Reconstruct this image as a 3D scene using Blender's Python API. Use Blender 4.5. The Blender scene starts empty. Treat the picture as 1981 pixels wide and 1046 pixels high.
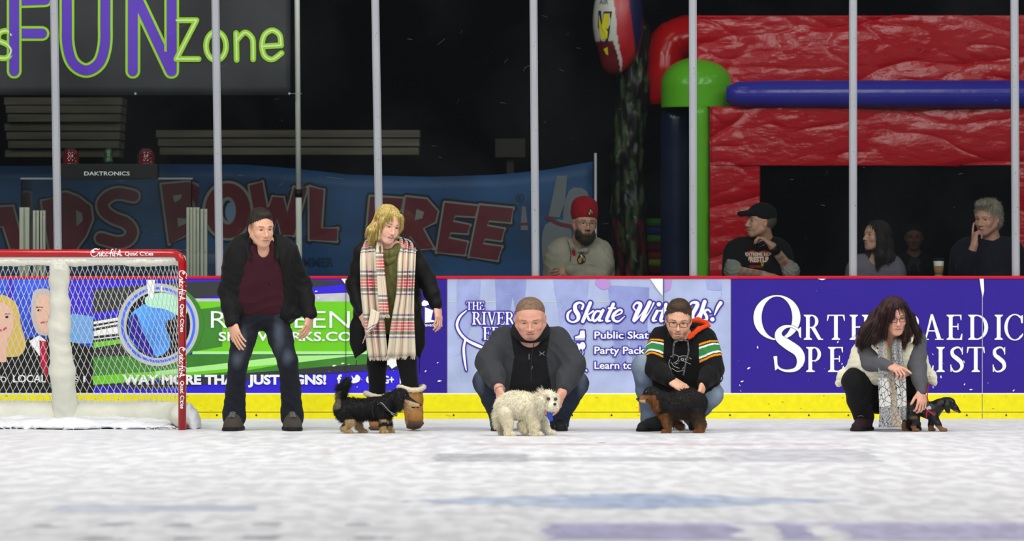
import bpy, math, random
import numpy as np
from mathutils import Vector, Matrix
from mathutils.geometry import tessellate_polygon

# ------------------------------------------------------------ camera, world, lamps, exposure
F = 10280.0            # focal length in pixels of the 1981 x 1046 frame
CAM_Z = 1.25           # lens height above the ice
HY = 488.0             # row of the horizon
scn = bpy.context.scene
COL = scn.collection
cam_d = bpy.data.cameras.new('camera'); cam = bpy.data.objects.new('camera', cam_d); COL.objects.link(cam)
cam_d.sensor_width = 36.0; cam_d.lens = F / 1981.0 * 36.0
cam_d.clip_end = 200.0; cam_d.clip_start = 0.5
cam.location = (0, 0, CAM_Z)
cam.rotation_euler = (math.pi / 2 - math.atan((523 - HY) / F), 0, 0)
cam_d.dof.use_dof = True; cam_d.dof.focus_distance = 37.6; cam_d.dof.aperture_fstop = 3.2
scn.camera = cam

world = bpy.data.worlds.new('arena_air'); scn.world = world; world.use_nodes = True
world.node_tree.nodes['Background'].inputs[0].default_value = (0.80, 0.88, 1.0, 1)
world.node_tree.nodes['Background'].inputs[1].default_value = 0.07

def area_lamp(x, y, z, sx, sy, power, aim=None, col=(1, 0.985, 0.95)):
    d = bpy.data.lights.new('rink_lamp', 'AREA'); d.shape = 'RECTANGLE'; d.size = sx; d.size_y = sy
    d.energy = power; d.color = col
    o = bpy.data.objects.new('rink_lamp', d); COL.objects.link(o); o.location = (x, y, z)
    if aim:
        v = Vector(aim) - Vector((x, y, z)); o.rotation_euler = v.to_track_quat('-Z', 'Y').to_euler()
    return o
for ly in (9.0, 16.0, 22.0, 28.5, 34.0):                 # rows of high-bay lamps hung over the ice
    for lx in (-10.0, -3.5, 3.5, 10.0):
        area_lamp(lx, ly, 8.5, 2.4, 1.2, 195, aim=(lx * 0.6, max(ly + 3.0, 37.0 if ly > 20 else 0), 0.4))
for lx in (-6.0, 0.0, 6.0):                   # the row right above the end of the rink
    area_lamp(lx, 37.6, 8.0, 2.6, 1.0, 60)
for lx in (-5.0, 1.0, 6.0):                   # few lamps lit over the concourse
    area_lamp(lx, 42.4, 6.2, 1.2, 0.6, 10)

vs = scn.view_settings
vs.view_transform = 'Standard'; vs.look = 'None'; vs.gamma = 1.0; vs.use_curve_mapping = False
vs.exposure = 0.0

# ------------------------------------------------------------ helpers
def P(px, py, Y):
    return np.array(((px - 990.5) * Y / F, Y, CAM_Z - (py - HY) * Y / F))

def srgb(r, g, b):
    def f(c):
        c /= 255.0
        return c / 12.92 if c <= 0.04045 else ((c + 0.055) / 1.055) ** 2.4
    return (f(r), f(g), f(b), 1.0)

MATS = {}
def mat(name, col=(0.8, 0.8, 0.8, 1), rough=0.6, metal=0.0, bump=0.0, bscale=200.0, var=0.0, vscale=6.0,
        attr=False, sheen=0.0, coat=0.0, spec=0.5, stretch=None, emit=None, estr=0.0, detail=3.0, sss=0.0):
    if name in MATS: return MATS[name]
    m = bpy.data.materials.new(name); m.use_nodes = True; nt = m.node_tree; N = nt.nodes; L = nt.links
    b = N['Principled BSDF']
    b.inputs['Roughness'].default_value = rough; b.inputs['Metallic'].default_value = metal
    b.inputs['Specular IOR Level'].default_value = spec
    b.inputs['Sheen Weight'].default_value = sheen; b.inputs['Coat Weight'].default_value = coat
    b.inputs['Subsurface Weight'].default_value = sss
    if sss: b.inputs['Subsurface Radius'].default_value = (0.010, 0.004, 0.002); b.inputs['Subsurface Scale'].default_value = 1.0
    if emit: b.inputs['Emission Color'].default_value = emit; b.inputs['Emission Strength'].default_value = estr
    src = None
    if attr:
        a = N.new('ShaderNodeAttribute'); a.attribute_name = 'Col'; src = a.outputs['Color']
    tc = N.new('ShaderNodeTexCoord'); mp = N.new('ShaderNodeMapping'); L.new(tc.outputs['Object'], mp.inputs[0])
    if stretch: mp.inputs['Scale'].default_value = stretch
    if var:
        n = N.new('ShaderNodeTexNoise'); n.inputs['Scale'].default_value = vscale; n.inputs['Detail'].default_value = detail
        L.new(mp.outputs[0], n.inputs['Vector'])
        mr = N.new('ShaderNodeMapRange'); mr.inputs[1].default_value = 0.3; mr.inputs[2].default_value = 0.7
        mr.inputs[3].default_value = 1 - var; mr.inputs[4].default_value = 1 + var; L.new(n.outputs[0], mr.inputs[0])
        vm = N.new('ShaderNodeVectorMath'); vm.operation = 'SCALE'
        if src: L.new(src, vm.inputs[0])
        else: vm.inputs[0].default_value = col[:3]
        L.new(mr.outputs[0], vm.inputs['Scale']); L.new(vm.outputs[0], b.inputs['Base Color'])
    elif src: L.new(src, b.inputs['Base Color'])
    else: b.inputs['Base Color'].default_value = col
    if bump:
        n2 = N.new('ShaderNodeTexNoise'); n2.inputs['Scale'].default_value = bscale; n2.inputs['Detail'].default_value = 3
        L.new(mp.outputs[0], n2.inputs['Vector'])
        bp = N.new('ShaderNodeBump'); bp.inputs['Strength'].default_value = bump; bp.inputs['Distance'].default_value = 0.01
        L.new(n2.outputs[0], bp.inputs['Height']); L.new(bp.outputs[0], b.inputs['Normal'])
    MATS[name] = m
    return m

def base_of(parent):
    b = np.zeros(3); p = parent
    while p is not None:
        b = b + np.array(p.location); p = p.parent
    return b

def link_mesh(name, verts, faces, mats, parent=None, smooth=False, cols=None, mi=None, uv=None, quads=False):
    me = bpy.data.meshes.new(name)
    verts = np.asarray(verts, dtype=np.float64).reshape(-1, 3) - base_of(parent)
    if quads:
        f = np.asarray(faces, dtype=np.int32); n = f.shape[1]
        me.vertices.add(len(verts)); me.vertices.foreach_set('co', verts.astype(np.float32).ravel())
        me.loops.add(f.size); me.loops.foreach_set('vertex_index', f.ravel())
        me.polygons.add(len(f)); me.polygons.foreach_set('loop_start', np.arange(0, f.size, n, dtype=np.int32))
        me.update(calc_edges=True)
    else:
        me.from_pydata([tuple(v) for v in verts], [], [tuple(int(i) for i in f) for f in faces])
    for m in (mats if isinstance(mats, (list, tuple)) else [mats]): me.materials.append(m)
    if mi is not None: me.polygons.foreach_set('material_index', np.asarray(mi, dtype=np.int32))
    if smooth: me.polygons.foreach_set('use_smooth', np.ones(len(me.polygons), dtype=bool))
    if cols is not None:
        a = me.color_attributes.new('Col', 'FLOAT_COLOR', 'POINT')
        c = np.ones((len(verts), 4), dtype=np.float32); c[:, :3] = np.asarray(cols)[:, :3]
        a.data.foreach_set('color', c.ravel())
    if uv is not None:
        l = me.uv_layers.new(name='UVMap'); li = np.empty(len(me.loops), dtype=np.int32)
        me.loops.foreach_get('vertex_index', li); l.data.foreach_set('uv', np.asarray(uv, dtype=np.float32)[li].ravel())
    me.update()
    o = bpy.data.objects.new(name, me); COL.objects.link(o)
    if parent is not None: o.parent = parent
    return o

def thing(name, label, cat, loc=(0, 0, 0), group=None):
    o = bpy.data.objects.new(name, None); COL.objects.link(o); o.location = tuple(float(v) for v in loc)
    o.empty_display_size = 0.1
    return tag(o, label, cat, group)
def tag(o, label, cat, group=None, kind=None):
    if label: o['label'] = label
    if cat: o['category'] = cat
    if group: o['group'] = group
    if kind: o['kind'] = kind
    return o
def struct(o):
    o['kind'] = 'structure'; return o

class MB:
    """collects solid pieces, then links them as one mesh object"""
    def __init__(s): s.v = []; s.f = []; s.m = []; s.n = 0
    def add(s, v, f, m=0):
        v = np.asarray(v, dtype=float).reshape(-1, 3)
        s.v.append(v); s.f += [tuple(i + s.n for i in q) for q in f]; s.m += [m] * len(f); s.n += len(v); return s
    def box(s, lo, hi, m=0):
        x0, y0, z0 = lo; x1, y1, z1 = hi
        v = [(x0, y0, z0), (x1, y0, z0), (x1, y1, z0), (x0, y1, z0), (x0, y0, z1), (x1, y0, z1), (x1, y1, z1), (x0, y1, z1)]
        return s.add(v, [(0, 3, 2, 1), (4, 5, 6, 7), (0, 1, 5, 4), (1, 2, 6, 5), (2, 3, 7, 6), (3, 0, 4, 7)], m)
    def tube(s, pts, r, n=10, m=0, closed=False, cap=True):
        pts = [np.asarray(p, dtype=float) for p in pts]; k = len(pts)
        rr = r if isinstance(r, (list, tuple, np.ndarray)) else [r] * k
        up = np.array((0.0, 0.0, 1.0)); V = []; pn = None
        for i, p in enumerate(pts):
            t = pts[(i + 1) % k] - pts[i - 1] if closed else pts[min(i + 1, k - 1)] - pts[max(i - 1, 0)]
            t = t / (np.linalg.norm(t) + 1e-12)
            a = pn if pn is not None else (up if abs(t[2]) < 0.9 else np.array((1.0, 0, 0)))
            a = a - t * a.dot(t); a /= np.linalg.norm(a) + 1e-12; pn = a; b = np.cross(t, a)
            for j in range(n):
                w = 2 * math.pi * j / n; V.append(p + rr[i] * (math.cos(w) * a + math.sin(w) * b))
        Fc = []
        for i in range(k if closed else k - 1):
            for j in range(n):
                a0 = i * n + j; a1 = i * n + (j + 1) % n; b0 = ((i + 1) % k) * n + j; b1 = ((i + 1) % k) * n + (j + 1) % n
                Fc.append((a0, a1, b1, b0))
        if cap and not closed: Fc += [tuple(range(n))[::-1], tuple((k - 1) * n + j for j in range(n))]
        return s.add(V, Fc, m)
    def lathe(s, c, prof, n=24, m=0, axis=2):
        V = []; Fc = []
        for (r, z) in prof:
            for j in range(n):
                w = 2 * math.pi * j / n; q = [r * math.cos(w), r * math.sin(w), z]
                if axis == 1: q = [q[0], q[2], q[1]]
                if axis == 0: q = [q[2], q[0], q[1]]
                V.append(np.asarray(c) + q)
        for i in range(len(prof) - 1):
            for j in range(n): Fc.append((i * n + j, i * n + (j + 1) % n, (i + 1) * n + (j + 1) % n, (i + 1) * n + j))
        Fc += [tuple(range(n))[::-1], tuple((len(prof) - 1) * n + j for j in range(n))]
        return s.add(V, Fc, m)
    def grid(s, fn, nu, nv, m=0):
        V = [fn(i / nu, j / nv) for j in range(nv + 1) for i in range(nu + 1)]
        Fc = [(j * (nu + 1) + i, j * (nu + 1) + i + 1, (j + 1) * (nu + 1) + i + 1, (j + 1) * (nu + 1) + i) for j in range(nv) for i in range(nu)]
        return s.add(V, Fc, m)
    def build(s, name, mats, parent=None, smooth=False, bevel=0.0, solid=0.0):
        o = link_mesh(name, np.concatenate(s.v), s.f, mats, parent, smooth, mi=s.m)
        if solid:
            md = o.modifiers.new('solid', 'SOLIDIFY'); md.thickness = solid; md.offset = 0
        if bevel:
            md = o.modifiers.new('bevel', 'BEVEL'); md.width = bevel; md.segments = 2; md.limit_method = 'ANGLE'
            md.harden_normals = False
        return o

# ---------- flat printed artwork, laid on a surface given by mp(x, y, layer) -> point
def catmull(pts, sub=6, closed=False):
    p = [np.asarray(q, dtype=float) for q in pts]; n = len(p)
    if n < 3: return p
    out = []
    for i in range(n if closed else n - 1):
        p0 = p[i - 1] if (i > 0 or closed) else 2 * p[0] - p[1]
        p1 = p[i]; p2 = p[(i + 1) % n]
        p3 = p[(i + 2) % n] if (i + 2 < n or closed) else 2 * p[n - 1] - p[n - 2]
        for j in range(sub):
            t = j / sub
            out.append(0.5 * ((2 * p1) + (-p0 + p2) * t + (2 * p0 - 5 * p1 + 4 * p2 - p3) * t * t + (-p0 + 3 * p1 - 3 * p2 + p3) * t ** 3))
    if not closed: out.append(p[-1])
    return out

TEXT_CACHE = {}
def text_geo(s, off=0.0):
    key = (s, off)
    if key in TEXT_CACHE: return TEXT_CACHE[key]
    c = bpy.data.curves.new('lettering', 'FONT'); c.body = s; c.offset = off; c.resolution_u = 3; c.fill_mode = 'FRONT'
    o = bpy.data.objects.new('lettering', c); COL.objects.link(o)
    dg = bpy.context.evaluated_depsgraph_get(); e = o.evaluated_get(dg); me = e.to_mesh()
    v = np.array([tuple(q.co)[:2] for q in me.vertices]); f = [tuple(q.vertices) for q in me.polygons]
    e.to_mesh_clear(); bpy.data.objects.remove(o); bpy.data.curves.remove(c)
    par = list(range(len(v)))
    def root(a):
        while par[a] != a: par[a] = par[par[a]]; a = par[a]
        return a
    for q in f:
        for w in q[1:]: par[root(w)] = root(q[0])
    ids = {}; vl = np.array([ids.setdefault(root(i), len(ids)) % 3 * .12 for i in range(len(v))])
    TEXT_CACHE[key] = (v, f, vl); return v, f, vl

class Art(MB):
    def __init__(s, mp): super().__init__(); s.mp = mp; s.k = 0
    def put(s, v2, f, m, layer, vl=None):
        s.k += 1; layer = layer + 0.02 * (s.k % 23)      # overlapping pieces never share a plane
        lv = layer + (vl if vl is not None else np.zeros(len(v2)))
        return s.add([s.mp(x, y, l) for (x, y), l in zip(v2, lv)], f, m)
    def poly(s, pts, m, layer=0, smooth=0):
        if smooth: pts = [tuple(q[:2]) for q in catmull(pts, smooth, True)]
        t = tessellate_polygon([[Vector((q[0], q[1], 0)) for q in pts]])
        a = 0
        for i in range(len(pts)):
            x0, y0 = pts[i][:2]; x1, y1 = pts[(i + 1) % len(pts)][:2]; a += x0 * y1 - x1 * y0
        fs = []
        for q in t:
            (x0, y0), (x1, y1), (x2, y2) = [pts[i][:2] for i in q]
            fs.append(q if (x1 - x0) * (y2 - y0) - (x2 - x0) * (y1 - y0) < 0 else q[::-1])
        return s.put([q[:2] for q in pts], fs, m, layer)
    def rect(s, x0, y0, x1, y1, m, layer=0, nx=1, ny=1):
        V = [(x0 + (x1 - x0) * i / nx, y0 + (y1 - y0) * j / ny) for j in range(ny + 1) for i in range(nx + 1)]
        Fc = [(j * (nx + 1) + i, (j + 1) * (nx + 1) + i, (j + 1) * (nx + 1) + i + 1, j * (nx + 1) + i + 1) for j in range(ny) for i in range(nx)]
        return s.put(V, Fc, m, layer)
    def ring(s, cx, cy, rx, ry, ix, iy, m, layer=0, a0=0, a1=360, n=40, ox=0, oy=0):
        V = []; 
        for i in range(n + 1):
            w = math.radians(a0 + (a1 - a0) * i / n)
            V += [(cx + rx * math.cos(w), cy - ry * math.sin(w)), (cx + ox + ix * math.cos(w), cy + oy - iy * math.sin(w))]
        return s.put(V, [(2 * i, 2 * i + 2, 2 * i + 3, 2 * i + 1) for i in range(n)], m, layer)
    def disc(s, cx, cy, rx, ry, m, layer=0, n=24):
        return s.put([(cx + rx * math.cos(2 * math.pi * i / n), cy - ry * math.sin(2 * math.pi * i / n)) for i in range(n)], [tuple(range(n))], m, layer)
    def stroke(s, pts, w, m, layer=0, sub=6, closed=False, extra=0.0, caps=True):
        q = [(a[0], a[1], (a[2] if len(a) > 2 else w) + extra) for a in pts]
        c = catmull(q, sub, closed) if sub > 1 else [np.array(a, dtype=float) for a in q]
        n = len(c); V = []
        for i in range(n):
            t = c[(i + 1) % n][:2] - c[i - 1][:2] if closed else c[min(i + 1, n - 1)][:2] - c[max(i - 1, 0)][:2]
            L = math.hypot(*t) or 1; nx, ny = -t[1] / L, t[0] / L; h = c[i][2] / 2
            V += [(c[i][0] + nx * h, c[i][1] + ny * h), (c[i][0] - nx * h, c[i][1] - ny * h)]
        k = n if closed else n - 1
        s.put(V, [(2 * i, 2 * i + 1, (2 * i + 3) % (2 * n), (2 * i + 2) % (2 * n)) for i in range(k)], m, layer, np.repeat(np.arange(n), 2) * (.3 / n))
        if caps:
            for a in ([c[0], c[-1]] if sub > 1 else c): s.disc(a[0], a[1], a[2] / 2, a[2] / 2, m, layer, 14)
        return s
    def text(s, t, x, base, cap, m, layer=0, width=None, off=0.0, shear=0.0, xs=1.0, rot=0, halo=None, hoff=0.05, align=0):
        v, f, vl = text_geo(t, off)
        sc = cap / 0.69; x0, x1 = v[:, 0].min(), v[:, 0].max()
        sx = (width / (x1 - x0)) if width else sc * xs
        def tr(vv):
            X = (vv[:, 0] - x0 + shear * vv[:, 1]) * sx - align * (x1 - x0) * sx; Yy = -vv[:, 1] * sc
            if rot: X, Yy = -Yy, X          # reads downwards
            return [(x + a, base + b) for a, b in zip(X, Yy)]
        if halo is not None:
            v2, f2, vl2 = text_geo(t, off + hoff); s.put(tr(v2), f2, halo, layer - 0.9, vl2)
        return s.put(tr(v), f, m, layer, vl)

def flat(Y, dl=0.0015):
    return lambda x, y, l=0: P(x, y, Y - dl * l) * 1.0

# serif capitals, unit cap height, x to the right, y up from the baseline: returns advance width
def serif(A, ch, x, base, h, m, layer=0, halo=None, hw=0.0):
    T = 0.15; t = 0.055; sw = 0.09
    tr = lambda p: (x + p[0] * h, base - p[1] * h)
    def R(x0, y0, x1, y1): parts.append(('r', [(x0, y0), (x1, y0), (x1, y1), (x0, y1)]))
    def Q(*p): parts.append(('r', list(p)))
    def stem(cx, y0=0.0, y1=1.0, w=T, top=True, bot=True):
        R(cx - w / 2, y0, cx + w / 2, y1)
        for on, yy, d in ((bot, y0, 1), (top, y1, -1)):
            if on: Q((cx - w / 2 - sw, yy), (cx + w / 2 + sw, yy), (cx + w / 2 + sw, yy + d * 0.035), (cx + w / 2, yy + d * 0.10), (cx - w / 2, yy + d * 0.10), (cx - w / 2 - sw, yy + d * 0.035))
    def bowl(cx, cy, rx, ry, tx, ty, a0=-90, a1=90):
        parts.append(('g', (cx, cy, rx, ry, rx - tx, ry - ty, a0, a1)))
    def St(pts): parts.append(('s', pts))
    parts = []
    if ch == 'O': bowl(0.42, 0.5, 0.42, 0.53, 0.13, 0.045, 0, 360); adv = 0.84
    elif ch == 'C': bowl(0.42, 0.5, 0.42, 0.53, 0.13, 0.045, 48, 318); Q((0.68, 0.66), (0.74, 0.66), (0.74, 0.98), (0.70, 0.98), (0.64, 0.88)); Q((0.70, 0.10), (0.76, 0.22), (0.73, 0.26), (0.64, 0.14)); adv = 0.78
    elif ch == 'I': stem(0.17); adv = 0.34
    elif ch == 'L': stem(0.17, top=True); R(0.17, 0, 0.60, 0.05); Q((0.52, 0.0), (0.62, 0.0), (0.64, 0.26), (0.60, 0.26)); adv = 0.64
    elif ch in 'EF':
        stem(0.17, bot=True); R(0.17, 0.95, 0.58, 1.0); Q((0.52, 1.0), (0.60, 1.0), (0.60, 0.78), (0.57, 0.78)); R(0.17, 0.50, 0.46, 0.55); R(0.44, 0.40, 0.48, 0.65)
        if ch == 'E': R(0.17, 0, 0.60, 0.05); Q((0.52, 0.0), (0.62, 0.0), (0.64, 0.24), (0.60, 0.24))
        adv = 0.64
    elif ch == 'T': stem(0.36, top=False); R(0.02, 0.95, 0.70, 1.0); Q((0.0, 0.76), (0.035, 0.76), (0.10, 1.0), (0.02, 1.0)); Q((0.685, 0.76), (0.72, 0.76), (0.70, 1.0), (0.62, 1.0)); adv = 0.72
    elif ch == 'H': stem(0.17); stem(0.66); R(0.17, 0.48, 0.66, 0.54); adv = 0.83
    elif ch == 'P': stem(0.17); R(0.17, 0.95, 0.34, 1.0); R(0.17, 0.42, 0.34, 0.47); bowl(0.32, 0.71, 0.28, 0.29, 0.14, 0.05); adv = 0.62
    elif ch == 'R': stem(0.17); R(0.17, 0.95, 0.34, 1.0); R(0.17, 0.47, 0.34, 0.52); bowl(0.32, 0.735, 0.27, 0.265, 0.13, 0.05); Q((0.28, 0.50), (0.44, 0.52), (0.70, 0.05), (0.78, 0.03), (0.78, 0.0), (0.58, 0.0)); adv = 0.76
    elif ch == 'D': stem(0.17); R(0.17, 0.95, 0.36, 1.0); R(0.17, 0.0, 0.36, 0.05); bowl(0.34, 0.5, 0.46, 0.5, 0.15, 0.05); adv = 0.84
    elif ch == 'A':
        Q((0.33, 1.02), (0.42, 1.02), (0.76, 0.0), (0.59, 0.0)); Q((0.33, 1.02), (0.39, 0.86), (0.15, 0.0), (0.09, 0.0)); R(0.18, 0.33, 0.56, 0.38)
        R(0.0, 0.0, 0.25, 0.035); R(0.50, 0.0, 0.84, 0.035); adv = 0.82
    elif ch == 'V':
        Q((0.10, 1.0), (0.26, 1.0), (0.46, 0.0), (0.38, -0.02)); Q((0.62, 1.0), (0.68, 1.0), (0.44, -0.02), (0.40, 0.12)); R(0.0, 0.965, 0.34, 1.0); R(0.52, 0.965, 0.78, 1.0); adv = 0.76
    elif ch == 'S':
        St([(0.52, 0.80, .05), (0.42, 0.96, .06), (0.26, 0.97, .08), (0.12, 0.86, .12), (0.14, 0.68, .15), (0.30, 0.54, .17), (0.47, 0.38, .16), (0.50, 0.18, .13), (0.36, 0.04, .08), (0.18, 0.03, .06), (0.07, 0.20, .05)])
        Q((0.50, 0.70), (0.54, 0.70), (0.54, 1.0), (0.50, 0.98)); Q((0.04, 0.30), (0.08, 0.30), (0.10, 0.02), (0.05, 0.0)); adv = 0.60
    elif ch == "'": Q((0.04, 1.0), (0.18, 1.0), (0.11, 0.66), (0.08, 0.66)); adv = 0.2
    else: adv = 0.35
    for k, d in parts:
        if k == 'r':
            pp = [tr(q) for q in d]
            A.poly(pp, m, layer)
            if halo is not None: A.stroke(pp + [pp[0]], hw, halo, layer - 0.5, sub=1)
        elif k == 'g':
            cx, cy, rx, ry, ix, iy, a0, a1 = d; X, Y = tr((cx, cy))
            if halo is not None: A.ring(X, Y, rx * h + hw / 2, ry * h + hw / 2, max(ix * h - hw / 2, 0), max(iy * h - hw / 2, 0), halo, layer - 0.5, a0, a1)
            A.ring(X, Y, rx * h, ry * h, ix * h, iy * h, m, layer, a0, a1)
        else:
            pp = [(*tr(q[:2]), q[2] * h) for q in d]
            if halo is not None: A.stroke(pp, 0, halo, layer - 0.5, extra=hw)
            A.stroke(pp, 0, m, layer)
    return adv * h
def serif_text(A, s, x, base, h, m, layer=0, gap=0.03, **k):
    for ch in s: x += serif(A, ch, x, base, h, m, layer, **k) + gap * h
    return x
# ------------------------------------------------------------ implicit-surface modeller
class Sdf:
    def __init__(s): s.p = []; s.paint = []; s.zmin = None
    def _a(s, d): s.p.append(d); return s
    def cap(s, a, b, ra, rb=None, k=0.012, op='u', fl=None):
        a = np.asarray(a, float); b = np.asarray(b, float); rb = ra if rb is None else rb
        c = (a + b) / 2; R = np.linalg.norm(b - a) / 2 + max(ra, rb)
        return s._a(dict(t='c', a=a, b=b, ra=ra, rb=rb, k=k, op=op, c=c, R=R, fl=fl))
    def chain(s, pts, rs, k=0.012, op='u', fl=None):
        for i in range(len(pts) - 1): s.cap(pts[i], pts[i + 1], rs[i], rs[i + 1], k, op, fl)
        return s
    def ell(s, c, r, M=None, k=0.012, op='u'):
        c = np.asarray(c, float); r = np.asarray(r, float) * np.ones(3)
        return s._a(dict(t='e', c=c, r=r, M=np.eye(3) if M is None else M, k=k, op=op, R=float(max(r))))
    def dab(s, c, r, col, M=None, soft=0.3, a=1.0):
        s.paint.append(('e', np.asarray(c, float), np.asarray(r, float) * np.ones(3), M, col, soft, a)); return s
    def slab(s, c, d, t0, t1, rad, col):
        d = np.asarray(d, float); d = d / np.linalg.norm(d)
        s.paint.append(('s', np.asarray(c, float), d, t0, t1, rad, col)); return s
    def tunnel(s, f): s.paint.append(('f', f)); return s
    def ev(s, X, bc, br):
        """X (nb, m, 3) points of blocks with centres bc and radius br"""
        D = np.full(X.shape[:2], 1.0, dtype=np.float32)
        for q in s.p:
            sel = np.nonzero(np.linalg.norm(bc - q['c'], axis=1) < q['R'] + br * 1.05 + q['k'] + 0.012)[0]
            if len(sel) == 0: continue
            Z = X[sel]
            if q['t'] == 'c':
                ab = (q['b'] - q['a']).astype(np.float32); l2 = float(ab.dot(ab)) + 1e-12
                v = Z - q['a'].astype(np.float32); t = np.clip(v @ ab / l2, 0, 1); v = v - t[..., None] * ab
                f = 1.0
                if q['fl'] is not None:
                    n, f = q['fl']; n = np.asarray(n, np.float32); v = v + ((v @ n) * (f - 1.0))[..., None] * n
                d = (np.sqrt((v * v).sum(-1)) - (q['ra'] + (q['rb'] - q['ra']) * t)) / f
            else:
                v = (Z - q['c'].astype(np.float32)) @ q['M'].astype(np.float32)
                r = q['r'].astype(np.float32); a = v / r; b = a / r
                k0 = np.sqrt((a * a).sum(-1)); k1 = np.sqrt((b * b).sum(-1)) + 1e-9
                d = np.where(k0 < 1e-3, -float(r.min()), k0 * (k0 - 1) / k1)
            c = D[sel]; k = q['k']
            if q['op'] == 'u':
                h = np.clip(0.5 + 0.5 * (d - c) / k, 0, 1); D[sel] = d + (c - d) * h - k * h * (1 - h)
            else:
                h = np.clip(0.5 - 0.5 * (c + d) / k, 0, 1); D[sel] = c + (-d - c) * h + k * h * (1 - h)
        if s.zmin is not None: D = np.maximum(D, s.zmin - X[..., 2])
        return D
    def mesh(s, h, disp=None, amp=0.0, B=8):
        un = [q for q in s.p if q['op'] == 'u']
        lo = np.min([q['c'] - q['R'] for q in un], axis=0) - 0.03; hi = np.max([q['c'] + q['R'] for q in un], axis=0) + 0.03
        bs = B * h; nb = np.ceil((hi - lo) / bs).astype(int)
        G = np.stack(np.meshgrid(*[np.arange(n) for n in nb], indexing='ij'), -1).reshape(-1, 3)
        C = (lo + (G + 0.5) * bs).astype(np.float32)
        d0 = s.ev(C[:, None, :], C, bs * 1.9)[:, 0]
        keep = np.abs(d0) < bs * 0.95 + 0.012 + amp
        G = G[keep]; C = C[keep]
        ax = np.arange(B + 1); off = np.stack(np.meshgrid(ax, ax, ax, indexing='ij'), -1).reshape(-1, 3) * h
        KX = nb * B + 4; key = lambda g: (g[:, 0] + 1) + (g[:, 1] + 1) * KX[0] + (g[:, 2] + 1) * KX[0] * KX[1]
        keys, pos, quads = [], [], []
        cor = [(i, j, k) for i in (0, 1) for j in (0, 1) for k in (0, 1)]
        for c0 in range(0, len(G), 700):
            g = G[c0:c0 + 700]; n = len(g); org = lo + g * bs
            X = (org[:, None, :] + off[None]).astype(np.float32)
            D = s.ev(X, C[c0:c0 + 700], bs * 0.87)
            if disp is not None: D = D + disp(X).astype(np.float32)
            D = D.reshape(n, B + 1, B + 1, B + 1); I = D < 0
            cnt = sum(I[:, a:a + B, b:b + B, c:c + B].astype(np.int8) for a, b, c in cor)
            w = np.argwhere((cnt > 0) & (cnt < 8))
            if len(w):
                b_, i_, j_, k_ = w.T; acc = np.zeros((len(w), 3)); num = np.zeros(len(w))
                for a in range(3):
                    for u in (0, 1):
                        for v in (0, 1):
                            o0 = [0, 0, 0]; oth = [t for t in range(3) if t != a]; o0[oth[0]] = u; o0[oth[1]] = v
                            o1 = list(o0); o1[a] = 1
                            d0_ = D[b_, i_ + o0[0], j_ + o0[1], k_ + o0[2]]; d1_ = D[b_, i_ + o1[0], j_ + o1[1], k_ + o1[2]]
                            x = (d0_ < 0) != (d1_ < 0); t = np.where(x, d0_ / np.where(x, d0_ - d1_, 1), 0)
                            e = np.tile(np.array(o0, float), (len(w), 1)); e[:, a] = t
                            acc[x] += e[x]; num[x] += 1
                gi = g[b_] * B + np.stack([i_, j_, k_], 1)
                keys.append(key(gi)); pos.append(lo + (gi + acc / num[:, None]) * h)
            for a in range(3):
                s1 = [slice(None), slice(0, B), slice(0, B), slice(0, B)]; s2 = list(s1); s2[a + 1] = slice(1, B + 1)
                A0 = I[tuple(s1)]; A1 = I[tuple(s2)]; w = np.argwhere(A0 != A1)
                if not len(w): continue
                gi = g[w[:, 0]] * B + w[:, 1:]; u = np.zeros(3, int); v = np.zeros(3, int); u[(a + 1) % 3] = 1; v[(a + 2) % 3] = 1
                q = np.stack([key(gi - u - v), key(gi - v), key(gi), key(gi - u)], 1)
                flip = ~A0[w[:, 0], w[:, 1], w[:, 2], w[:, 3]]; q[flip] = q[flip][:, ::-1]
                quads.append(q)
        K = np.concatenate(keys); V = np.concatenate(pos); Q = np.concatenate(quads)
        o = np.argsort(K); Ks = K[o]; ix = np.searchsorted(Ks, Q); ix = np.clip(ix, 0, len(Ks) - 1)
        ok = (Ks[ix] == Q).all(1); return V, o[ix[ok]]
    def colors(s, V, base):
        c = np.tile(np.array(base[:3], float), (len(V), 1))
        for q in s.paint:
            if q[0] == 'e':
                _, ce, r, M, col, soft, a = q; v = V - ce
                if M is not None: v = v @ M
                d = np.sqrt(((v / r) ** 2).sum(1)); w = np.clip((1 - d) / soft + 0.0, 0, 1)[:, None] * a
                c = c * (1 - w) + np.array(col[:3]) * w
            elif q[0] == 's':
                _, ce, d, t0, t1, rad, col = q; v = V - ce; t = v @ d
                m = (t > t0) & (t < t1) & (np.linalg.norm(v, axis=1) < rad); c[m] = col[:3]
            else: c = q[1](V, c)
        return c
    def build(s, name, h, m, parent, base=None, disp=None, amp=0.0):
        V, Q = s.mesh(h, disp, amp)
        cols = s.colors(V, base) if base is not None else None
        return link_mesh(name, V, Q, m, parent, True, cols=cols, quads=True)

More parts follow.
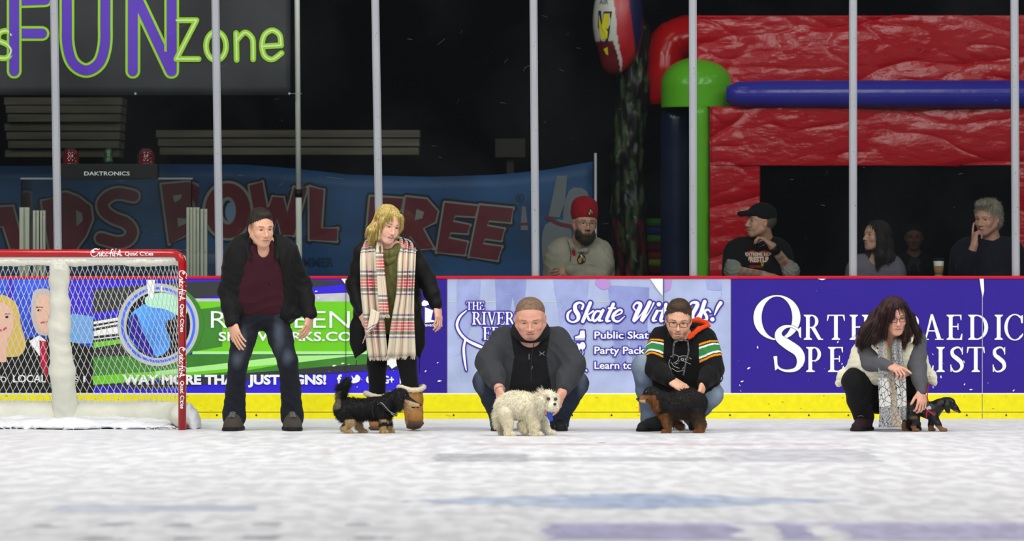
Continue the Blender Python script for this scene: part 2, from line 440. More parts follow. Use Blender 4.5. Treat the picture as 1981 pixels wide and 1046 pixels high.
def nrm(v): v = np.asarray(v, float); return v / (np.linalg.norm(v) + 1e-12)
def wrinkle(a=0.004, f=38.0, dirn=(0.3, 0.5, 1.0), seed=0.0):
    d = nrm(dirn)
    def fn(X):
        x, y, z = X[..., 0], X[..., 1], X[..., 2]
        w = 1.6 * np.sin(f * 0.45 * x + 2 * seed) + 1.3 * np.sin(f * 0.38 * z + seed * 3) + np.sin(f * 0.4 * y + 1.7 * x * f * 0.2)
        n = np.sin(f * (d[0] * x + d[1] * y + d[2] * z) + 1.5 * w + seed)
        n2 = np.sin(f * 0.55 * (d[2] * x + d[1] * y - d[0] * z) + 1.1 * w + 2.1 * seed)
        return a * (0.6 * np.abs(n) + 0.5 * np.abs(n2) - 0.4)
    return fn
def ridges(a, f, ctr, up=(0, 0, 1), wob=2.0):
    """strand ridges running along the up direction around ctr"""
    up = nrm(up); s1 = nrm(np.cross(up, (0.13, 1, 0.2))); s2 = np.cross(up, s1); c = np.asarray(ctr)
    def fn(X):
        v = X - c; x = v @ s1; y = v @ s2; z = v @ up; ang = np.arctan2(y, x)
        return -a * (np.sin(ang * f + wob * np.sin(z * 22 + x * 9)) + 0.6 * np.sin(ang * f * 2.3 + wob * 1.7 * np.sin(z * 31 + 1 + y * 14)))
    return fn

SKIN_A = (0.58, 0.30, 0.20)
def frame(yaw=0, pitch=0, roll=0):
    """columns: local x (picture right at yaw 0), forward, up. yaw to picture right, pitch down, roll clockwise"""
    y, p, r = [math.radians(a) for a in (yaw, pitch, roll)]
    X = np.array((math.cos(y), math.sin(y), 0)); Fw = np.array((math.sin(y), -math.cos(y), 0)); U = np.array((0, 0, 1.0))
    F2 = math.cos(p) * Fw - math.sin(p) * U; U2 = math.cos(p) * U + math.sin(p) * Fw
    X3 = math.cos(r) * X - math.sin(r) * U2; U3 = math.cos(r) * U2 + math.sin(r) * X
    return np.stack([X3, F2, U3], 1)

class Head:
    def __init__(h, S, o, M, s=1.0, skin=SKIN_A, female=False, smile=0.0, brow=None, wide=1.0, lips=(0.42, 0.14, 0.12), eye=0.0042, teeth=False, iris=(0.025, 0.022, 0.02), jaw=1.0, lash=0.0):
        h.S, h.o, h.M, h.s, h.w = S, np.asarray(o, float), M, s, wide
        h.teeth = teeth; h.iris = iris
        e = h.e; c = h.c; g = 0.94 if female else 1.0
        e((0, -0.015, 0.035), (0.076, 0.095, 0.080), k=.02)
        e((0, 0.022, -0.008), (0.064, 0.064, 0.082), k=.03)
        e((0, 0.026, -0.058), (0.050 * jaw * g, 0.055, 0.050), k=.025)
        e((0, 0.060, -0.095), (0.022 * g, 0.020, 0.019), k=.02)
        for q in (-1, 1):
            c((q * 0.056 * g * jaw, -0.005, -0.045), (q * 0.020, 0.055, -0.092), .018, .014, .025)
            e((q * 0.037, 0.058, -0.030), (0.023, 0.020, 0.020), k=.018)
            c((q * 0.050, 0.060, 0.020), (q * 0.012, 0.080, 0.016), .010 * g, .010 * g, .014)
            e((q * 0.031, 0.094, -0.001), (0.021, 0.014, 0.012), k=.010, op='d')
            e((q * 0.031, 0.0665, -0.001), (0.0165, 0.0150, 0.0150), k=.004)
            e((q * 0.031, 0.086, -0.002), (0.0138, 0.014, eye), k=.002, op='d')
            e((q * 0.0765, -0.004, -0.008), (0.009, 0.018, 0.030), k=.005)
            e((q * 0.083, 0.003, -0.004), (0.006, 0.009, 0.016), k=.004, op='d')
            e((q * 0.0125, 0.090, -0.040), (0.0085, 0.010, 0.0075), k=.006)
            if smile > .3: c((q * 0.019, 0.086, -0.046), (q * 0.034, 0.070, -0.066), .0022, .0022, .008, 'd')
        c((0, 0.080, 0.008), (0, 0.101, -0.032), .0065, .0095, .010)
        e((0, 0.101, -0.036), (0.0105, 0.0105, 0.0095), k=.007)
        sm = 0.006 * smile; zc = -0.066; e((0, 0.058, zc), (0.032, 0.026, 0.022), k=.014)
        for q in (-1, 1):
            c((0, 0.0870, zc + .005), (q * (.025 + .004 * smile), 0.0765, zc + .001 + sm), .0050, .0030, .006)
            c((0, 0.0855, zc - .007 - .3 * sm), (q * (.022 + .004 * smile), 0.0765, zc - .003 + sm), .0060, .0032, .006)
            hgt = 0.0014 + 0.0042 * smile
            c((0, 0.0960, zc - .001 - .5 * sm), (q * (.022 + .005 * smile), 0.0835, zc + sm), hgt, .0012, .002, 'd')
            if smile > .5 and q > 0: e((0, 0.090, zc - .002), (.021, .022, .0068 * smile), k=.002, op='d')
            e((q * 0.034, 0.060, -0.050), (0.020, 0.016, 0.016), k=.015) if smile > .3 else None
            h.dab((q * 0.0125, 0.090, zc - .001 + sm * .4), (0.0185, 0.024, 0.0095), lips, .6, .9)
            h.dab((q * 0.042, 0.070, -0.034), (0.024, 0.03, 0.022), tuple(np.array(skin) * (1.06, .78, .76)), 1.0, .55)
            h.dab((q * 0.031, 0.080, 0.000), (0.0200, 0.022, 0.0105), tuple(np.array(skin) * (.62 - .2 * lash)), .8, .75)
            h.dab((q * 0.031, 0.080, 0.0028), (0.0165, 0.022, 0.0036), tuple(np.array(skin) * (.30 - .15 * lash)), .6, .9)
            h.dab((q * 0.009, 0.098, -0.046), (0.006, 0.010, 0.0045), tuple(np.array(skin) * .35), .6, .9)
            h.dab((q * 0.080, 0, -0.006), (0.014, 0.024, 0.034), tuple(np.array(skin) * (1.05, .72, .70)), .8, .5)
            if brow is not None:
                h.dab((q * 0.024, 0.085, 0.0190), (0.015, 0.024, 0.0054), brow, .6, .95)
                h.dab((q * 0.040, 0.078, 0.0198), (0.014, 0.026, 0.0048), brow, .6, .95)
        h.dab((0, 0.090, zc - .001 - .4 * sm), (0.026 + .001 * smile, 0.020, 0.0034 + .0032 * smile), (0.10, 0.025, 0.02), .5, .9)
    def L(h, p): p = np.asarray(p, float); return h.o + h.M @ (p * (h.w, 1, 1)) * h.s
    def e(h, c, r, k=.01, op='u'): h.S.ell(h.L(c), np.array(r) * h.s * (h.w, 1, 1), h.M, k * h.s, op)
    def c(h, a, b, ra, rb=None, k=.01, op='u', T=None): (T or h.S).cap(h.L(a), h.L(b), ra * h.s, (rb if rb is not None else ra) * h.s, k * h.s, op)
    def dab(h, c, r, col, soft=.3, a=1.0, T=None): (T or h.S).dab(h.L(c), np.array(r) * h.s * (h.w, 1, 1), col, h.M, soft, a)
    def E(h, T, c, r, k=.01, op='u'): T.ell(h.L(c), np.array(r) * h.s * (h.w, 1, 1), h.M, k * h.s, op)
    def eyes(h, parent):
        for q in (-1, 1):
            T = Sdf(); T.ell(h.L((q * 0.031, 0.0655, -0.0015)), .0138 * h.s, h.M)
            T.dab(h.L((q * 0.031, 0.0795, -0.0025)), .0080 * h.s, h.iris, None, .25)
            T.build('eye', 0.003, M_EYE, parent, base=(0.50, 0.45, 0.42))
        if h.teeth:
            T = Sdf(); h.E(T, (0, 0.066, -0.0645), (0.022, 0.0215, 0.0050)); T.build('teeth', 0.003, M_TEETH, parent)
    def hair(h, parent, col, prims, cuts, amp=.0016, name='hair', res=.0035, freq=30, cold=None, extra=None, wob=2.0, tuft=None, seed=1, down=None):
        T = Sdf()
        for q in prims:
            if len(q) == 2 or isinstance(q[1], (tuple, np.ndarray)) and len(q[1]) == 3 and not isinstance(q[0], str): h.E(T, q[0], q[1], q[2] if len(q) > 2 else .015)
            else: T.chain([h.L(p) for p in q[1]], [r * h.s for r in q[2]], .02 * h.s)
        for c, r in cuts: h.E(T, c, r, .006, 'd')
        if extra: extra(T)
        up = h.M[:, 2]
        if cold is not None:
            rng = np.random.RandomState(3)
            def f(V, c):
                v = (V - h.o) @ h.M; a = np.arctan2(v[:, 1], v[:, 0])
                n = 0.5 + 0.5 * np.sin(a * 21 + 3 * np.sin(v[:, 2] * 40)) * np.sin(a * 47 + 5 * np.sin(v[:, 2] * 25))
                return c * (1 - n[:, None]) + np.array(cold[:3]) * n[:, None]
            T.tunnel(f)
        V, Qd = T.mesh(res, ridges(amp * h.s, freq, h.o, up, wob), .004); cols = T.colors(V, col)
        ob = link_mesh(name, V, Qd, M_HAIR, parent, True, cols=cols, quads=True)
        if tuft:
            n, ln, wd, lift, jit = tuft
            def flow(p, N):
                v = (p - h.o) @ h.M
                if down: g = -up * 1.0 + h.M[:, 0] * (np.sign(v[:, 0] + .008) * np.clip((v[:, 2] - .02) / .1, 0, 1) * 1.6)[:, None] - h.M[:, 1] * (.5 * down)
                else: g = h.M[:, 1] * 1.0 + h.M[:, 0] * .3 - up * (.9 - 6 * v[:, 2])[:, None].clip(-.3, 1.2)
                g = g - N * (g * N).sum(1)[:, None]; return g / (np.linalg.norm(g, axis=1)[:, None] + 1e-9)
            fur('strands', T, V, Qd, cols, ob, n, lambda p: np.full(len(p), ln), flow, M_STRAND, seed, wd, 2.2 if down else .3, jit=jit, lift=lift)
        return ob
    def glasses(h, parent, col_m, z=-0.004, w=0.024, hh=0.0155, r=0.0016, y=0.100):
        mb = MB()
        for q in (-1, 1):
            pts = []
            for i in range(20):
                a = 2 * math.pi * i / 20; cx = math.copysign(abs(math.cos(a)) ** .6, math.cos(a)); sy = math.copysign(abs(math.sin(a)) ** .6, math.sin(a))
                pts.append(h.L((q * 0.0325 + w * cx, y - 0.10 * (abs(q * 0.0325 + w * cx)) ** 1.5, z + hh * sy)))
            mb.tube(pts, r * h.s, 6, closed=True)
            mb.tube([h.L((q * 0.056, y - .012, z + .006)), h.L((q * 0.074, 0.06, z + .008)), h.L((q * 0.079, 0.0, z + .006))], r * h.s, 6)
        mb.tube([h.L((-.009, y, z + .004)), h.L((0, y + .003, z + .007)), h.L((.009, y, z + .004))], r * h.s, 6)
        return mb.build('glasses', col_m, parent, True)

def hand(S, w, d, n, side=1, sc=1.0, curl=(25, 30, 20), spread=0.06, thumb=(0.7, 0.6, 0.3), nails=None, curls=None, fl=1.0):
    """w wrist, d towards the fingers, n the side the palm faces, side +1/-1 flips the thumb"""
    d = nrm(d); n = nrm(np.asarray(n) - d * np.dot(n, d)); u = np.cross(d, n) * side; w = np.asarray(w, float)
    M = np.stack([d, u, n], 1)
    S.ell(w + d * .045 * sc, np.array((.050, .038, .0165)) * sc, M, .012)
    S.cap(w, w + d * .03 * sc, .024 * sc, .027 * sc, .015, fl=(n, 1.45))
    S.cap(w + (d * .078 + u * .026) * sc, w + (d * .074 - u * .028) * sc, .0125 * sc, .0115 * sc, .012)
    spec = [(.030, .084, (.043, .026, .021), .0088), (.010, .088, (.047, .029, .022), .0090), (-.010, .085, (.043, .027, .021), .0086), (-.029, .077, (.034, .021, .019), .0077)]
    for i, (lu, ld, seg, r) in enumerate(spec):
        p = w + (d * ld + u * lu) * sc; ang = 0; dd = nrm(d + u * spread * (1.5 - i) * 1.2)
        cc = curls[i] if curls else curl
        for j in range(3):
            ang += math.radians(cc[j]); v = dd * math.cos(ang) + n * math.sin(ang)
            q = p + v * seg[j] * sc * fl; rr = r * sc * (1 - .09 * j)
            S.cap(p, q, rr, rr * .92, .0035); p = q
        if nails is not None: S.dab(p, .0085 * sc, nails, None, .3)
    t = nrm(d * thumb[0] + u * thumb[1] + n * thumb[2]); p = w + (d * .018 + u * .024) * sc
    q = p + t * .042 * sc; S.cap(p, q, .0155 * sc, .0115 * sc, .012)
    t2 = nrm(t + d * .45); q2 = q + t2 * .030 * sc; S.cap(q, q2, .0108 * sc, .0098 * sc, .004)
    q3 = q2 + nrm(t2 + n * .3) * .022 * sc; S.cap(q2, q3, .0098 * sc, .0080 * sc, .004)
    if nails is not None: S.dab(q3, .009 * sc, nails, None, .3)
    return q3

def trunk(S, lv, k=.05, sub=6, infl=0.0, fl=None):
    """lv: (centre, half width of the axis, radius[, lateral direction])"""
    for i in range(len(lv) - 1):
        a, b = lv[i], lv[i + 1]
        for j in range(sub + (1 if i == len(lv) - 2 else 0)):
            t = j / sub; c = np.asarray(a[0]) * (1 - t) + np.asarray(b[0]) * t
            hw = a[1] * (1 - t) + b[1] * t; r = a[2] * (1 - t) + b[2] * t + infl
            la = np.asarray(a[3] if len(a) > 3 else (1, 0, 0), float); lb = np.asarray(b[3] if len(b) > 3 else (1, 0, 0), float)
            la = nrm(la * (1 - t) + lb * t)
            S.cap(c - la * hw, c + la * hw, r, r, k, fl=fl)
    return S

def strip(name, path, mats, parent, nw=14, fold=0.012, nf=2.5, thick=0.004, uvs=(1, 1), sub=8, seed=0, fringe=None):
    """cloth strip: path = [(centre, half-width vector, normal)]"""
    C = catmull([p[0] for p in path], sub); W = catmull([p[1] for p in path], sub); Nn = catmull([p[2] for p in path], sub)
    V, U = [], []; n = len(C); L = 0
    for i in range(n):
        if i: L += np.linalg.norm(C[i] - C[i - 1])
        for j in range(nw + 1):
            u = j / nw * 2 - 1; f = fold * math.sin(u * math.pi * nf + seed + L * 3) * (1.0 - .3 * math.sin(L * 7 + seed))
            V.append(C[i] + W[i] * u + nrm(Nn[i]) * f); U.append((j / nw * uvs[0], L * uvs[1]))
    Fc = [(i * (nw + 1) + j, i * (nw + 1) + j + 1, (i + 1) * (nw + 1) + j + 1, (i + 1) * (nw + 1) + j) for i in range(n - 1) for j in range(nw)]
    o = link_mesh(name, V, Fc, mats, parent, True, uv=U)
    md = o.modifiers.new('solid', 'SOLIDIFY'); md.thickness = thick
    if fringe is not None:
        mb = MB(); rng = random.Random(5 + seed); t = nrm(C[-1] - C[-2])
        for j in range(nw * 3 + 1):
            u = j / (nw * 3) * 2 - 1; p = C[-1] + W[-1] * u + nrm(Nn[-1]) * fold * math.sin(u * math.pi * nf + seed + L * 3) * (1.0 - .3 * math.sin(L * 7 + seed))
            e = p + t * rng.uniform(.018, .03) + np.array((rng.uniform(-.006, .006), 0, 0)); mb.tube([p, e], [.0018, .001], 4)
        mb.build('fringe', fringe, o)
    return o

def fur(name, S, V, Q, cols, parent, n, length, flow, m, seed=1, width=.0016, droop=.5, mask=None, curlv=0.0, jit=.25, lift=.42):
    """tapered tufts grown from a skin mesh; flow(p, nor) gives the lie of the coat, length(p) its length"""
    rng = np.random.RandomState(seed)
    a, b, c, d = V[Q[:, 0]], V[Q[:, 1]], V[Q[:, 2]], V[Q[:, 3]]
    nor = np.cross(c - a, d - b); ar = np.linalg.norm(nor, axis=1) + 1e-12; nor /= ar[:, None]
    ctr = (a + b + c + d) / 4; w = ar.copy(); ln = length(ctr); w = w * (ln > .002)
    if mask is not None: w *= mask(ctr)
    ix = rng.choice(len(Q), n, p=w / w.sum()); p = ctr[ix] + rng.normal(0, .0012, (n, 3)); N = nor[ix]; l = ln[ix] * rng.uniform(.6, 1.25, n)
    fl = flow(p, N); dirn = fl * .72 + N * lift + rng.normal(0, jit, (n, 3)); dirn /= np.linalg.norm(dirn, axis=1)[:, None]
    seg = 4; pts = [p - N * .002]; cur = dirn.copy(); ph = rng.uniform(0, 6.28, n); side0 = np.cross(dirn, N); side0 /= np.linalg.norm(side0, axis=1)[:, None] + 1e-9
    for k in range(seg):
        cur = cur + np.array((0, 0, -1.0)) * droop / seg + side0 * (curlv * np.sin(ph + k * 1.9))[:, None]; cur /= np.linalg.norm(cur, axis=1)[:, None]
        pts.append(pts[-1] + cur * (l / seg)[:, None])
    s1 = side0; s2 = np.cross(s1, dirn); Vs = []; wd = width * rng.uniform(.7, 1.3, n)
    for k in range(seg + 1):
        r = (wd * (1.0, .95, .8, .5, .08)[k])[:, None]
        for j in range(3):
            an = 2 * math.pi * j / 3; Vs.append(pts[k] + r * (math.cos(an) * s1 + math.sin(an) * s2))
    VV = np.stack(Vs, 1).reshape(-1, 3); K = 3 * (seg + 1)
    fq = np.array([(k * 3 + j, k * 3 + (j + 1) % 3, (k + 1) * 3 + (j + 1) % 3, (k + 1) * 3 + j) for k in range(seg) for j in range(3)])
    Fq = (np.arange(n)[:, None, None] * K + fq[None]).reshape(-1, 4)
    cb = cols[Q[ix, 0]] * rng.uniform(.72, 1.28, (n, 1)); cc = np.repeat(cb, K, axis=0)
    return link_mesh(name, VV, Fq, m, parent, True, cols=cc, quads=True)

M_EYE = mat('eyeball', attr=True, rough=.15)
M_TEETH = mat('teeth', (0.75, 0.72, 0.66, 1), rough=.3)
M_HAIR = mat('hair', attr=True, rough=.5, var=.35, vscale=60, bump=.5, bscale=260, spec=.35)
M_STRAND = mat('hair_strand', attr=True, rough=.45, spec=.35)
M_SKIN = mat('skin', attr=True, rough=.45, var=.04, vscale=40, bump=.05, bscale=350, spec=.4, sss=.05)
# ------------------------------------------------------------ the setting
YB = 40.0              # front face of the dasher boards
def solid(name, rgb, rough=.5, **k):
    k.setdefault('spec', .22); return mat(name, srgb(*rgb), rough, **k)
M_WHITE = solid('white_print', (236, 238, 240), .45)
M_METAL = solid('painted_aluminium', (152, 155, 161), .45, bump=.05, bscale=80, var=.06, vscale=14, stretch=(1, 1, .15))
M_BLACK = solid('black_plastic', (16, 16, 18), .5)
M_DARKM = solid('dark_metal', (40, 40, 42), .5)
M_BACK = solid('dark_hall_wall', (5, 5, 6), .9, spec=.05, var=.3, vscale=1.2)
M_FLOORB = solid('hall_floor', (30, 30, 32), .8)
M_RED = solid('red_rail', (196, 16, 36), .4, var=.06, vscale=8)

def ice_material():
    m = bpy.data.materials.new('rink_ice'); m.use_nodes = True; nt = m.node_tree; N = nt.nodes; L = nt.links
    b = N['Principled BSDF']; b.inputs['Specular IOR Level'].default_value = 0.22
    tc = N.new('ShaderNodeTexCoord'); sx = N.new('ShaderNodeSeparateXYZ'); L.new(tc.outputs['Object'], sx.inputs[0])
    def math_(op, a, c=None, d=None, clamp=False):
        n = N.new('ShaderNodeMath'); n.operation = op; n.use_clamp = clamp
        for i, q in enumerate((a, c, d)):
            if q is None: continue
            if hasattr(q, 'is_linked') or hasattr(q, 'links'): L.new(q, n.inputs[i])
            else: n.inputs[i].default_value = q
        return n.outputs[0]
    def noise(sc, detail=3, stretch=(1, 1, 1), dist=0.0):
        mp = N.new('ShaderNodeMapping'); mp.inputs['Scale'].default_value = stretch; L.new(tc.outputs['Object'], mp.inputs[0])
        n = N.new('ShaderNodeTexNoise'); n.inputs['Scale'].default_value = sc; n.inputs['Detail'].default_value = detail; n.inputs['Distortion'].default_value = dist
        L.new(mp.outputs[0], n.inputs['Vector']); return n.outputs[0]
    def mr(v, a, c, lo=0.0, hi=1.0):
        n = N.new('ShaderNodeMapRange'); n.interpolation_type = 'SMOOTHSTEP'; n.inputs[1].default_value = a; n.inputs[2].default_value = c
        n.inputs[3].default_value = lo; n.inputs[4].default_value = hi; L.new(v, n.inputs[0]); return n.outputs[0]
    def mixc(fac, A, B):
        n = N.new('ShaderNodeMix'); n.data_type = 'RGBA'
        L.new(fac, n.inputs[0])
        for i, q in ((6, A), (7, B)):
            if isinstance(q, tuple): n.inputs[i].default_value = q
            else: L.new(q, n.inputs[i])
        return n.outputs[2]
    X, Y = sx.outputs[0], sx.outputs[1]
    n1 = noise(0.8, 5, (1, .30, 1), .4); n2 = noise(9, 4, (1, .22, 1)); n3 = noise(60, 3, (1, .3, 1))
    c = mixc(mr(n1, .35, .7), srgb(226, 226, 230), srgb(231, 231, 235))
    c = mixc(mr(n2, .58, .76, 0, .5), c, srgb(238, 239, 242))
    c = mixc(mr(n3, .60, .72, 0, .6), c, srgb(244, 245, 247))
    def ground(px, py):
        Yg = F * CAM_Z / (py - HY); return (px - 990.5) * Yg / F, Yg
    def box(x0, y0, x1, y1, soft=0.04, wob=0.0):          # mask for painted marks under the ice and painted shade bands, corners in metres
        w = math_('MULTIPLY', math_('SUBTRACT', n2, 0.5), wob)
        xx = math_('ADD', X, w)
        a = mr(xx, x0 - soft, x0 + soft); b_ = mr(xx, x1 - soft, x1 + soft, 1, 0); c_ = mr(Y, y0 - soft * 5, y0 + soft * 5); d = mr(Y, y1 - soft * 5, y1 + soft * 5, 1, 0)
        return math_('MULTIPLY', math_('MULTIPLY', a, b_), math_('MULTIPLY', c_, d))
    def pbox(px0, py0, px1, py1, soft=.04, wob=0.0):
        ym = (py0 + py1) / 2; xa, _ = ground(px0, ym); xb, _ = ground(px1, ym); _, y1 = ground(0, py0); _, y0 = ground(0, py1)
        return box(xa, y0, xb, y1, soft, wob)
    marks = [((1052, 1013, 1430, 1045), srgb(150, 146, 190), .75), ((1500, 1012, 1570, 1046), srgb(150, 146, 190), .8), ((1625, 1013, 2300, 1046), srgb(160, 156, 200), .7),
             ((1052, 1010, 2300, 1015), srgb(196, 190, 222), .8),
             ((835, 877, 1020, 893), srgb(150, 152, 160), .6), ((1020, 884, 1400, 892), srgb(150, 154, 162), .45), ((1400, 868, 1690, 894), srgb(160, 160, 172), .4),  # grey bands: shadow and reflections on the ice, painted into its colour
             ((905, 857, 1640, 861), srgb(214, 190, 198), .6), ((620, 868, 640, 880), srgb(214, 170, 178), .3), ((100, 976, 490, 990), srgb(172, 182, 206), .55)]
    for i, (x, y) in enumerate([(85, 1017), (215, 1015), (345, 1016), (520, 1014), (700, 1015)]): marks.append(((x - 22, y - 4, x + 24, y + 3), srgb(150, 152, 162), .7))
    for i, (x, y) in enumerate([(190, 1041), (360, 1041), (500, 1039), (715, 1040)]): marks.append(((x - 36, y - 4, x + 32, y + 5), srgb(150, 150, 160), .7))
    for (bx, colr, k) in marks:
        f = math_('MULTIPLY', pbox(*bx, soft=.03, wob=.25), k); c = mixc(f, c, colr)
    # long pale blue oval of the painted emblem
    for (px, py, rx, ry, colr, k) in ((1215, 969, 470, 17, srgb(158, 178, 208), .62), (1240, 969, 190, 14, srgb(150, 170, 205), .5)):
        gx, gy = ground(px, py); _, ya = ground(0, py - ry); _, yb = ground(0, py + ry); rx_m = rx * gy / F; ry_m = (ya - yb) / 2
        a = math_('POWER', math_('ABSOLUTE', math_('MULTIPLY', math_('SUBTRACT', X, gx), 1 / rx_m)), 1.15)
        b_ = math_('POWER', math_('ABSOLUTE', math_('MULTIPLY', math_('SUBTRACT', Y, gy), 1 / ry_m)), 1.15)
        f = mr(math_('ADD', math_('ADD', a, b_), math_('MULTIPLY', math_('SUBTRACT', n2, .5), .5)), .78, 1.08, k, 0); c = mixc(f, c, colr)
    c = mixc(mr(noise(2.2, 5, (1, .12, 1), .6), .60, .80, 0, .06), c, srgb(200, 203, 210))
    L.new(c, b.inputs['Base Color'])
    L.new(mr(n2, .4, .7, .38, .8), b.inputs['Roughness'])
    bp = N.new('ShaderNodeBump'); bp.inputs['Strength'].default_value = .12; bp.inputs['Distance'].default_value = .006
    L.new(math_('ADD', n2, n3), bp.inputs['Height']); L.new(bp.outputs[0], b.inputs['Normal'])
    return m

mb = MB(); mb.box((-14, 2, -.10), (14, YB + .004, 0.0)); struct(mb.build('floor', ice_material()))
mb = MB(); mb.box((-14, YB + .004, -.10), (14, 56, -.02)); struct(mb.build('floor_concourse', M_FLOORB))
mb = MB(); mb.box((-14, 55.8, -.02), (14, 56, 9)); struct(mb.build('wall_back', M_BACK))
for sx_, nm in ((-1, 'wall_left'), (1, 'wall_right')):
    mb = MB(); mb.box((min(sx_ * 13.8, sx_ * 14), 40.2, -.02), (max(sx_ * 13.8, sx_ * 14), 56, 9)); struct(mb.build(nm, M_BACK))
mb = MB(); mb.box((-14, 43.5, 8.8), (14, 56, 9)); struct(mb.build('ceiling_concourse', M_BACK))

M_BOARD = solid('board_core', (205, 208, 212), .5)
zt = P(0, 535, YB)[2]
mb = MB(); mb.box((-9, YB + .004, 0), (9, YB + .13, zt - .012)); struct(mb.build('wall_boards', M_BOARD))
mb = MB(); mb.box((-9, YB - .012, zt - .016), (9, YB + .16, zt + .006)); struct(mb.build('trim_1', M_RED, bevel=.004))
M_COUNTER = solid('ledge_top', (60, 60, 62), .5)
mb = MB(); mb.box((-9, YB + .16, zt - .05), (9, YB + .42, zt - .004)); struct(mb.build('trim_2', M_COUNTER))
# yellow kick plates with a white line above them
M_YEL = mat('yellow_kick_plate', srgb(232, 222, 14), .4, spec=.25, var=.06, vscale=22, bump=.05, bscale=60)
M_SCUFF = solid('dark_scuff', (120, 112, 20), .7); M_BOLT = solid('black_bolt', (30, 30, 20), .6)
zk = P(0, 762, YB)[2]; zl = P(0, 797, YB)[2]
kp = MB(); seams = [-9] + [P(x, 0, YB)[0] for x in (-250, 669, 1284, 1900, 2200)] + [9]
for a, b_ in zip(seams[:-1], seams[1:]):
    kp.box((a + .003, YB - .012, zl + .003), (b_ - .003, YB + .004, zk)); kp.box((a + .003, YB - .016, 0), (b_ - .003, YB + .004, zl - .003))
o = struct(kp.build('trim_3', M_YEL, bevel=.002))
rng = random.Random(4); A = Art(flat(YB - .0125)); Bt = MB()
for i in range(150):
    x = rng.uniform(-4.4, 4.4); z = rng.uniform(.03, zk - .01)
    if z < zl + .01: z = rng.uniform(.02, zl - .012)
    Y = YB - (.0165 if z < zl else .0125); w = rng.uniform(.002, .012); h = rng.uniform(.001, .004)
    Bt.add([(x - w, Y, z), (x + w * .4, Y, z - h), (x + w, Y, z + h * .4), (x - w * .2, Y, z + h)], [(0, 1, 2, 3)])
Bt.build('scuff_marks', M_SCUFF, o)
Bt = MB()
for i in range(30):
    Bt.lathe((-4.3 + i * .297, YB - .016, zl - .022), [(.007, -.003), (.007, .001)], 10, axis=1)
Bt.build('bolts', M_BOLT, o)
mb = MB(); mb.box((-9, YB - .006, zk), (9, YB + .004, zk + .008)); struct(mb.build('trim_4', M_WHITE))
mb = MB(); x_ = P(1241, 0, YB)[0]; mb.box((x_ - .02, YB - .0135, zl + .002), (x_ + .022, YB - .0121, P(0, 770, YB)[2])); mb.build('pink_tape', solid('pink_tape', (178, 104, 108), .7), o)

# ---- glass and its posts
def glass_material():
    m = bpy.data.materials.new('scuffed_glass'); m.use_nodes = True; nt = m.node_tree; N = nt.nodes; L = nt.links
    N.remove(N['Principled BSDF']); out = N['Material Output']
    tr = N.new('ShaderNodeBsdfTransparent'); tr.inputs[0].default_value = (.93, .96, .95, 1)
    gl = N.new('ShaderNodeBsdfGlossy'); gl.inputs['Roughness'].default_value = .03
    fr = N.new('ShaderNodeFresnel'); fr.inputs[0].default_value = 1.45
    mx = N.new('ShaderNodeMixShader'); L.new(fr.outputs[0], mx.inputs[0]); L.new(tr.outputs[0], mx.inputs[1]); L.new(gl.outputs[0], mx.inputs[2])
    df = N.new('ShaderNodeBsdfDiffuse'); df.inputs[0].default_value = (.75, .78, .8, 1)
    tc = N.new('ShaderNodeTexCoord'); vo = N.new('ShaderNodeTexNoise'); vo.inputs['Scale'].default_value = 1.3; vo.inputs['Detail'].default_value = 9; vo.inputs['Distortion'].default_value = .4
    L.new(tc.outputs['Object'], vo.inputs['Vector'])
    mr = N.new('ShaderNodeMapRange'); mr.inputs[1].default_value = .45; mr.inputs[2].default_value = .85; mr.inputs[3].default_value = .0006; mr.inputs[4].default_value = .006; L.new(vo.outputs[0], mr.inputs[0])
    m2 = N.new('ShaderNodeMixShader'); L.new(mr.outputs[0], m2.inputs[0]); L.new(mx.outputs[0], m2.inputs[1]); L.new(df.outputs[0], m2.inputs[2])
    L.new(m2.outputs[0], out.inputs[0]); return m
M_GLASS = glass_material()
M_SCR = solid('scratch', (110, 114, 116), .7)
YG = YB + .07; ZT = 3.55
posts = [(-203, -198), (105, 113), (417, 425), (726, 735), (1032, 1036), (1340, 1341), (1650, 1650), (1962, 1965), (2272, 2278)]
where = ['far left post beyond the goal', 'behind the goal at left', 'between the goal and the man in maroon shirt', 'behind the blond woman\'s head', 'just left of the man in red beanie',
         'in front of the green inflatable pillar', 'between man in cap and brunette woman', 'right of the grey-haired man at the right edge', 'beyond the right edge']
M_SLOT = solid('post_slot', (120, 124, 130), .5)
rng = random.Random(11); gpx = []
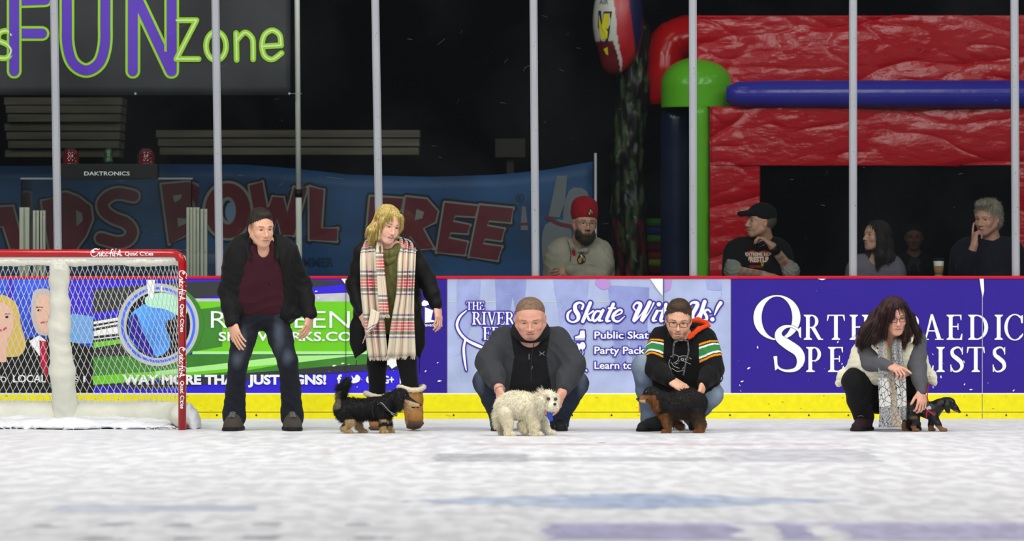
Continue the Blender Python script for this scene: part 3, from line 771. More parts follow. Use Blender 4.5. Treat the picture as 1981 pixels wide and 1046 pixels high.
for i, (xa, xb) in enumerate(posts):
    t = thing('glass_post', 'pale grey metal glass post ' + where[i], 'post', P((xa + xb) / 2, 533, YG) * (1, 1, 0) + (0, 0, zt + .006), 'glass posts along the boards')
    a = P(xa, 0, YG); c = P(xb, 531, YG); top = a + (a - c) * ((ZT - a[2]) / (a[2] - c[2])); hw = .029
    b1 = MB(); lo = c; hi = top; lo[2] = zt + .006
    def col8(w, y0, y1):
        return [(lo[0] - w, y0, lo[2]), (lo[0] + w, y0, lo[2]), (lo[0] + w, y1, lo[2]), (lo[0] - w, y1, lo[2]), (hi[0] - w, y0, hi[2]), (hi[0] + w, y0, hi[2]), (hi[0] + w, y1, hi[2]), (hi[0] - w, y1, hi[2])]
    BX = [(0, 3, 2, 1), (4, 5, 6, 7), (0, 1, 5, 4), (1, 2, 6, 5), (2, 3, 7, 6), (3, 0, 4, 7)]
    b1.add(col8(hw, YG - .03, YG - .008), BX); b1.add(col8(hw, YG + .008, YG + .03), BX); b1.add(col8(.008, YG - .0081, YG + .0081), BX)
    b1.build('post', M_METAL, t, bevel=.003)
    b2 = MB()
    for q in (-1, 1):
        V = np.array(col8(.0022, YG - .0315, YG - .0302)); V[:, 0] += q * .0225; b2.add(V, BX)
    b2.build('groove', M_SLOT, t)
    b3 = MB()
    for k in range(12):
        f = rng.random(); z = lo[2] + f * (hi[2] - lo[2]); x = lo[0] + f * (hi[0] - lo[0]) + rng.uniform(-.016, .012); w = rng.uniform(.002, .008)
        b3.add([(x, YG - .0305, z), (x + w, YG - .0305, z - .002), (x + w * .9, YG - .0305, z + .006 * rng.random() + .002)], [(0, 1, 2)])
    b3.build('puck_marks', M_BLACK, t)
    gpx.append((lo[0], hi[0]))
for i in range(len(gpx) - 1):
    (l0, l1), (r0, r1) = gpx[i], gpx[i + 1]; g = .0085
    gp = MB(); z0, z1 = zt + .006, ZT
    gp.add([(l0 + g, YG - .006, z0), (r0 - g, YG - .006, z0), (r1 - g, YG - .006, z1), (l1 + g, YG - .006, z1), (l0 + g, YG + .006, z0), (r0 - g, YG + .006, z0), (r1 - g, YG + .006, z1), (l1 + g, YG + .006, z1)],
           [(0, 1, 2, 3), (5, 4, 7, 6)])
    o = gp.build('glass_shield', M_GLASS)
    tag(o, ['clear glass pane at the far left edge above the goal', 'clear glass pane above the goal behind its red crossbar', 'clear glass pane behind the man in maroon shirt', 'clear glass pane right of the blond woman',
            'clear glass pane in front of the man in red beanie', 'clear glass pane in front of the man in black cap', 'clear glass pane in front of the grey-haired man', 'clear glass pane at the far right edge'][i], 'glass pane', 'clear glass panes above the boards')
    sm = MB()
    for k in range(13):
        x = rng.uniform(l0 + .05, r0 - .05); z = rng.uniform(z0 + .05, z1 - .1); L_ = rng.uniform(.01, .05) * (3 if rng.random() < .12 else 1); a = rng.uniform(-.5, 1.2); w = rng.uniform(.0006, .0013)
        dx, dz = math.cos(a) * L_, math.sin(a) * L_
        sm.add([(x, YG - .0065, z), (x + dx, YG - .0065, z + dz), (x + dx, YG - .0065, z + dz + w), (x, YG - .0065, z + w)], [(0, 1, 2, 3)])
    sm.build('scratches', M_SCR, o)

# ------------------------------------------------------------ printed boards
FRONT = flat(YB - .0045)
def board(px0, px1, label, m, art=None):
    t = thing('advertising_panel', label, 'sign', P((px0 + px1) / 2, 760, YB), 'printed advertising panels on the boards')
    a = P(px0, 538, YB); b_ = P(px1, 760, YB); mb = MB(); mb.box((a[0] + .001, YB - .004, zk + .008), (b_[0] - .001, YB + .0035, zt - .016)); mb.build('panel', m, t); return t
rng = random.Random(8)
def chips(A, x0, x1, n, m, y0=690, y1=756, layer=9):
    for i in range(n):
        x = rng.uniform(x0, x1); y = rng.uniform(y0, y1) if rng.random() < .8 else rng.uniform(545, 690); r = rng.uniform(.8, 3.6); a = rng.uniform(0, 3.1)
        A.poly([(x + math.cos(a) * r * 1.6, y - math.sin(a) * r), (x - math.sin(a) * r * .5, y - math.cos(a) * r * .5), (x - math.cos(a) * r, y + math.sin(a) * r), (x + math.sin(a) * r * .4, y + r * .5)], m, layer)

# 1: studio panel behind the goal
M_SKYB = mat('studio_blue', srgb(52, 84, 214), .4, spec=.2, var=.35, vscale=3.0)
mt = [M_SKYB, solid('print_black', (26, 26, 28), .45), M_WHITE, solid('print_blond', (206, 176, 84), .5), solid('print_face', (226, 176, 152), .5), solid('print_grey_hair', (188, 178, 176), .5),
      solid('print_red_tie', (176, 26, 60), .5), solid('print_royal', (58, 44, 200), .45), solid('print_pale_blue', (104, 160, 224), .5), solid('print_lip', (190, 80, 80), .5), solid('print_brown', (110, 76, 48), .5)]
t = board(-420, 180, 'blue and black news studio panel with two printed faces behind the goal', M_SKYB)
A = Art(FRONT)
A.poly([(120, 539), (180, 539), (180, 668), (118, 660), (96, 600)], 7, 1); A.rect(16, 539, 26, 600, 7, 1)
A.poly([(110, 640), (140, 606), (180, 612), (180, 664), (120, 664)], 8, 2)
A.poly([(-420, 650), (-60, 664), (0, 676), (60, 652), (110, 654), (180, 672), (180, 759), (-420, 759)], 1, 3)
A.poly([(-34, 640), (-30, 590), (-8, 572), (14, 573), (34, 592), (40, 626), (50, 668), (30, 690), (-30, 680)], 3, 4, smooth=4)
A.poly([(-22, 620), (-18, 594), (2, 584), (22, 598), (26, 628), (18, 652), (4, 662), (-12, 652)], 4, 5, smooth=4)
A.poly([(-10, 655), (14, 655), (12, 700), (-4, 700)], 4, 4.5)
A.disc(14, 613, 4, 2.2, 1, 6); A.disc(-8, 613, 4, 2.2, 1, 6); A.stroke([(-6, 634), (2, 639), (12, 634)], 3.5, 9, 6); A.stroke([(9, 607), (20, 607)], 1.6, 10, 6)
A.poly([(60, 600), (64, 566), (78, 558), (96, 562), (106, 590), (104, 630), (94, 648), (72, 644), (62, 620)], 5, 4, smooth=4)
A.poly([(68, 600), (74, 574), (90, 570), (102, 590), (100, 628), (90, 644), (76, 636)], 4, 5, smooth=4)
A.disc(76, 600, 4, 2, 1, 6); A.stroke([(78, 624), (92, 622)], 3, 9, 6); A.stroke([(70, 594), (82, 594)], 2, 10, 6)
A.poly([(56, 660), (76, 648), (90, 660), (78, 690)], 2, 5.5); A.poly([(76, 658), (90, 660), (92, 740), (78, 700)], 6, 6)
A.build('artwork', mt, t)
A = Art(FRONT); A.text('TO', -8, 739, 11, 0, 8, width=20); A.text('LOCAL', 25, 739, 14, 0, 8, width=64, off=.012); A.text('NEWS', 98, 739, 11, 0, 8, width=54); A.text('1', 161, 739, 12, 0, 8, width=4)
A.build('lettering', [M_WHITE], t)

# 2: lime green sign-maker panel
M_BRB = solid('print_bright_blue', (52, 36, 212), .45, var=.05, vscale=4)
mt = [M_BRB, solid('print_charcoal', (52, 54, 56), .45), solid('print_lime', (108, 200, 34), .4, var=.06, vscale=3), M_WHITE, solid('print_silver', (190, 192, 196), .35, var=.12, vscale=9),
      solid('print_dark_green', (62, 128, 46), .45, var=.15, vscale=3), solid('print_lens_blue', (70, 150, 245), .3, var=.35, vscale=4), solid('print_navy', (44, 34, 150), .4), solid('print_mint', (176, 236, 206), .4),
      solid('print_ring_blue', (64, 110, 250), .35), solid('print_near_black', (20, 18, 34), .4), solid('print_light_green', (170, 232, 140), .45)]
t = board(180, 790, 'lime green and blue sign maker panel with round lens badge', M_BRB)
A = Art(FRONT)
A.poly([(180, 560), (330, 546), (560, 540), (700, 545), (560, 560), (370, 577), (180, 606)], 1, 1)
A.poly([(180, 620), (260, 606), (300, 620), (300, 739), (180, 748)], 1, 1.2)
A.rect(372, 577, 790, 685, 2, 2); A.rect(372, 577, 790, 583, 4, 2.5); A.rect(372, 679, 790, 685, 11, 2.5)
A.poly([(372, 640), (440, 622), (520, 655), (640, 625), (790, 664), (790, 679), (372, 679)], 5, 2.2) if False else None
A.poly([(372, 600), (430, 592), (430, 670), (380, 679), (372, 679)], 5, 2.2)
A.poly([(180, 690), (372, 686), (790, 686), (790, 705), (600, 712), (180, 745)], 5, 2)
A.poly([(300, 718), (560, 688), (700, 686), (560, 703), (300, 727)], 11, 3); A.poly([(300, 726), (560, 702), (480, 716), (300, 732)], 2, 3.2)
A.poly([(180, 727), (300, 718), (300, 735), (180, 744)], 2, 3.4)
A.poly([(180, 752), (420, 728), (640, 708), (790, 700), (790, 712), (560, 726), (300, 752)], 1, 3.1)
A.poly([(181, 622), (232, 613), (232, 619), (181, 627)], 3, 4); A.poly([(181, 632), (232, 622), (232, 626), (181, 635)], 3, 4); A.poly([(181, 640), (234, 630), (236, 644), (181, 650)], 3, 4)
A.poly([(181, 655), (236, 649), (236, 651), (181, 657)], 3, 4); A.poly([(181, 662), (238, 655), (240, 663), (181, 673)], 2, 4)
A.disc(320, 626, 74, 76, 5, 4.5, 48); A.ring(306, 628, 79, 80, 62, 64, 4, 5, n=60); A.ring(306, 628, 72, 73, 67, 68.5, 9, 6, n=60); A.disc(306, 628, 62, 64, 10, 5.2, 48)
A.poly([(252, 610), (276, 590), (300, 584), (330, 590), (340, 610), (320, 630), (330, 668), (304, 690), (270, 676), (250, 650)], 6, 6.5, smooth=4)
A.poly([(250, 620), (262, 606), (276, 640), (300, 690), (276, 680), (252, 652)], 7, 7, smooth=3); A.poly([(282, 575), (310, 566), (340, 574), (362, 600), (350, 612), (320, 598), (286, 592)], 8, 7.5, smooth=4)
A.poly([(322, 620), (350, 622), (356, 650), (336, 668), (326, 645)], 10, 7.2, smooth=3)
A.poly([(283, 541), (300, 541), (297, 576), (288, 580)], 3, 8); A.rect(311, 553, 314, 566, 3, 8)
A.poly([(660, 539), (690, 539), (690, 556), (674, 566), (667, 548)], 3, 8)
A.poly([(540, 572), (670, 566), (790, 560), (790, 577), (540, 577)], 4, 2.6)
chips(A, 560, 786, 16, 3); A.poly([(744, 692), (769, 692), (768, 707), (758, 713), (752, 706), (747, 706)], 3, 8.6)
A.rect(668.4, 540, 669.6, 760, 1, 9.5)
A.build('artwork', mt, t)
A = Art(FRONT)
A.text('RIVERBEND', 408, 634, 33, 0, 8, width=318, off=-.004); A.text('SIGNWORKS.COM', 423, 659, 17, 0, 8, width=284, off=.02)
A.text('WAY MORE THAN JUST SIGNS!', 237, 742.5, 17, 0, 8.5, width=394, off=.045)
A.text('f', 652, 742, 17, 0, 8, width=9, off=.04); A.text('G+', 741, 741, 14, 0, 8, width=21, off=.03); A.text('in', 773, 741, 14, 0, 8, width=14, off=.03)
A.poly([(680, 726), (685, 731), (690, 724), (697, 730), (694, 738), (684, 741), (678, 738), (682, 735)], 0, 8, smooth=3); A.disc(714, 734, 6, 7, 0, 8)
A.build('lettering', [M_WHITE], t)

# 3: dark blue end with a little city badge
M_INDIGO = mat('print_indigo', srgb(46, 28, 140), .45, spec=.2, var=.05, vscale=3)
t = board(790, 865, 'narrow dark blue panel with small white city badge beside the blond woman', M_INDIGO)
A = Art(FRONT)
A.poly([(820, 580), (838, 586), (822, 592), (812, 590)], 0, 3); A.poly([(822, 594), (838, 600), (834, 618), (848, 622), (822, 624)], 0, 3); A.stroke([(838, 588), (842, 606)], 2.4, 0, 3)
A.poly([(744 + 70, 706), (820, 700), (822, 712), (812, 714)], 0, 3) if False else None
chips(A, 796, 862, 7, 0)
A.build('artwork', [M_WHITE], t)
A = Art(FRONT); A.text('Davenport', 816, 631, 6, 0, 4, width=40, off=.02); A.build('lettering', [M_WHITE], t)

# 4: pale blue skating panel
M_PALE = mat('print_ice_blue', srgb(168, 180, 216), .45, spec=.2, var=.12, vscale=5, detail=8)
mt = [M_PALE, solid('print_periwinkle', (140, 150, 204), .45, var=.14, vscale=8), solid('print_soft_blue', (154, 165, 212), .45, var=.14, vscale=8), M_WHITE, solid('print_deep_violet', (62, 50, 160), .45),
      solid('print_mauve', (178, 140, 206), .5), solid('print_green_tint', (184, 204, 190), .5), solid('print_seam', (40, 40, 60), .6), solid('print_pale_scratch', (200, 208, 234), .5)]
t = board(866, 1413, 'pale blue skating party panel with script lettering and leg silhouettes', M_PALE)
A = Art(FRONT)
A.poly([(884, 540), (930, 540), (926, 600), (902, 655), (884, 655)], 2, 1); A.poly([(958, 540), (1018, 540), (1012, 640), (1004, 640), (992, 572), (980, 640), (962, 640)], 1, 1)
A.poly([(1070, 540), (1140, 540), (1128, 640), (1120, 720), (1092, 720), (1086, 640)], 2, 1)
A.poly([(1176, 552), (1256, 556), (1252, 640), (1246, 716), (1224, 700), (1216, 640), (1210, 716), (1190, 718), (1186, 640)], 1, 1)
A.poly([(1366, 540), (1396, 544), (1396, 562), (1368, 560)], 2, 1); A.poly([(1153, 542), (1172, 538), (1182, 552), (1168, 560), (1154, 552)], 5, 2, smooth=3); A.poly([(1286, 541), (1300, 541), (1296, 560), (1286, 566)], 5, 2)
A.rect(867, 582, 1412, 584, 6, .6)
for i in range(90):
    x = rng.uniform(870, 1405); y = rng.uniform(545, 755); a = rng.uniform(0, 3.1); l = rng.uniform(5, 26)
    A.stroke([(x, y), (x + l * math.cos(a) * .5 + 2, y + l * math.sin(a) * .5), (x + l * math.cos(a + .4), y + l * math.sin(a + .4))], .28, 8 if rng.random() < .9 else 4, 2.5 if rng.random() < .8 else .8, sub=2, caps=False)
def haloed(pts, w, lay=6): A.stroke(pts, w, 4, lay - 2, extra=5.0); A.stroke(pts, w, 3, lay)
haloed([(903, 600, 2), (890, 612, 4.5), (884, 628, 5), (890, 644, 5), (904, 658, 5), (924, 668, 6), (944, 676, 4), (972, 686, 2)], 5)
haloed([(900, 657, 4), (897, 675, 5), (899, 698, 4.5), (902, 716, 2)], 4)
# icons: skate, balloons, skater
def hpoly(pts, **k):
    A.poly(pts, 3, 6, **k); A.stroke(list(pts) + [pts[0]], 5.0, 4, 4, sub=1)
hpoly([(1123, 639), (1131, 639), (1132, 651), (1131, 655), (1113, 655), (1112, 651), (1121, 648)]); haloed([(1113, 657), (1131, 657)], 1.4)
for (x, y) in ((1118, 671), (1127, 668.5)): A.disc(x, y, 8, 10, 4, 4); A.disc(x, y, 5.6, 7.2, 3, 6)
haloed([(1118, 679), (1117, 683), (1119, 687)], 1.2); haloed([(1127, 676), (1128, 683), (1125, 689)], 1.2)
haloed([(1117, 697), (1122, 704), (1119, 714)], 4); haloed([(1124, 703), (1130, 712), (1135, 717)], 3)
# script
def s6(pts): return [(1080 + p[0] / 6.003, 570 + p[1] / 6.003, p[2] / 6.003) for p in pts]
script = [[(275, 165, 26), (290, 115, 26), (245, 90, 24), (198, 120, 42), (200, 180, 50), (232, 235, 50), (225, 290, 36), (170, 316, 20), (115, 288, 26), (112, 220, 30), (150, 180, 18)],
          [(372, 95, 42), (285, 308, 40)], [(405, 190, 24), (345, 232, 14)], [(335, 225, 20), (356, 286, 30), (396, 300, 12)],
          [(500, 195, 24), (440, 195, 26), (400, 265, 34), (425, 304, 28), (480, 245, 16)], [(520, 180, 36), (472, 288, 36), (515, 300, 14)], [(640, 108, 40), (562, 288, 38), (605, 304, 14)], [(585, 155, 22), (662, 155, 20)],
          [(648, 250, 14), (728, 215, 18), (738, 182, 22), (700, 178, 26), (640, 235, 38), (645, 292, 32), (700, 308, 22), (770, 250, 9)],
          [(905, 190, 14), (872, 140, 20), (912, 92, 26), (955, 120, 46), (905, 235, 50), (880, 304, 34), (960, 230, 12), (1050, 95, 14)], [(1062, 88, 46), (968, 300, 42), (1050, 210, 12), (1110, 95, 20)],
          [(1150, 190, 38), (1100, 292, 34), (1140, 300, 12)], [(1250, 110, 38), (1190, 290, 38), (1225, 302, 14)], [(1178, 185, 20), (1262, 180, 20)], [(1340, 90, 40), (1262, 306, 38)], [(1290, 240, 14), (1350, 180, 30), (1330, 300, 36), (1370, 290, 12)],
          [(1510, 140, 14), (1560, 90, 28), (1618, 110, 46), (1560, 235, 44), (1590, 290, 30), (1660, 180, 14)], [(1700, 80, 46), (1640, 285, 40), (1680, 290, 12)],
          [(1768, 200, 20), (1738, 172, 24), (1695, 198, 32), (1722, 250, 34), (1716, 292, 32), (1664, 296, 16)], [(1886, 95, 44), (1850, 150, 34), (1815, 232, 14)]]
A2 = Art(FRONT)
for st in script:
    A.stroke(s6(st), 3, 4, 4.2, extra=6.0); A2.stroke(s6(st), 3, 0, 7)
for (u, v) in ((1168, 110), (1790, 285)):
    x, y = 1080 + u / 6.003, 570 + v / 6.003; A.disc(x, y, 7, 7, 4, 4.2); A2.disc(x, y, 4.2, 4.2, 0, 7)
for s_, b_, w_ in (('Public Skate', 654.5, 116), ('Party Packages', 684, 136), ('Learn to Skate', 713, 128)):
    A2.text(s_, 1150, b_, 13.5, 0, 7, width=w_, off=.018, halo=1, hoff=.10)
serif_text(A2, 'THE', 902, 599, 15.5, 0, 7, halo=1, hw=4.5); serif_text(A2, "RIVER'S", 913, 627.5, 24.5, 0, 7, halo=1, hw=5); serif_text(A2, 'EDGE', 934, 657, 25, 0, 7, halo=1, hw=5)
A.poly([(1258, 539), (1282, 539), (1282, 572), (1272, 560), (1262, 545)], 3, 8); A.rect(1283.4, 539, 1284.6, 760, 7, 9)
A.build('artwork', mt, t); A2.build('lettering', [M_WHITE, mt[4]], t)

# 5: indigo clinic panel
t = board(1414, 2460, 'deep indigo panel with big white serif clinic name', M_INDIGO)
A = Art(FRONT)
X0 = lambda u: 1440 + u / 3.662; Y0_ = lambda v: 560 + v / 3.662
A.ring(X0(231), Y0_(198), 46.5, 44.5, 29, 40, 1, 2, n=60); A.ring(X0(231), Y0_(198), 45.5, 43.5, 29.8, 40.8, 0, 3, n=60)
Sp = [(395, 330, 4), (385, 290, 16), (340, 262, 14), (285, 265, 26), (245, 300, 44), (250, 345, 58), (310, 390, 70), (380, 440, 66), (400, 500, 56), (370, 560, 30), (300, 575, 18), (240, 550, 14), (214, 480, 16)]
A.stroke([(X0(a), Y0_(b_), c / 3.662) for a, b_, c in Sp], 3, 1, 4, extra=1.2); A.stroke([(X0(a), Y0_(b_), c / 3.662) for a, b_, c in Sp], 3, 0, 5)
A.poly([(X0(207), Y0_(472)), (X0(232), Y0_(470)), (X0(236), Y0_(560)), (X0(218), Y0_(572))], 0, 5)
A.poly([(X0(380), Y0_(280)), (X0(402), Y0_(262)), (X0(402), Y0_(345)), (X0(388), Y0_(330))], 0, 5)
base1, base2 = Y0_(355), Y0_(583); ch = 180 / 3.662 * .985
x = X0(418)
for c_, xx in (('R', 420), ('T', 585), ('H', 745), ('O', 900), ('P', 1130), ('A', 1262), ('E', 1432), ('D', 1585), ('I', 1772), ('C', 1842)): serif(A, c_, X0(xx), base1, ch, 0, 4)
for c_, xx in (('S', 2010),): pass
for c_, xx in (('P', 437), ('E', 592), ('C', 745), ('I', 905), ('A', 1000), ('L', 1228), ('I', 1360), ('S', 1452), ('T', 1576), ('S', 1752)): serif(A, c_, X0(xx), base2, ch, 0, 4)
A.build('lettering', [M_WHITE, solid('print_black', (20, 20, 22))], t)
A = Art(FRONT); chips(A, 1420, 1975, 34, 0)
A.poly([(1582, 539), (1598, 539), (1591, 542), (1588, 541)], 0, 8); A.poly([(1895, 539), (1903, 539), (1904, 562), (1901, 576), (1898, 560)], 0, 8)
A.rect(1899.8, 570, 1901.0, 760, 1, 8); A.build('paint_chips', [M_WHITE, solid('print_pale_seam', (170, 172, 196))], t)
# ------------------------------------------------------------ the goal
M_GOALRED = solid('goal_red_paint', (164, 10, 18), .3, coat=.5, var=.05, vscale=5)
M_PAD = solid('goal_white_padding', (226, 226, 212), .55, bump=.5, bscale=14, var=.06, vscale=7)
M_NET = solid('white_net_cord', (226, 228, 222), .7)
YN = 37.42; gx = P(102, 0, YN)[0]; S_ = YN / F
goal = thing('hockey_goal', 'red framed hockey goal with white net and padding standing on the ice', 'hockey goal', (gx, YN, 0))
zt_g = P(0, 490, YN)[2]; hw = (352.5 - 102) * S_; r = .0285
pts = [(gx + hw, YN, 0.0), (gx + hw, YN, zt_g - .07)] + [(gx + hw - .07 + .07 * math.cos(a), YN, zt_g - .07 + .07 * math.sin(a)) for a in (.4, .8, 1.2)] + [(gx + hw - .07, YN, zt_g)]
full = pts + [(2 * gx - p[0], p[1], p[2]) for p in reversed(pts)]
mb = MB(); mb.tube(full, r, 16); mb.build('front_frame', M_GOALRED, goal, True)
DB, DT = 1.02, .46                 # depth of the goal at its base and at its top
def ucurve(s, depth, hw_, rad=.45):
    """s in 0..1 round the back, right post to left post; returns (x, y)"""
    rad = min(rad, depth * .95); L1 = depth - rad; La = math.pi / 2 * rad; Lb = 2 * (hw_ - rad * .9); T = 2 * L1 + 2 * La + Lb; d = s * T
    if d < L1: return (hw_, d)
    d -= L1
    if d < La: a = d / rad; return (hw_ - rad * .9 * (1 - math.cos(a)), L1 + rad * math.sin(a))
    d -= La
    if d < Lb: return (hw_ - rad * .9 - d, depth)
    d -= Lb
    if d < La: a = math.pi / 2 - d / rad; return (-hw_ + rad * .9 * (1 - math.cos(a)), L1 + rad * math.sin(a))
    d -= La; return (-hw_, L1 - d)
zb = zt_g - .035
mb = MB(); mb.tube([(gx + x, YN + y, .03) for x, y in [ucurve(i / 60, DB, hw) for i in range(61)]], .026, 10); mb.build('base_frame', M_GOALRED, goal, True)
mb = MB(); mb.tube([(gx + x, YN + y, zb) for x, y in [ucurve(i / 60, DT, hw - .03, .25) for i in range(61)]], .02, 10); mb.build('top_frame', M_GOALRED, goal, True)
# paddings
def lump(t, k=.008, f=31): return k * (math.sin(t * f) + .6 * math.sin(t * f * 2.3 + 1))
T = Sdf(); q = [np.array((gx + x, YN + y, zb - .012)) for x, y in [ucurve(i / 40, DT, hw - .03, .25) for i in range(41)]]
for i in range(3, 37): T.cap(q[i], q[i + 1], .040 + lump(i / 40, .004), .040 + lump((i + 1) / 40, .004), .02)
T.build('top_padding', .012, M_PAD, goal, disp=wrinkle(.006, 40), amp=.006)
T = Sdf(); prof = [(i / 14, 1 - i / 14) for i in range(15)]
q = [np.array((gx + lump(t, .006, 9), YN + DT + (DB - .05 - DT) * (t ** 1.5), zb * (1 - t) + .08 * t)) for t, _ in prof]
for i in range(14): T.cap(q[i], q[i + 1], .062 + .030 * i / 14 + lump(i / 14, .007, 20), .062 + .030 * (i + 1) / 14 + lump((i + 1) / 14, .007, 20), .03)
T.build('centre_padding', .012, M_PAD, goal, disp=wrinkle(.008, 26, (0, .2, 1)), amp=.008)
T = Sdf(); q = [np.array((gx + x, YN + y, .09)) for x, y in [ucurve(.13 + .74 * i / 46, DB - .03, hw - .03) for i in range(47)]]
for i in range(46): T.cap(q[i], q[i + 1], .085 + lump(i / 46, .004), .085 + lump((i + 1) / 46, .004), .02)
T.build('skirt_padding', .014, M_PAD, goal, disp=wrinkle(.005, 30), amp=.006)
# net
def netp(s, t):
    """t 0 at the top bar .. 1 at the ice"""
    sag = .05 * math.sin(math.pi * t)
    d = DT + (DB - DT) * (t ** 1.25) - sag * .6; x, y = ucurve(s, d, hw - .012, .25 + .2 * t)
    return np.array((gx + x, YN + y, (zb - .02) * (1 - t) + .05 * t))
def cords(fn, A_, B_, nseg, r=.0026):
    V, Fc = [], []; n0 = 0
    for (s0, t0, s1, t1) in A_:
        k = max(3, int(nseg * max(abs(s1 - s0) * 2.2, abs(t1 - t0)))); P_ = [fn(s0 + (s1 - s0) * i / k, t0 + (t1 - t0) * i / k) for i in range(k + 1)]
        for i, p in enumerate(P_):
            d = nrm(P_[min(i + 1, k)] - P_[max(i - 1, 0)]); a = nrm(np.cross(d, (0.1, 1, .1))); b = np.cross(d, a)
            V += [p + r * a, p + r * (-.5 * a + .87 * b), p + r * (-.5 * a - .87 * b)]
        for i in range(k):
            for j in range(3): Fc.append((n0 + i * 3 + j, n0 + i * 3 + (j + 1) % 3, n0 + (i + 1) * 3 + (j + 1) % 3, n0 + (i + 1) * 3 + j))
        n0 += 3 * (k + 1)
    return V, Fc
segs = []; ns = 68; slope = 11.5 / ns       # how far a cord drifts sideways on its way down
for k in range(-13, ns + 13):
    for sg in (1, -1):
        s0 = k / ns; s1 = s0 + sg * slope; t0, t1 = 0.0, 1.0
        if max(s0, s1) < 0 or min(s0, s1) > 1: continue
        if s0 < 0: t0 = -s0 / (s1 - s0); s0 = 0
        if s0 > 1: t0 = (1 - s0) / (s1 - s0); s0 = 1
        if s1 < 0: t1 = t0 + (1 - t0) * (0 - s0) / (s1 - s0) if s1 != s0 else 1; s1 = 0
        if s1 > 1: t1 = t0 + (1 - t0) * (1 - s0) / (s1 - s0); s1 = 1
        segs.append((s0, t0, s1, t1))
V, Fc = cords(netp, segs, None, 26)
def topp(s, t):
    x, y = ucurve(s, DT, hw - .012, .25); return np.array((gx + x, YN + .02 + (y - .02) * t, zb - .01 + .02 * (1 - t)))
V2, F2 = cords(topp, [(s, 0, s, 1) for s in [i / 60 for i in range(61)]] + [(0.02, t, .98, t) for t in (.15, .3, .45, .6, .75, .9)], None, 12)
link_mesh('net', np.array(V + V2), Fc + [tuple(i + len(V) for i in f) for f in F2], M_NET, goal, True)
# lettering wrapped round the bars
def bar_h(x, y, l=0): # crossbar
    dz = -(y - 490) * S_; c = P(x, 490, YN); c[2] = zt_g + dz; c[1] = YN - math.sqrt(max((r + .0006) ** 2 - dz * dz, 1e-8)); return c
def bar_v(x, y, l=0):
    dx = (x - 352.5) * S_; c = P(352.5, y, YN); c[0] = gx + hw + dx; c[1] = YN - math.sqrt(max((r + .0006) ** 2 - dx * dx, 1e-8)); return c
SC = {'C': [(62, 6), (52, 0), (30, 0), (10, 14), (2, 34), (10, 56), (34, 62), (56, 50)], 'C2': [(30, 22), (22, 14), (14, 24), (22, 30), (34, 20)],
      'h': [(70, 0), (56, 60)], 'h2': [(60, 44), (72, 30), (78, 40), (74, 60), (84, 54)], 'i': [(94, 32), (88, 58), (98, 54)], 'id': [(98, 18), (98.5, 19)],
      'c': [(116, 34), (106, 30), (100, 46), (106, 60), (118, 54)], 'k': [(134, 2), (120, 60)], 'k2': [(140, 30), (124, 44), (136, 60), (144, 52)], 'd1': [(148, 36), (160, 36)],
      'f': [(186, 4), (176, 4), (168, 40), (162, 70), (154, 72)], 'f2': [(160, 34), (182, 32)], 'i2': [(188, 32), (184, 58), (192, 54)], 'id2': [(192, 18), (192.5, 19)], 'l': [(210, 0), (198, 56), (206, 58)], 'd2': [(212, 38), (222, 38)],
      'A': [(222, 58), (236, 30), (244, 8), (248, 58)], 'A2': [(226, 44), (256, 50), (262, 58)]}
def script_logo(A, x, y, k, rot=0):
    for key, p in SC.items():
        q = [((x + a * k, y + b * k) if not rot else (x - b * k, y + a * k)) + (7.2 * k,) for a, b in p]
        A.stroke(q, 2, 0, 0, sub=4 if len(q) > 2 else 2)
A = Art(bar_h); script_logo(A, 176, 481.5, .23); A.text('Quad Cities', 242, 494, 7.2, 0, 0, width=55, off=.02)
A.build('crossbar_lettering', [M_WHITE], goal)
A = Art(bar_v)
for y0 in (523, 671): script_logo(A, 360.5, y0, .222, 1)
for y0 in (588, 736): A.text('Quad Cities', 349.5, y0, 7.0, 0, 0, width=54, off=.02, rot=1)
A.build('post_lettering', [M_WHITE], goal)

# snow heaped in the goal
M_SNOW = solid('wet_snow', (236, 238, 242), .8, bump=.8, bscale=35, var=.05, vscale=12)
T = Sdf(); rng = random.Random(2)
for i in range(90):
    x = rng.uniform(-4.3, P(340, 0, YN)[0] - .02); y = 37.55 + rng.uniform(0, .9); T.ell((x, y, -.03), (rng.uniform(.10, .22), rng.uniform(.12, .2), rng.uniform(.05, .105)), k=.05)
T.zmin = 0.001
tag(T.build('snow_heap', .02, M_SNOW, None, disp=wrinkle(.014, 60), amp=.014), 'ridge of scraped snow inside the goal along its skirt', 'snow', kind='stuff')
T = Sdf(); T.ell((P(374, 0, 37.7)[0], 37.75, .0), (.055, .18, .14), k=.04); T.ell((P(366, 0, 37.7)[0], 37.72, .06), (.04, .1, .13), k=.04); T.zmin = .001
tag(T.build('snow_lump', .01, M_SNOW, None, disp=wrinkle(.01, 60), amp=.01), 'lump of snow against the right foot of the goal', 'snow')
T = Sdf()
for i in range(26):
    x = rng.uniform(-3.7, 3.6); y = rng.uniform(33.0, 36.6) if i else 35.3
    if i < 6: x = rng.uniform(-3.6, -1.6)
    T.ell((x, y, -.004), (rng.uniform(.02, .09), rng.uniform(.03, .1), rng.uniform(.006, .012)), k=.01)
T.zmin = .0005
tag(T.build('snow_flecks', .01, M_SNOW, None), 'scattered flecks of snow on the open ice', 'snow', kind='stuff')

# ------------------------------------------------------------ the hall behind the glass
Y1 = 42.2
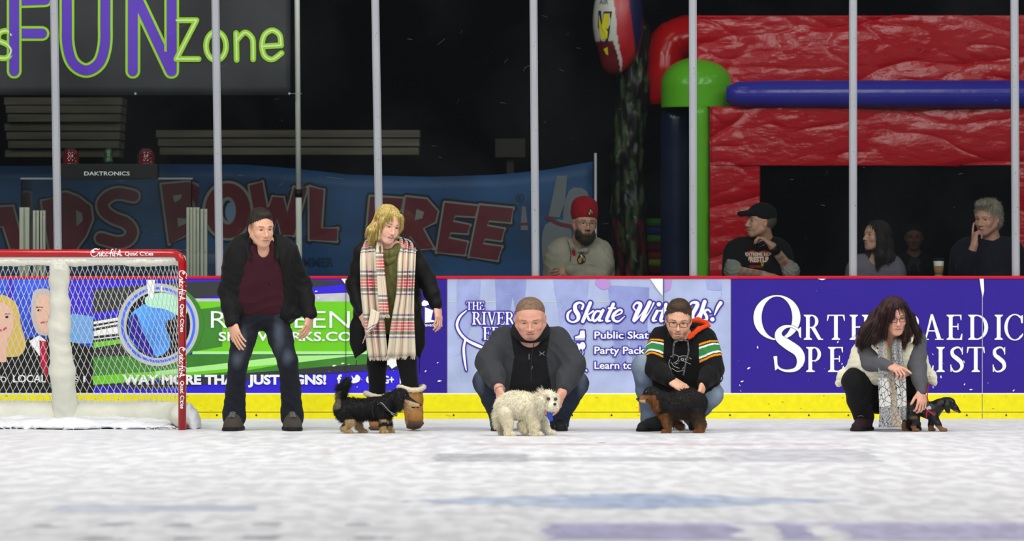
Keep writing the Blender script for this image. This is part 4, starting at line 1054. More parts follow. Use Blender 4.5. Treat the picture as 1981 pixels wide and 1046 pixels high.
# neon style banner
M_BAN = solid('black_vinyl', (46, 46, 50), .38, bump=.35, bscale=3.0, var=.35, vscale=1.6)
M_LIMEP = solid('print_neon_lime', (156, 214, 28), .4); M_PURP = solid('print_purple', (98, 58, 190), .4, var=.08, vscale=2)
M_GLOW = solid('print_pale_lime', (226, 240, 180), .4)
def wavy(Y, a=.02, f=2.2, dl=.0015):
    def mp(x, y, l=0):
        p = P(x, y, Y); p[1] += a * math.sin(p[0] * f + 1.0) + .5 * a * math.sin(p[0] * f * 2.3 + p[2] * 3) - dl * l; return p
    return mp
bw = wavy(Y1)
ban = thing('hanging_banner', 'black vinyl banner with purple and lime neon lettering at upper left', 'banner', P(200, 184, Y1))
A = Art(bw); A.rect(-420, -330, 562, 184, 0, 0, 60, 30); A.build('sheet', [M_BAN], ban, True, solid=.002)
A = Art(lambda x, y, l=0: bw(x, y, l + 1.5))
big = [[(28, -60), (28, 138)], [(28, 2), (88, 0)], [(28, 65), (82, 65)], [(130, -60), (130, 40), (131, 88), (142, 122), (167, 136.5), (192, 122), (203, 88), (204, 40), (204, -60)], [(257, -60), (257, 138)], [(252, -30), (331, 138)], [(332, -60), (332, 138)]]
for g_ in big:
    s_ = 6 if len(g_) > 2 else 1
    A.stroke(g_, 28.5, 1, 1, sub=s_)
for g_ in big: A.stroke(g_, 19.5, 0, 3, sub=6 if len(g_) > 2 else 1)
zone = [[(341, 39), (380, 39)], [(380, 39), (341, 114)], [(341, 114), (384, 114)], [(457, 64), (458, 116)], [(458, 78), (474, 63), (488, 74), (490, 92), (490, 115)], [(508, 90), (544, 88)],
        [(544, 88), (541, 68), (527, 59), (512, 68), (507, 88), (512, 108), (527, 115), (545, 103)], [(22, 68), (14, 60), (0, 64), (-2, 78), (14, 86), (22, 98), (14, 112), (-6, 112)]]
for g_ in zone: A.stroke(g_, 11, 1, 5, sub=6 if len(g_) > 3 else 1)
for g_ in zone: A.stroke(g_, 3.2, 2, 7, sub=6 if len(g_) > 3 else 1)
A.ring(418, 89, 25, 33, 14, 21.5, 1, 5); A.ring(418, 89, 21, 29, 18, 25.5, 2, 7)
A.build('lettering', [M_PURP, M_LIMEP, M_GLOW], ban)
g_ = MB()
for x in (262, 414, 560): 
    p = bw(x, 181, 2); g_.lathe(p, [(.004, -.001), (.009, -.002), (.010, 0), (.004, .001)], 12, axis=1)
g_.build('grommets', M_METAL, ban)
# pole that carries it
M_PVC = solid('white_pipe', (204, 206, 198), .4, var=.05, vscale=4)
t = thing('banner_pole', 'tall white pipe pole with black coupling holding the neon banner', 'pole', P(577, 531, Y1 + .03) * (1, 1, 0) + (0, 0, -.02))
a = P(572, -330, Y1 + .08); b_ = P(577, 531, Y1 + .08); b_[2] = -.02; d = (P(572, 0, Y1 + .05) - P(577, 480, Y1 + .05)); b_[0] = P(577, 480, Y1)[0] - d[0] / d[2] * (P(577, 480, Y1)[2] + .02)
at = lambda z: b_ + (a - b_) * ((z - b_[2]) / (a[2] - b_[2]))
mb = MB(); mb.tube([b_, at(P(0, 378, Y1)[2])], .024, 14); mb.tube([at(P(0, 368, Y1)[2]), a], .0215, 14); mb.build('pipe', M_PVC, t, True)
mb = MB(); mb.tube([at(P(0, 381, Y1)[2]), at(P(0, 366, Y1)[2])], .031, 14); mb.build('coupling', M_BLACK, t, True)
mb = MB(); mb.tube([bw(563, 181, 3), P(584, 181, Y1 + .02)], .002, 6); mb.build('hook', M_METAL, t)
mb = MB(); mb.lathe(b_, [(.12, 0), (.12, .015), (.03, .03)], 20); mb.build('foot', M_DARKM, t)

# bowling banner
Y2 = 43.6
M_BLUEB = solid('print_banner_blue', (20, 54, 90), .5, var=.45, vscale=1.3, detail=3, stretch=(1, 1, 2.5))
mtb = [solid('print_banner_shadow', (14, 20, 34), .5), solid('print_banner_silver', (104, 104, 100), .5), solid('print_maroon', (78, 20, 30), .5, var=.12, vscale=3), solid('print_pale_cloud', (92, 112, 136), .6, var=.25, vscale=3), solid('print_navy_word', (18, 36, 66), .5), solid('print_pin_grey', (84, 88, 94), .5, var=.1, vscale=5)]
kw = wavy(Y2, .025, 1.7)
kb = thing('bowling_banner', 'long blue banner with maroon outlined block letters behind the glass', 'banner', P(560, 560, Y2))
top = [(-420, 330), (0, 321), (170, 320), (330, 317), (470, 318), (560, 325), (680, 338), (830, 342), (960, 338), (1060, 328), (1147, 312)]
tx = lambda x: np.interp(x, [q[0] for q in top], [q[1] for q in top])
A = Art(kw); nx, ny = 70, 12
V = [(-420 + 1567 * i / nx, tx(-420 + 1567 * i / nx) * (1 - j / ny) + (640) * j / ny) for j in range(ny + 1) for i in range(nx + 1)]
A.put(V, [(j * (nx + 1) + i, (j + 1) * (nx + 1) + i, (j + 1) * (nx + 1) + i + 1, j * (nx + 1) + i + 1) for j in range(ny) for i in range(nx)], 0, 0)
A.build('sheet', [M_BLUEB], kb, True, solid=.002)
A = Art(lambda x, y, l=0: kw(x, y, l + 2))
a_ = lambda pts, ox, oy, k: [(ox + u / k, oy + v / k) for u, v in pts]
c1 = lambda p: a_(p, 0, 300, 4.358); c2 = lambda p: a_(p, 300, 310, 4.547); c3 = lambda p: a_(p, 680, 290, 4.127)
#A.poly([(-20, 354), (40, 352), (70, 362), (60, 380), (-20, 386)], 3, .5, smooth=3); A.poly([(640, 420), (700, 380), (860, 360), (1000, 362), (1080, 375), (1140, 360), (1140, 400), (1000, 430), (700, 470)], 3, .5, smooth=3)
def block(poly, holes=(), inner=()):
    A.poly(poly, 2, 5); A.stroke(list(poly) + [poly[0]], 7.5, 1, 3, sub=1); A.stroke(list(poly) + [poly[0]], 17, 0, 1, sub=1)
    for hq in holes: A.poly(hq, 1, 6)
block(c1([(-60, 440), (108, 432), (150, 600), (165, 640), (165, 790), (90, 790), (30, 600), (-60, 600)]))
block(c1([(350, 388), (462, 358), (500, 790), (415, 790)]))
block(c1([(520, 318), (560, 312), (660, 350), (765, 430), (778, 540), (720, 680), (640, 790), (560, 800), (520, 790)]), [c1([(640, 458), (690, 490), (698, 550), (645, 600)])])
Sx = c1([(1125, 345), (1010, 322), (930, 340), (868, 400), (880, 470), (960, 530), (1060, 570), (1112, 640), (1080, 710), (990, 735), (850, 700)])
A.stroke(Sx, 37, 0, 1.6, sub=6); A.stroke(Sx, 29, 1, 3.6, sub=6); A.stroke(Sx, 21, 2, 5.6, sub=6)
block(c2([(55, 212), (300, 190), (352, 250), (345, 350), (310, 395), (375, 450), (372, 560), (300, 640), (125, 735)]), [c2([(155, 310), (235, 298), (228, 335), (172, 372)]), c2([(195, 505), (275, 515), (275, 555), (205, 585)])])
ox, oy = c2([(640, 442)])[0]
A.ring(ox, oy, 53, 62, 0.1, .1, 0, 1.5); A.ring(ox, oy, 50, 58, 10, 20, 1, 3.5); A.ring(ox, oy, 44, 53, 16, 27, 2, 5.5); A.disc(ox + 5, oy + 3, 10, 19, 3, 6)
block(c2([(830, 222), (945, 190), (985, 415), (1005, 410), (1038, 320), (1130, 328), (1165, 462), (1225, 238), (1340, 240), (1222, 660), (1112, 655), (1078, 512), (1030, 640), (905, 620)]))
block(c2([(1360, 232), (1485, 262), (1462, 597), (1607, 600), (1600, 710), (1360, 697)]))
block(c3([(150, 372), (412, 388), (392, 480), (262, 480), (252, 560), (345, 575), (328, 665), (248, 660), (230, 830), (110, 810)]))
block(c3([(435, 375), (600, 392), (688, 490), (668, 572), (568, 625), (655, 785), (545, 792), (470, 680), (440, 795), (375, 785)]), [c3([(520, 470), (580, 495), (565, 545), (505, 560)])])
block(c3([(745, 420), (1010, 448), (985, 530), (828, 520), (808, 572), (945, 600), (925, 665), (792, 655), (775, 705), (925, 735), (905, 835), (680, 815)]))
block(c3([(1025, 440), (1290, 465), (1270, 577), (1100, 560), (1080, 607), (1220, 630), (1195, 722), (1065, 705), (1050, 752), (1200, 772), (1165, 880), (940, 850)]))
rx, ry = c3([(1345, 383)])[0]; A.ring(rx, ry, 7.5, 7.5, 6.3, 6.3, 0, 3); A.text('R', rx - 3, ry + 3.4, 6.5, 0, 3, width=6)
A.poly(c3([(1640, 205), (1722, 205), (1705, 420), (1660, 540), (1572, 530)]), 5, 3); A.poly(c3([(1740, 320), (1880, 330), (1900, 520), (1800, 600), (1690, 560)]), 5, 2.6, smooth=3)
A.poly(c3([(1545, 600), (1700, 560), (1760, 700), (1650, 800), (1560, 1000), (1520, 800)]), 5, 3, smooth=3); A.stroke(c3([(1560, 540), (1660, 590), (1750, 610)]), 8, 2, 4); A.poly(c3([(1360, 450), (1390, 450), (1410, 640), (1350, 640)]), 5, 3); A.stroke(c3([(1362, 590), (1400, 590)]), 5, 2, 4)
A.text('SUMMER', 560, 515, 17, 4, 3, width=86, off=.02)
A.build('lettering', mtb, kb)
t = thing('banner_stand', 'thin grey upright pole at the right end of the blue bowling banner', 'pole', P(1147, 560, Y2) * (1, 1, 0) + (0, 0, -.02))
mb = MB(); p = P(1152, 296, Y2 + .05); mb.tube([(p[0], p[1], -.02), p], .011, 10); mb.build('pipe', M_METAL, t, True); mb = MB(); mb.lathe((p[0], p[1], -.02), [(.14, 0), (.14, .012), (.02, .025)], 20); mb.build('foot', M_DARKM, t)

# goal judge enclosure with signal lamps
YJ = 41.3
M_ALU = solid('cream_aluminium', (196, 196, 180), .45, var=.06, vscale=8)
for (xs, lab, nm) in (([(38, 57, 401), (64, 76, 407), (78, 88, 407)], 'pair of pale aluminium channel posts standing behind the glass above the goal', 'left'), ([(361, 373, 401), (374, 386, 401), (388, 401, 404)], 'cluster of pale aluminium channel posts beside the goal', 'right')):
    t = thing('channel_post', lab, 'post', P((xs[0][0] + xs[-1][1]) / 2, 531, YJ) * (1, 1, 0) + (0, 0, -.02), 'aluminium channel posts behind the goal')
    for (x0, x1, y0) in xs:
        mb = MB(); a = P(x0, y0, YJ); c = P(x1, 531, YJ); wv = (c[0] - a[0])
        mb.box((a[0], YJ - .02, -.02), (a[0] + wv * .42, YJ + .05, a[2])); mb.box((a[0] + wv * .42, YJ, -.02), (a[0] + wv * .6, YJ + .05, a[2])); mb.box((a[0] + wv * .6, YJ - .025, -.02), (c[0], YJ + .05, a[2]))
        o = mb.build('channel', M_ALU, t, bevel=.002)
        mb = MB()
        for yy in (y0 + 8, y0 + 84): mb.lathe(P(x1 - 4, yy, YJ - .026), [(.003, -.001), (.003, .001)], 8, axis=1)
        mb.build('rivets', M_BLACK, o)
t = thing('judge_booth_glass', 'clear glass box with metal top edge standing behind the goal', 'booth', P(210, 531, YJ + .3) * (1, 1, 0) + (0, 0, -.02))
a = P(41, 347, YJ + .2); c = P(372, 347, YJ + .2); mb = MB(); mb.box((a[0], a[1] - .01, -.02), (c[0], a[1] + .0, a[2])); mb.box((a[0], a[1], -.02), (a[0] + .01, a[1] + .9, a[2])); mb.box((c[0] - .01, a[1], -.02), (c[0], a[1] + .9, a[2])); mb.build('pane', M_GLASS, t)
mb = MB(); mb.box((a[0] - .004, a[1] - .02, a[2]), (c[0] + .004, a[1] + .012, a[2] + .014)); mb.build('top_edge', solid('worn_metal_edge', (134, 138, 136), .5), t)
t = thing('signal_lamp_box', 'black signal box with white maker name carrying red and green lamps', 'signal light', P(205, 347, YJ + .24))
a = P(107, 346, YJ + .2); c = P(306, 317, YJ + .2); mb = MB(); mb.box((a[0], a[1] - .06, P(0, 346.5, YJ + .2)[2]), (c[0], a[1] + .14, c[2])); mb.build('housing', solid('housing_black', (24, 24, 26), .5), t, bevel=.004)
YF = YJ + .2 - .0605; A = Art(flat(YF)); A.text('DAKTRONICS', 163, 339, 7.2, 0, 0, width=88, off=.012); A.build('lettering', [M_WHITE], t)
M_RLENS = solid('red_lens', (70, 4, 8), .08, coat=1.0, emit=srgb(150, 6, 10), estr=.12); M_GLENS = solid('green_lens', (14, 70, 30), .1, coat=1.0)
for (x, w, y0, y1, mm, nm) in ((137, .062, 287, 318, M_RLENS, 'red_lamp'), (210, .034, 286, 312, M_GLENS, 'green_lamp'), (283, .062, 287, 318, M_RLENS, 'red_lamp')):
    q = P(x, y1, YJ + .26); hgt = (y1 - y0) * YJ / F; mb = MB()
    mb.lathe(q, [(w * 1.1, -.012), (w * 1.1, .01), (w, .012), (w, hgt * .55), (w * .9, hgt * .8), (w * .5, hgt * .96), (.004, hgt)], 24); o = mb.build(nm, mm, t, True)
    mb = MB()
    for i in range(7 if w > .05 else 4):
        an = math.pi * (1.1 + .8 * i / 6); mb.tube([q + (w * 1.12 * math.cos(an), w * 1.12 * math.sin(an), .0), q + (w * 1.12 * math.cos(an), w * 1.12 * math.sin(an), hgt * .6), q + (w * .5 * math.cos(an), w * .5 * math.sin(an), hgt * 1.04)], .0018, 5)
    mb.build('guard', M_DARKM, o)

# folded bleacher stacks
M_PLANK = solid('weathered_plank', (92, 88, 76), .8, var=.35, vscale=2, stretch=(.6, 1, 8))
Y3 = 46.5
def stack(label, x0, x1, rows, hgt=.074):
    t = thing('plank_stack', label, 'bleacher planks', P((x0 + x1) / 2, rows[-1], Y3), 'stacked bleacher planks in the dark hall')
    for i, y in enumerate(rows):
        a = P(x0 + (i * 37 % 11), y, Y3); c = P(x1 - (i * 53 % 13), y, Y3); mb = MB(); mb.box((a[0], Y3 - .03 * (i % 3), a[2] - hgt), (c[0], Y3 + .6, a[2] - .012)); mb.build('plank', M_PLANK, t)
    mb = MB()
    for x in (x0 + 30, (x0 + x1) / 2, x1 - 30):
        a = P(x, rows[0], Y3 + .3); mb.box((a[0] - .03, Y3 + .25, -.02), (a[0] + .03, Y3 + .31, a[2] - .07))
    mb.build('leg_rack', M_BACK, t)
stack('tall stack of grey planks hanging in the dark behind the neon banner', 8, 236, [186, 202, 219, 236, 253, 270, 287])
stack('wide low stack of grey planks behind the white pole and blond woman', 302, 812, [249, 266, 283], .074)

mb = MB(); a = P(958, 268, 46.6); c = P(1016, 304, 46.6); mb.box((a[0], 46.6, c[2]), (c[0], 46.9, a[2])); mb.box((a[0] + .1, 46.7, -.02), (c[0] - .1, 46.8, c[2]))
tag(mb.build('grey_box', solid('dull_box', (44, 42, 38), .8)), 'dim grey box in the dark right of the bleacher planks', 'box')

# ------------------------------------------------------------ inflatable bounce house
YI = 44.6
def vinyl(nm, rgb, b=.0, bs=3.0, st=(1, 1, 1)): return mat(nm, srgb(*rgb), .19, bump=b, bscale=bs, stretch=st, spec=.24)
M_VR = vinyl('red_vinyl', (156, 12, 24), .8, 9.0, (.8, 1, 2.0)); M_VR2 = vinyl('red_vinyl_tube', (160, 12, 16), .25, 5); M_VG = vinyl('green_vinyl', (84, 156, 34), .15, 4); M_VB = vinyl('blue_vinyl', (46, 44, 140), .2, 4, (4, 1, 1)); M_VN = vinyl('navy_vinyl', (16, 26, 50), .3, 4)
bh = thing('bounce_house', 'big red blue and green inflatable bounce house at right', 'bounce house', P(1650, 560, YI) * (1, 1, 0) + (0, 0, -.02))
K = YI / F
from mathutils import noise as mnoise
def folds(x, z, s=0):
    n1 = mnoise.noise(Vector((x * .8, z * 2.0 - x * .5, s))); n2 = mnoise.noise(Vector((x * 2.2 + 5, z * 5.5 + x * 1.1, s + 3))); n3 = mnoise.noise(Vector((x * 6, z * 14 - x * 3, s)))
    return .030 * (1 - abs(n1)) ** 7 + .010 * (1 - abs(n2)) ** 6 + .0035 * n3 + .012 * math.sin(2 * x + s)
def sheet(name, x0, y0, x1, y1, Y, m, nx=200, ny=90, sag=0.0, k=1.0):
    mb = MB()
    def fn(u, v):
        x = x0 + (x1 - x0) * u; y = y0 + (y1 - y0) * v; p = P(x, y, Y); p[1] += k * folds(p[0], p[2], Y); return p
    mb.grid(fn, nx, ny); return mb.build(name, m, bh, True, solid=.03)
sheet('roof_skirt', 1340, 30, 2300, 165, YI + .25, M_VR, sag=.02)
sheet('front_valance', 1376, 206, 2300, 320, YI, M_VR, 240, 90)
sheet('front_side', 1373, 206, 1470, 640, YI + .015, M_VR, 50, 160)
sheet('front_side_right', 1968, 206, 2300, 640, YI + .015, M_VR, 50, 160)
mb = MB(); a = P(1405, 181, YI - .05); pts = [P(1405 + 900 * i / 40, 182, YI - .02) for i in range(41)]; R_ = 27 * K
mb.tube([pts[0] + (.0, 0, 0)] + pts[1:], [R_ * .55] + [R_ * (1 - .15 * math.exp(-i / 2)) * (1 + .012 * math.sin(i * 2.1)) for i in range(1, 41)], 24); mb.build('beam_tube', M_VB, bh, True)
def column(name, xc, wpx, ytop, Y, m, z0=-.02, dome=1.0):
    c = P(xc, ytop, Y); R_ = wpx / 2 * K; mb = MB(); prof = [(R_ * .93, z0 - 0.0)]
    for i in range(24): prof.append((R_ * (1 + (.012 if wpx < 100 else .002) * math.sin(i * 2.4)), z0 + (c[2] - R_ * dome - z0) * i / 23))
    prof += [(R_ * math.cos(a), c[2] - R_ * dome + R_ * dome * math.sin(a)) for a in (.25, .5, .75, 1.0, 1.25, 1.45)] + [(.01, c[2])]
    mb.lathe((c[0], Y, 0), [(r_, z) for r_, z in prof], 36); return mb.build(name, m, bh, True)
column('corner_column', 1350, 144, 110, YI + .38, M_VG, P(0, 206, YI)[2], dome=.75)
column('front_column', 1354, 40, 200, YI + .1, M_VG); column('side_column', 1308, 62, 200, YI + .5, M_VN)
mb = MB(); pts = [P(1345, 74, YI + 1.0), P(1318, 78, YI + .9), P(1293, 92, YI + .85), P(1286, 130, YI + .8), P(1290, 200, YI + .8)]; pts = catmull(pts, 5); mb.tube(pts, [48 * K * (1 - .3 * (i / len(pts)) ** 1.5) * (1 + .02 * math.sin(i * 2.5)) for i in range(len(pts))], 24); mb.build('roof_tube', M_VR2, bh, True)
mb = MB(); mb.lathe(P(1345, 74, YI + 1.0), [(0.01, -.02), (48 * K, 0)], 24, axis=0); 
M_NETB = bpy.data.materials.new('black_mesh_netting'); M_NETB.use_nodes = True; nt = M_NETB.node_tree
tr = nt.nodes.new('ShaderNodeBsdfTransparent'); tr.inputs[0].default_value = (1, 1, 1, 1); mx = nt.nodes.new('ShaderNodeMixShader'); mx.inputs[0].default_value = .74
pb = nt.nodes['Principled BSDF']; pb.inputs['Base Color'].default_value = srgb(4, 4, 5); pb.inputs['Roughness'].default_value = .8; pb.inputs['Specular IOR Level'].default_value = .02
nt.links.new(tr.outputs[0], mx.inputs[1]); nt.links.new(pb.outputs[0], mx.inputs[2]); nt.links.new(mx.outputs[0], nt.nodes['Material Output'].inputs[0])
mb = MB(); mb.grid(lambda u, v: P(1466 + 506 * u, 314 + 330 * v, YI + .05) + (0, .01 * math.sin(u * 19 + v * 7), 0), 20, 12); mb.build('mesh_window', M_NETB, bh, True)
mb = MB(); mb.box((P(1380, 0, YI)[0], YI + 2.2, .0), (P(2300, 0, YI)[0], YI + 2.3, P(0, 40, YI)[2])); mb.build('back_wall', M_BACK, bh)
mb = MB(); mb.box((P(1400, 0, YI)[0], YI + .1, -.02), (P(2300, 0, YI)[0], YI + 2.2, .42)); mb.build('bouncer_floor', M_VN, bh)
for i, (y, c_) in enumerate([(430, (40, 86, 30)), (446, (30, 34, 90)), (462, (44, 92, 34)), (478, (70, 20, 30)), (495, (96, 30, 30)), (508, (90, 110, 34)), (522, (60, 20, 26))]):
    mb = MB(); mb.tube([P(1250 + 1 * i, y, YI + .9), P(1340, y, YI + .9)], 8.5 * K, 14); mb.build('slide_tube', vinyl('slide_vinyl_%d' % i, c_), bh, True)
# dark streaked trunk shaped pillar
T = Sdf(); q = [P(1222, 720, 45.4), P(1216, 400, 45.4), P(1214, 300, 45.4), P(1228, 160, 45.4), P(1232, 60, 45.4)]; q[0][2] = -.02; T.chain(q, [.16, .14, .13, .14, .12], .05); T.zmin = -.02
M_TRK = mat('streaked_vinyl', srgb(34, 34, 30), .3, bump=.6, bscale=16, var=.95, vscale=10, stretch=(2.2, 1, .3))
def trk(V, c):
    n = np.sin(V[:, 0] * 60 + 2 * np.sin(V[:, 2] * 5)) * np.sin(V[:, 0] * 33 + 4 * np.sin(V[:, 2] * 3 + 1)); low = np.clip((1.9 - V[:, 2]) / 1.2, 0, 1)
    g = (n > .35)[:, None]; r_ = ((n < -.3) & (low > .3))[:, None]; c = np.where(g, np.array(srgb(52, 66, 40)[:3]), c); return np.where(r_, np.array(srgb(70, 22, 28)[:3]), c)
T.tunnel(trk); T.p[0]['k'] = .05
MATS.pop('streaked_vinyl', None); M_TRK = mat('streaked_vinyl', (.02, .02, .02, 1), .3, attr=True, spec=.2, bump=.6, bscale=16, var=.6, vscale=9, stretch=(2.2, 1, .25))
tag(T.build('inflatable_pillar', .03, M_TRK, None, base=srgb(22, 22, 20), disp=ridges(.012, 9, q[1], wob=1.0), amp=.02), 'dark streaked inflatable pillar left of the green column', 'inflatable pillar')
# hanging inflatable with letters, upper middle right
t = thing('inflatable_balloon', 'red white and yellow inflatable with partial lettering hanging at the top', 'inflatable', P(1190, 130, 45.0))
T = Sdf(); cB = P(1196, 40, 45.0); T.ell(cB, (.215, .2, .42)); T.ell(P(1186, 118, 45.0), (.10, .1, .12), k=.06)
def bal(V, c):
    px = V[:, 0] / 45.0 * F + 990.5; py = HY - (V[:, 2] - CAM_Z) / 45.0 * F
    red = px > np.interp(py, [0, 50, 80, 116, 130], [1186, 1192, 1194, 1203, 1203]); wht = px > np.interp(py, [0, 50, 82, 116, 130], [1140, 1140, 1186, 1196, 1199]); navy = px > np.interp(py, [0, 60, 100], [1216, 1223, 1229])
    c[:] = srgb(178, 176, 168)[:3]; low = (~wht) & (py > 80); c[low] = srgb(90, 20, 26)[:3]; c[red] = srgb(160, 16, 30)[:3]; c[navy] = srgb(26, 28, 66)[:3]; return c
T.tunnel(bal); T.build('balloon', .012, mat('balloon_vinyl', attr=True, rough=.35, bump=.1, bscale=6), t, base=(.5, .5, .5))
def onb(x, y, l=0):
    p = P(x, y, 45.0); d = 1 - ((p[0] - cB[0]) / .215) ** 2 - ((p[2] - cB[2]) / .42) ** 2; p[1] = 45.0 - .2 * math.sqrt(max(d, .0)) - .004 - .0015 * l; return p
A = Art(onb); A.text('AIR', 1159, 10, 9, 1, 0, width=17)
A.poly([(1157, 22), (1162, 22), (1164, 46), (1167, 24), (1183, 24), (1178, 66), (1175, 82), (1161, 84), (1156, 50)], 1, 1); A.poly([(1158, 28), (1163, 52), (1168, 28), (1179, 28), (1174, 76), (1163, 78), (1158, 50)], 2, 3); A.poly([(1167, 96), (1175, 92), (1176, 108), (1180, 110), (1172, 106)], 2, 1)
A.build('lettering', [M_WHITE, solid('print_ink_navy', (24, 26, 60)), solid('print_yellow', (196, 186, 30))], t)
mb = MB(); mb.tube([P(1196, -30, 45.0), P(1196, -260, 45.0)], .006, 6); mb.build('cord', M_DARKM, t)
# paper cup on the ledge
YC = YB + .29; q = P(1816, 0, YC); zc0 = zt - .004
t = thing('coffee_cup', 'white paper coffee cup with brown sleeve and black lid on the ledge', 'cup', (q[0], YC, zc0))
mb = MB(); mb.lathe((q[0], YC, zc0), [(.030, 0), (.041, .125), (.041, .127), (.030, .127)], 28); mb.build('cup', M_WHITE, t, True)
mb = MB(); mb.lathe((q[0], YC, zc0), [(.0325, .018), (.0385, .085)], 28); mb.build('sleeve', solid('kraft_sleeve', (158, 122, 78), .8), t, True)
mb = MB(); mb.lathe((q[0], YC, zc0), [(.043, .122), (.0435, .130), (.038, .134), (.037, .146), (.033, .147)], 28); mb.build('lid', solid('black_lid', (26, 26, 32), .4), t, True)
# ------------------------------------------------------------ people
def cloth(name, rgb, **k):
    a = dict(rough=.85, bump=.35, bscale=90, var=.10, vscale=9, sheen=.04, spec=.18); a.update(k); return mat(name, srgb(*rgb), **a)
C_ATT = mat('patterned_cloth', attr=True, rough=.85, bump=.35, bscale=90, var=.08, vscale=9, sheen=.04, spec=.18)
M_DENIM = mat('denim', attr=True, rough=.8, bump=.4, bscale=160, var=.14, vscale=14, sheen=.03, spec=.2)
M_SOLE = solid('black_sole', (22, 21, 20), .7); M_LACE = solid('grey_lace', (120, 118, 112), .8)
M_FRAME = solid('dark_spectacle_frame', (18, 16, 16), .3); M_ZIP = solid('pale_zip', (170, 172, 176), .4, metal=.6)
def Q(Y0):
    return lambda x, y, d=0.0: P(x, y, Y0 + d)
def shoe(S, heel, toe, w=.045, h=.085, k=.02):
    """heel and toe on the ground"""
    heel, toe = np.asarray(heel, float), np.asarray(toe, float); d = nrm(toe - heel); L = np.linalg.norm(toe - heel)
    a = lambda t, z: heel + d * L * t + (0, 0, z)
    S.cap(a(.05, .035), a(.45, .035), w * .85, w * .95, k); S.cap(a(.45, .030), a(.86, .022), w * .98, w * .82, k)
    S.cap(a(.10, .04), a(.12, h), w * .80, w * .85, k); S.cap(a(.15, h), a(.50, .055), w * .72, w * .75, k); S.zmin = min(heel[2], toe[2]) + .0005
def sole(name, heel, toe, w, m, parent):
    T = Sdf(); heel, toe = np.asarray(heel, float), np.asarray(toe, float); d = nrm(toe - heel); L = np.linalg.norm(toe - heel)
    T.cap(heel + d * .01, heel + d * L * .5, w * 1.02, w * 1.06, .01); T.cap(heel + d * L * .5, heel + d * L * .87, w * 1.06, w * .90, .01); T.zmin = heel[2]
    T.ell(heel + d * L * .5 + (0, 0, .022 + .5), (1, 1, .5), k=.003, op='d'); return T.build(name, .006, m, parent)
def laces(a, b, side, parent, n=4, r=.0022, m=None):
    mb = MB(); a, b, side = map(np.asarray, (a, b, side))
    for i in range(n):
        c = a + (b - a) * i / (n - 1); c2 = a + (b - a) * min(i + 1, n - 1) / (n - 1); mb.tube([c - side, c + (0, -.004, .006), c2 + side], r, 5); mb.tube([c + side, c + (0, -.004, .006), c2 - side], r, 5)
    mb.build('laces', m or M_LACE, parent, True)
def tint(f, c, w=1.0): return f
def denim_fade(spots, base, light):
    def f(V, c):
        for (p, r) in spots:
            d = np.linalg.norm((V - p) / r, axis=1); w = np.clip(1 - d, 0, 1)[:, None]; c = c * (1 - w) + np.array(light[:3]) * w
        return c
    return f
SK1 = (0.70, 0.385, 0.255); SK2 = (0.76, 0.43, 0.32); SK3 = (0.68, 0.345, 0.25)

# ---- 1: standing man, maroon shirt, black jacket
q = Q(37.35)
o = thing('person', 'person in black open jacket, maroon v-neck and dark jeans stooping beside the goal', 'person', q(506, 832, .0) * (1, 1, 0), 'people on the ice')
S = Sdf(); M = frame(24, 10, -2)
H = Head(S, q(505, 440, -.24), M, 1.13, SK1, brow=(.10, .05, .03), wide=.94, lips=(.42, .17, .14), eye=.0036)
NB = q(505, 470, -.17); ch = q(505, 505, -.10)
S.chain([H.L((0, -.03, -.05)), NB + (0, .02, .01), ch], [.060, .064, .10], .03)
trunk(S, [(q(505, 475, -.14), .10, .05), (ch, .10, .09), (q(505, 555, -.03), .07, .09), (q(505, 592, .02), .08, .09)], .05)
shL, shR = q(461, 492, -.12), q(551, 490, -.10); elL, elR = q(440, 562, -.06), q(585, 550, -.02); wrL, wrR = q(449, 622, -.16), q(599, 606, -.08)
S.chain([q(505, 482, -.13), shL, elL, wrL], [.07, .05, .038, .026], .02); S.chain([q(505, 482, -.13), shR, elR, wrR], [.07, .05, .038, .026], .02)
hand(S, wrL + (.003, -.01, -.01), (q(464, 668, -.22) - wrL), (.55, .75, .1), -1, 1.10, (12, 14, 10), .05, (.75, .5, .3))
hand(S, wrR + (0, 0, -.012), (q(592, 645, -.12) - wrR), (-.8, .5, .1), 1, 1.06, (22, 28, 18), .05, (.75, .5, .3))
hpL, hpR = q(481, 606, .03), q(529, 606, .03); knL, knR = q(460, 707, -.10), q(557, 702, -.10); anL, anR = q(453, 800, .04), q(565, 800, .04)
S.chain([hpL, knL, anL, anL + (0, -.1, -.06)], [.07, .045, .032, .03], .02); S.chain([hpR, knR, anR, anR + (0, -.1, -.06)], [.07, .045, .032, .03], .02)
H.dab((0, .07, -.085), (.05, .05, .035), (.46, .25, .18), .9, .45)
for qq in (-1, 1): H.dab((qq * .072, .012, .020), (.030, .040, .045), (.09, .06, .04), .9, .9)
S.build('body', .0034, M_SKIN, o, base=SK1); H.eyes(o)
H.hair(o, srgb(30, 25, 20), [((0, -.018, .040), (.0805, .099, .084)), ((0, .035, .088), (.050, .045, .026)), ((0, -.05, 0), (.076, .06, .07))],
       [((0, .110, .008), (.068, .076, .070)), ((.082, .03, -.02), (.022, .035, .055)), ((-.082, .03, -.02), (.022, .035, .055)), ((0, -.02, -.10), (.12, .14, .055)), ((.09, .01, -.03), (.02, .03, .03)), ((-.09, .01, -.03), (.02, .03, .03))], amp=.0008, cold=srgb(52, 42, 32), tuft=(6000, .012, .0007, .14, .16))
T = Sdf(); trunk(T, [(q(505, 476, -.15), .040, .066), (ch, .055, .118), (q(506, 545, -.05), .060, .122), (q(505, 590, .0), .090, .118)], .05)
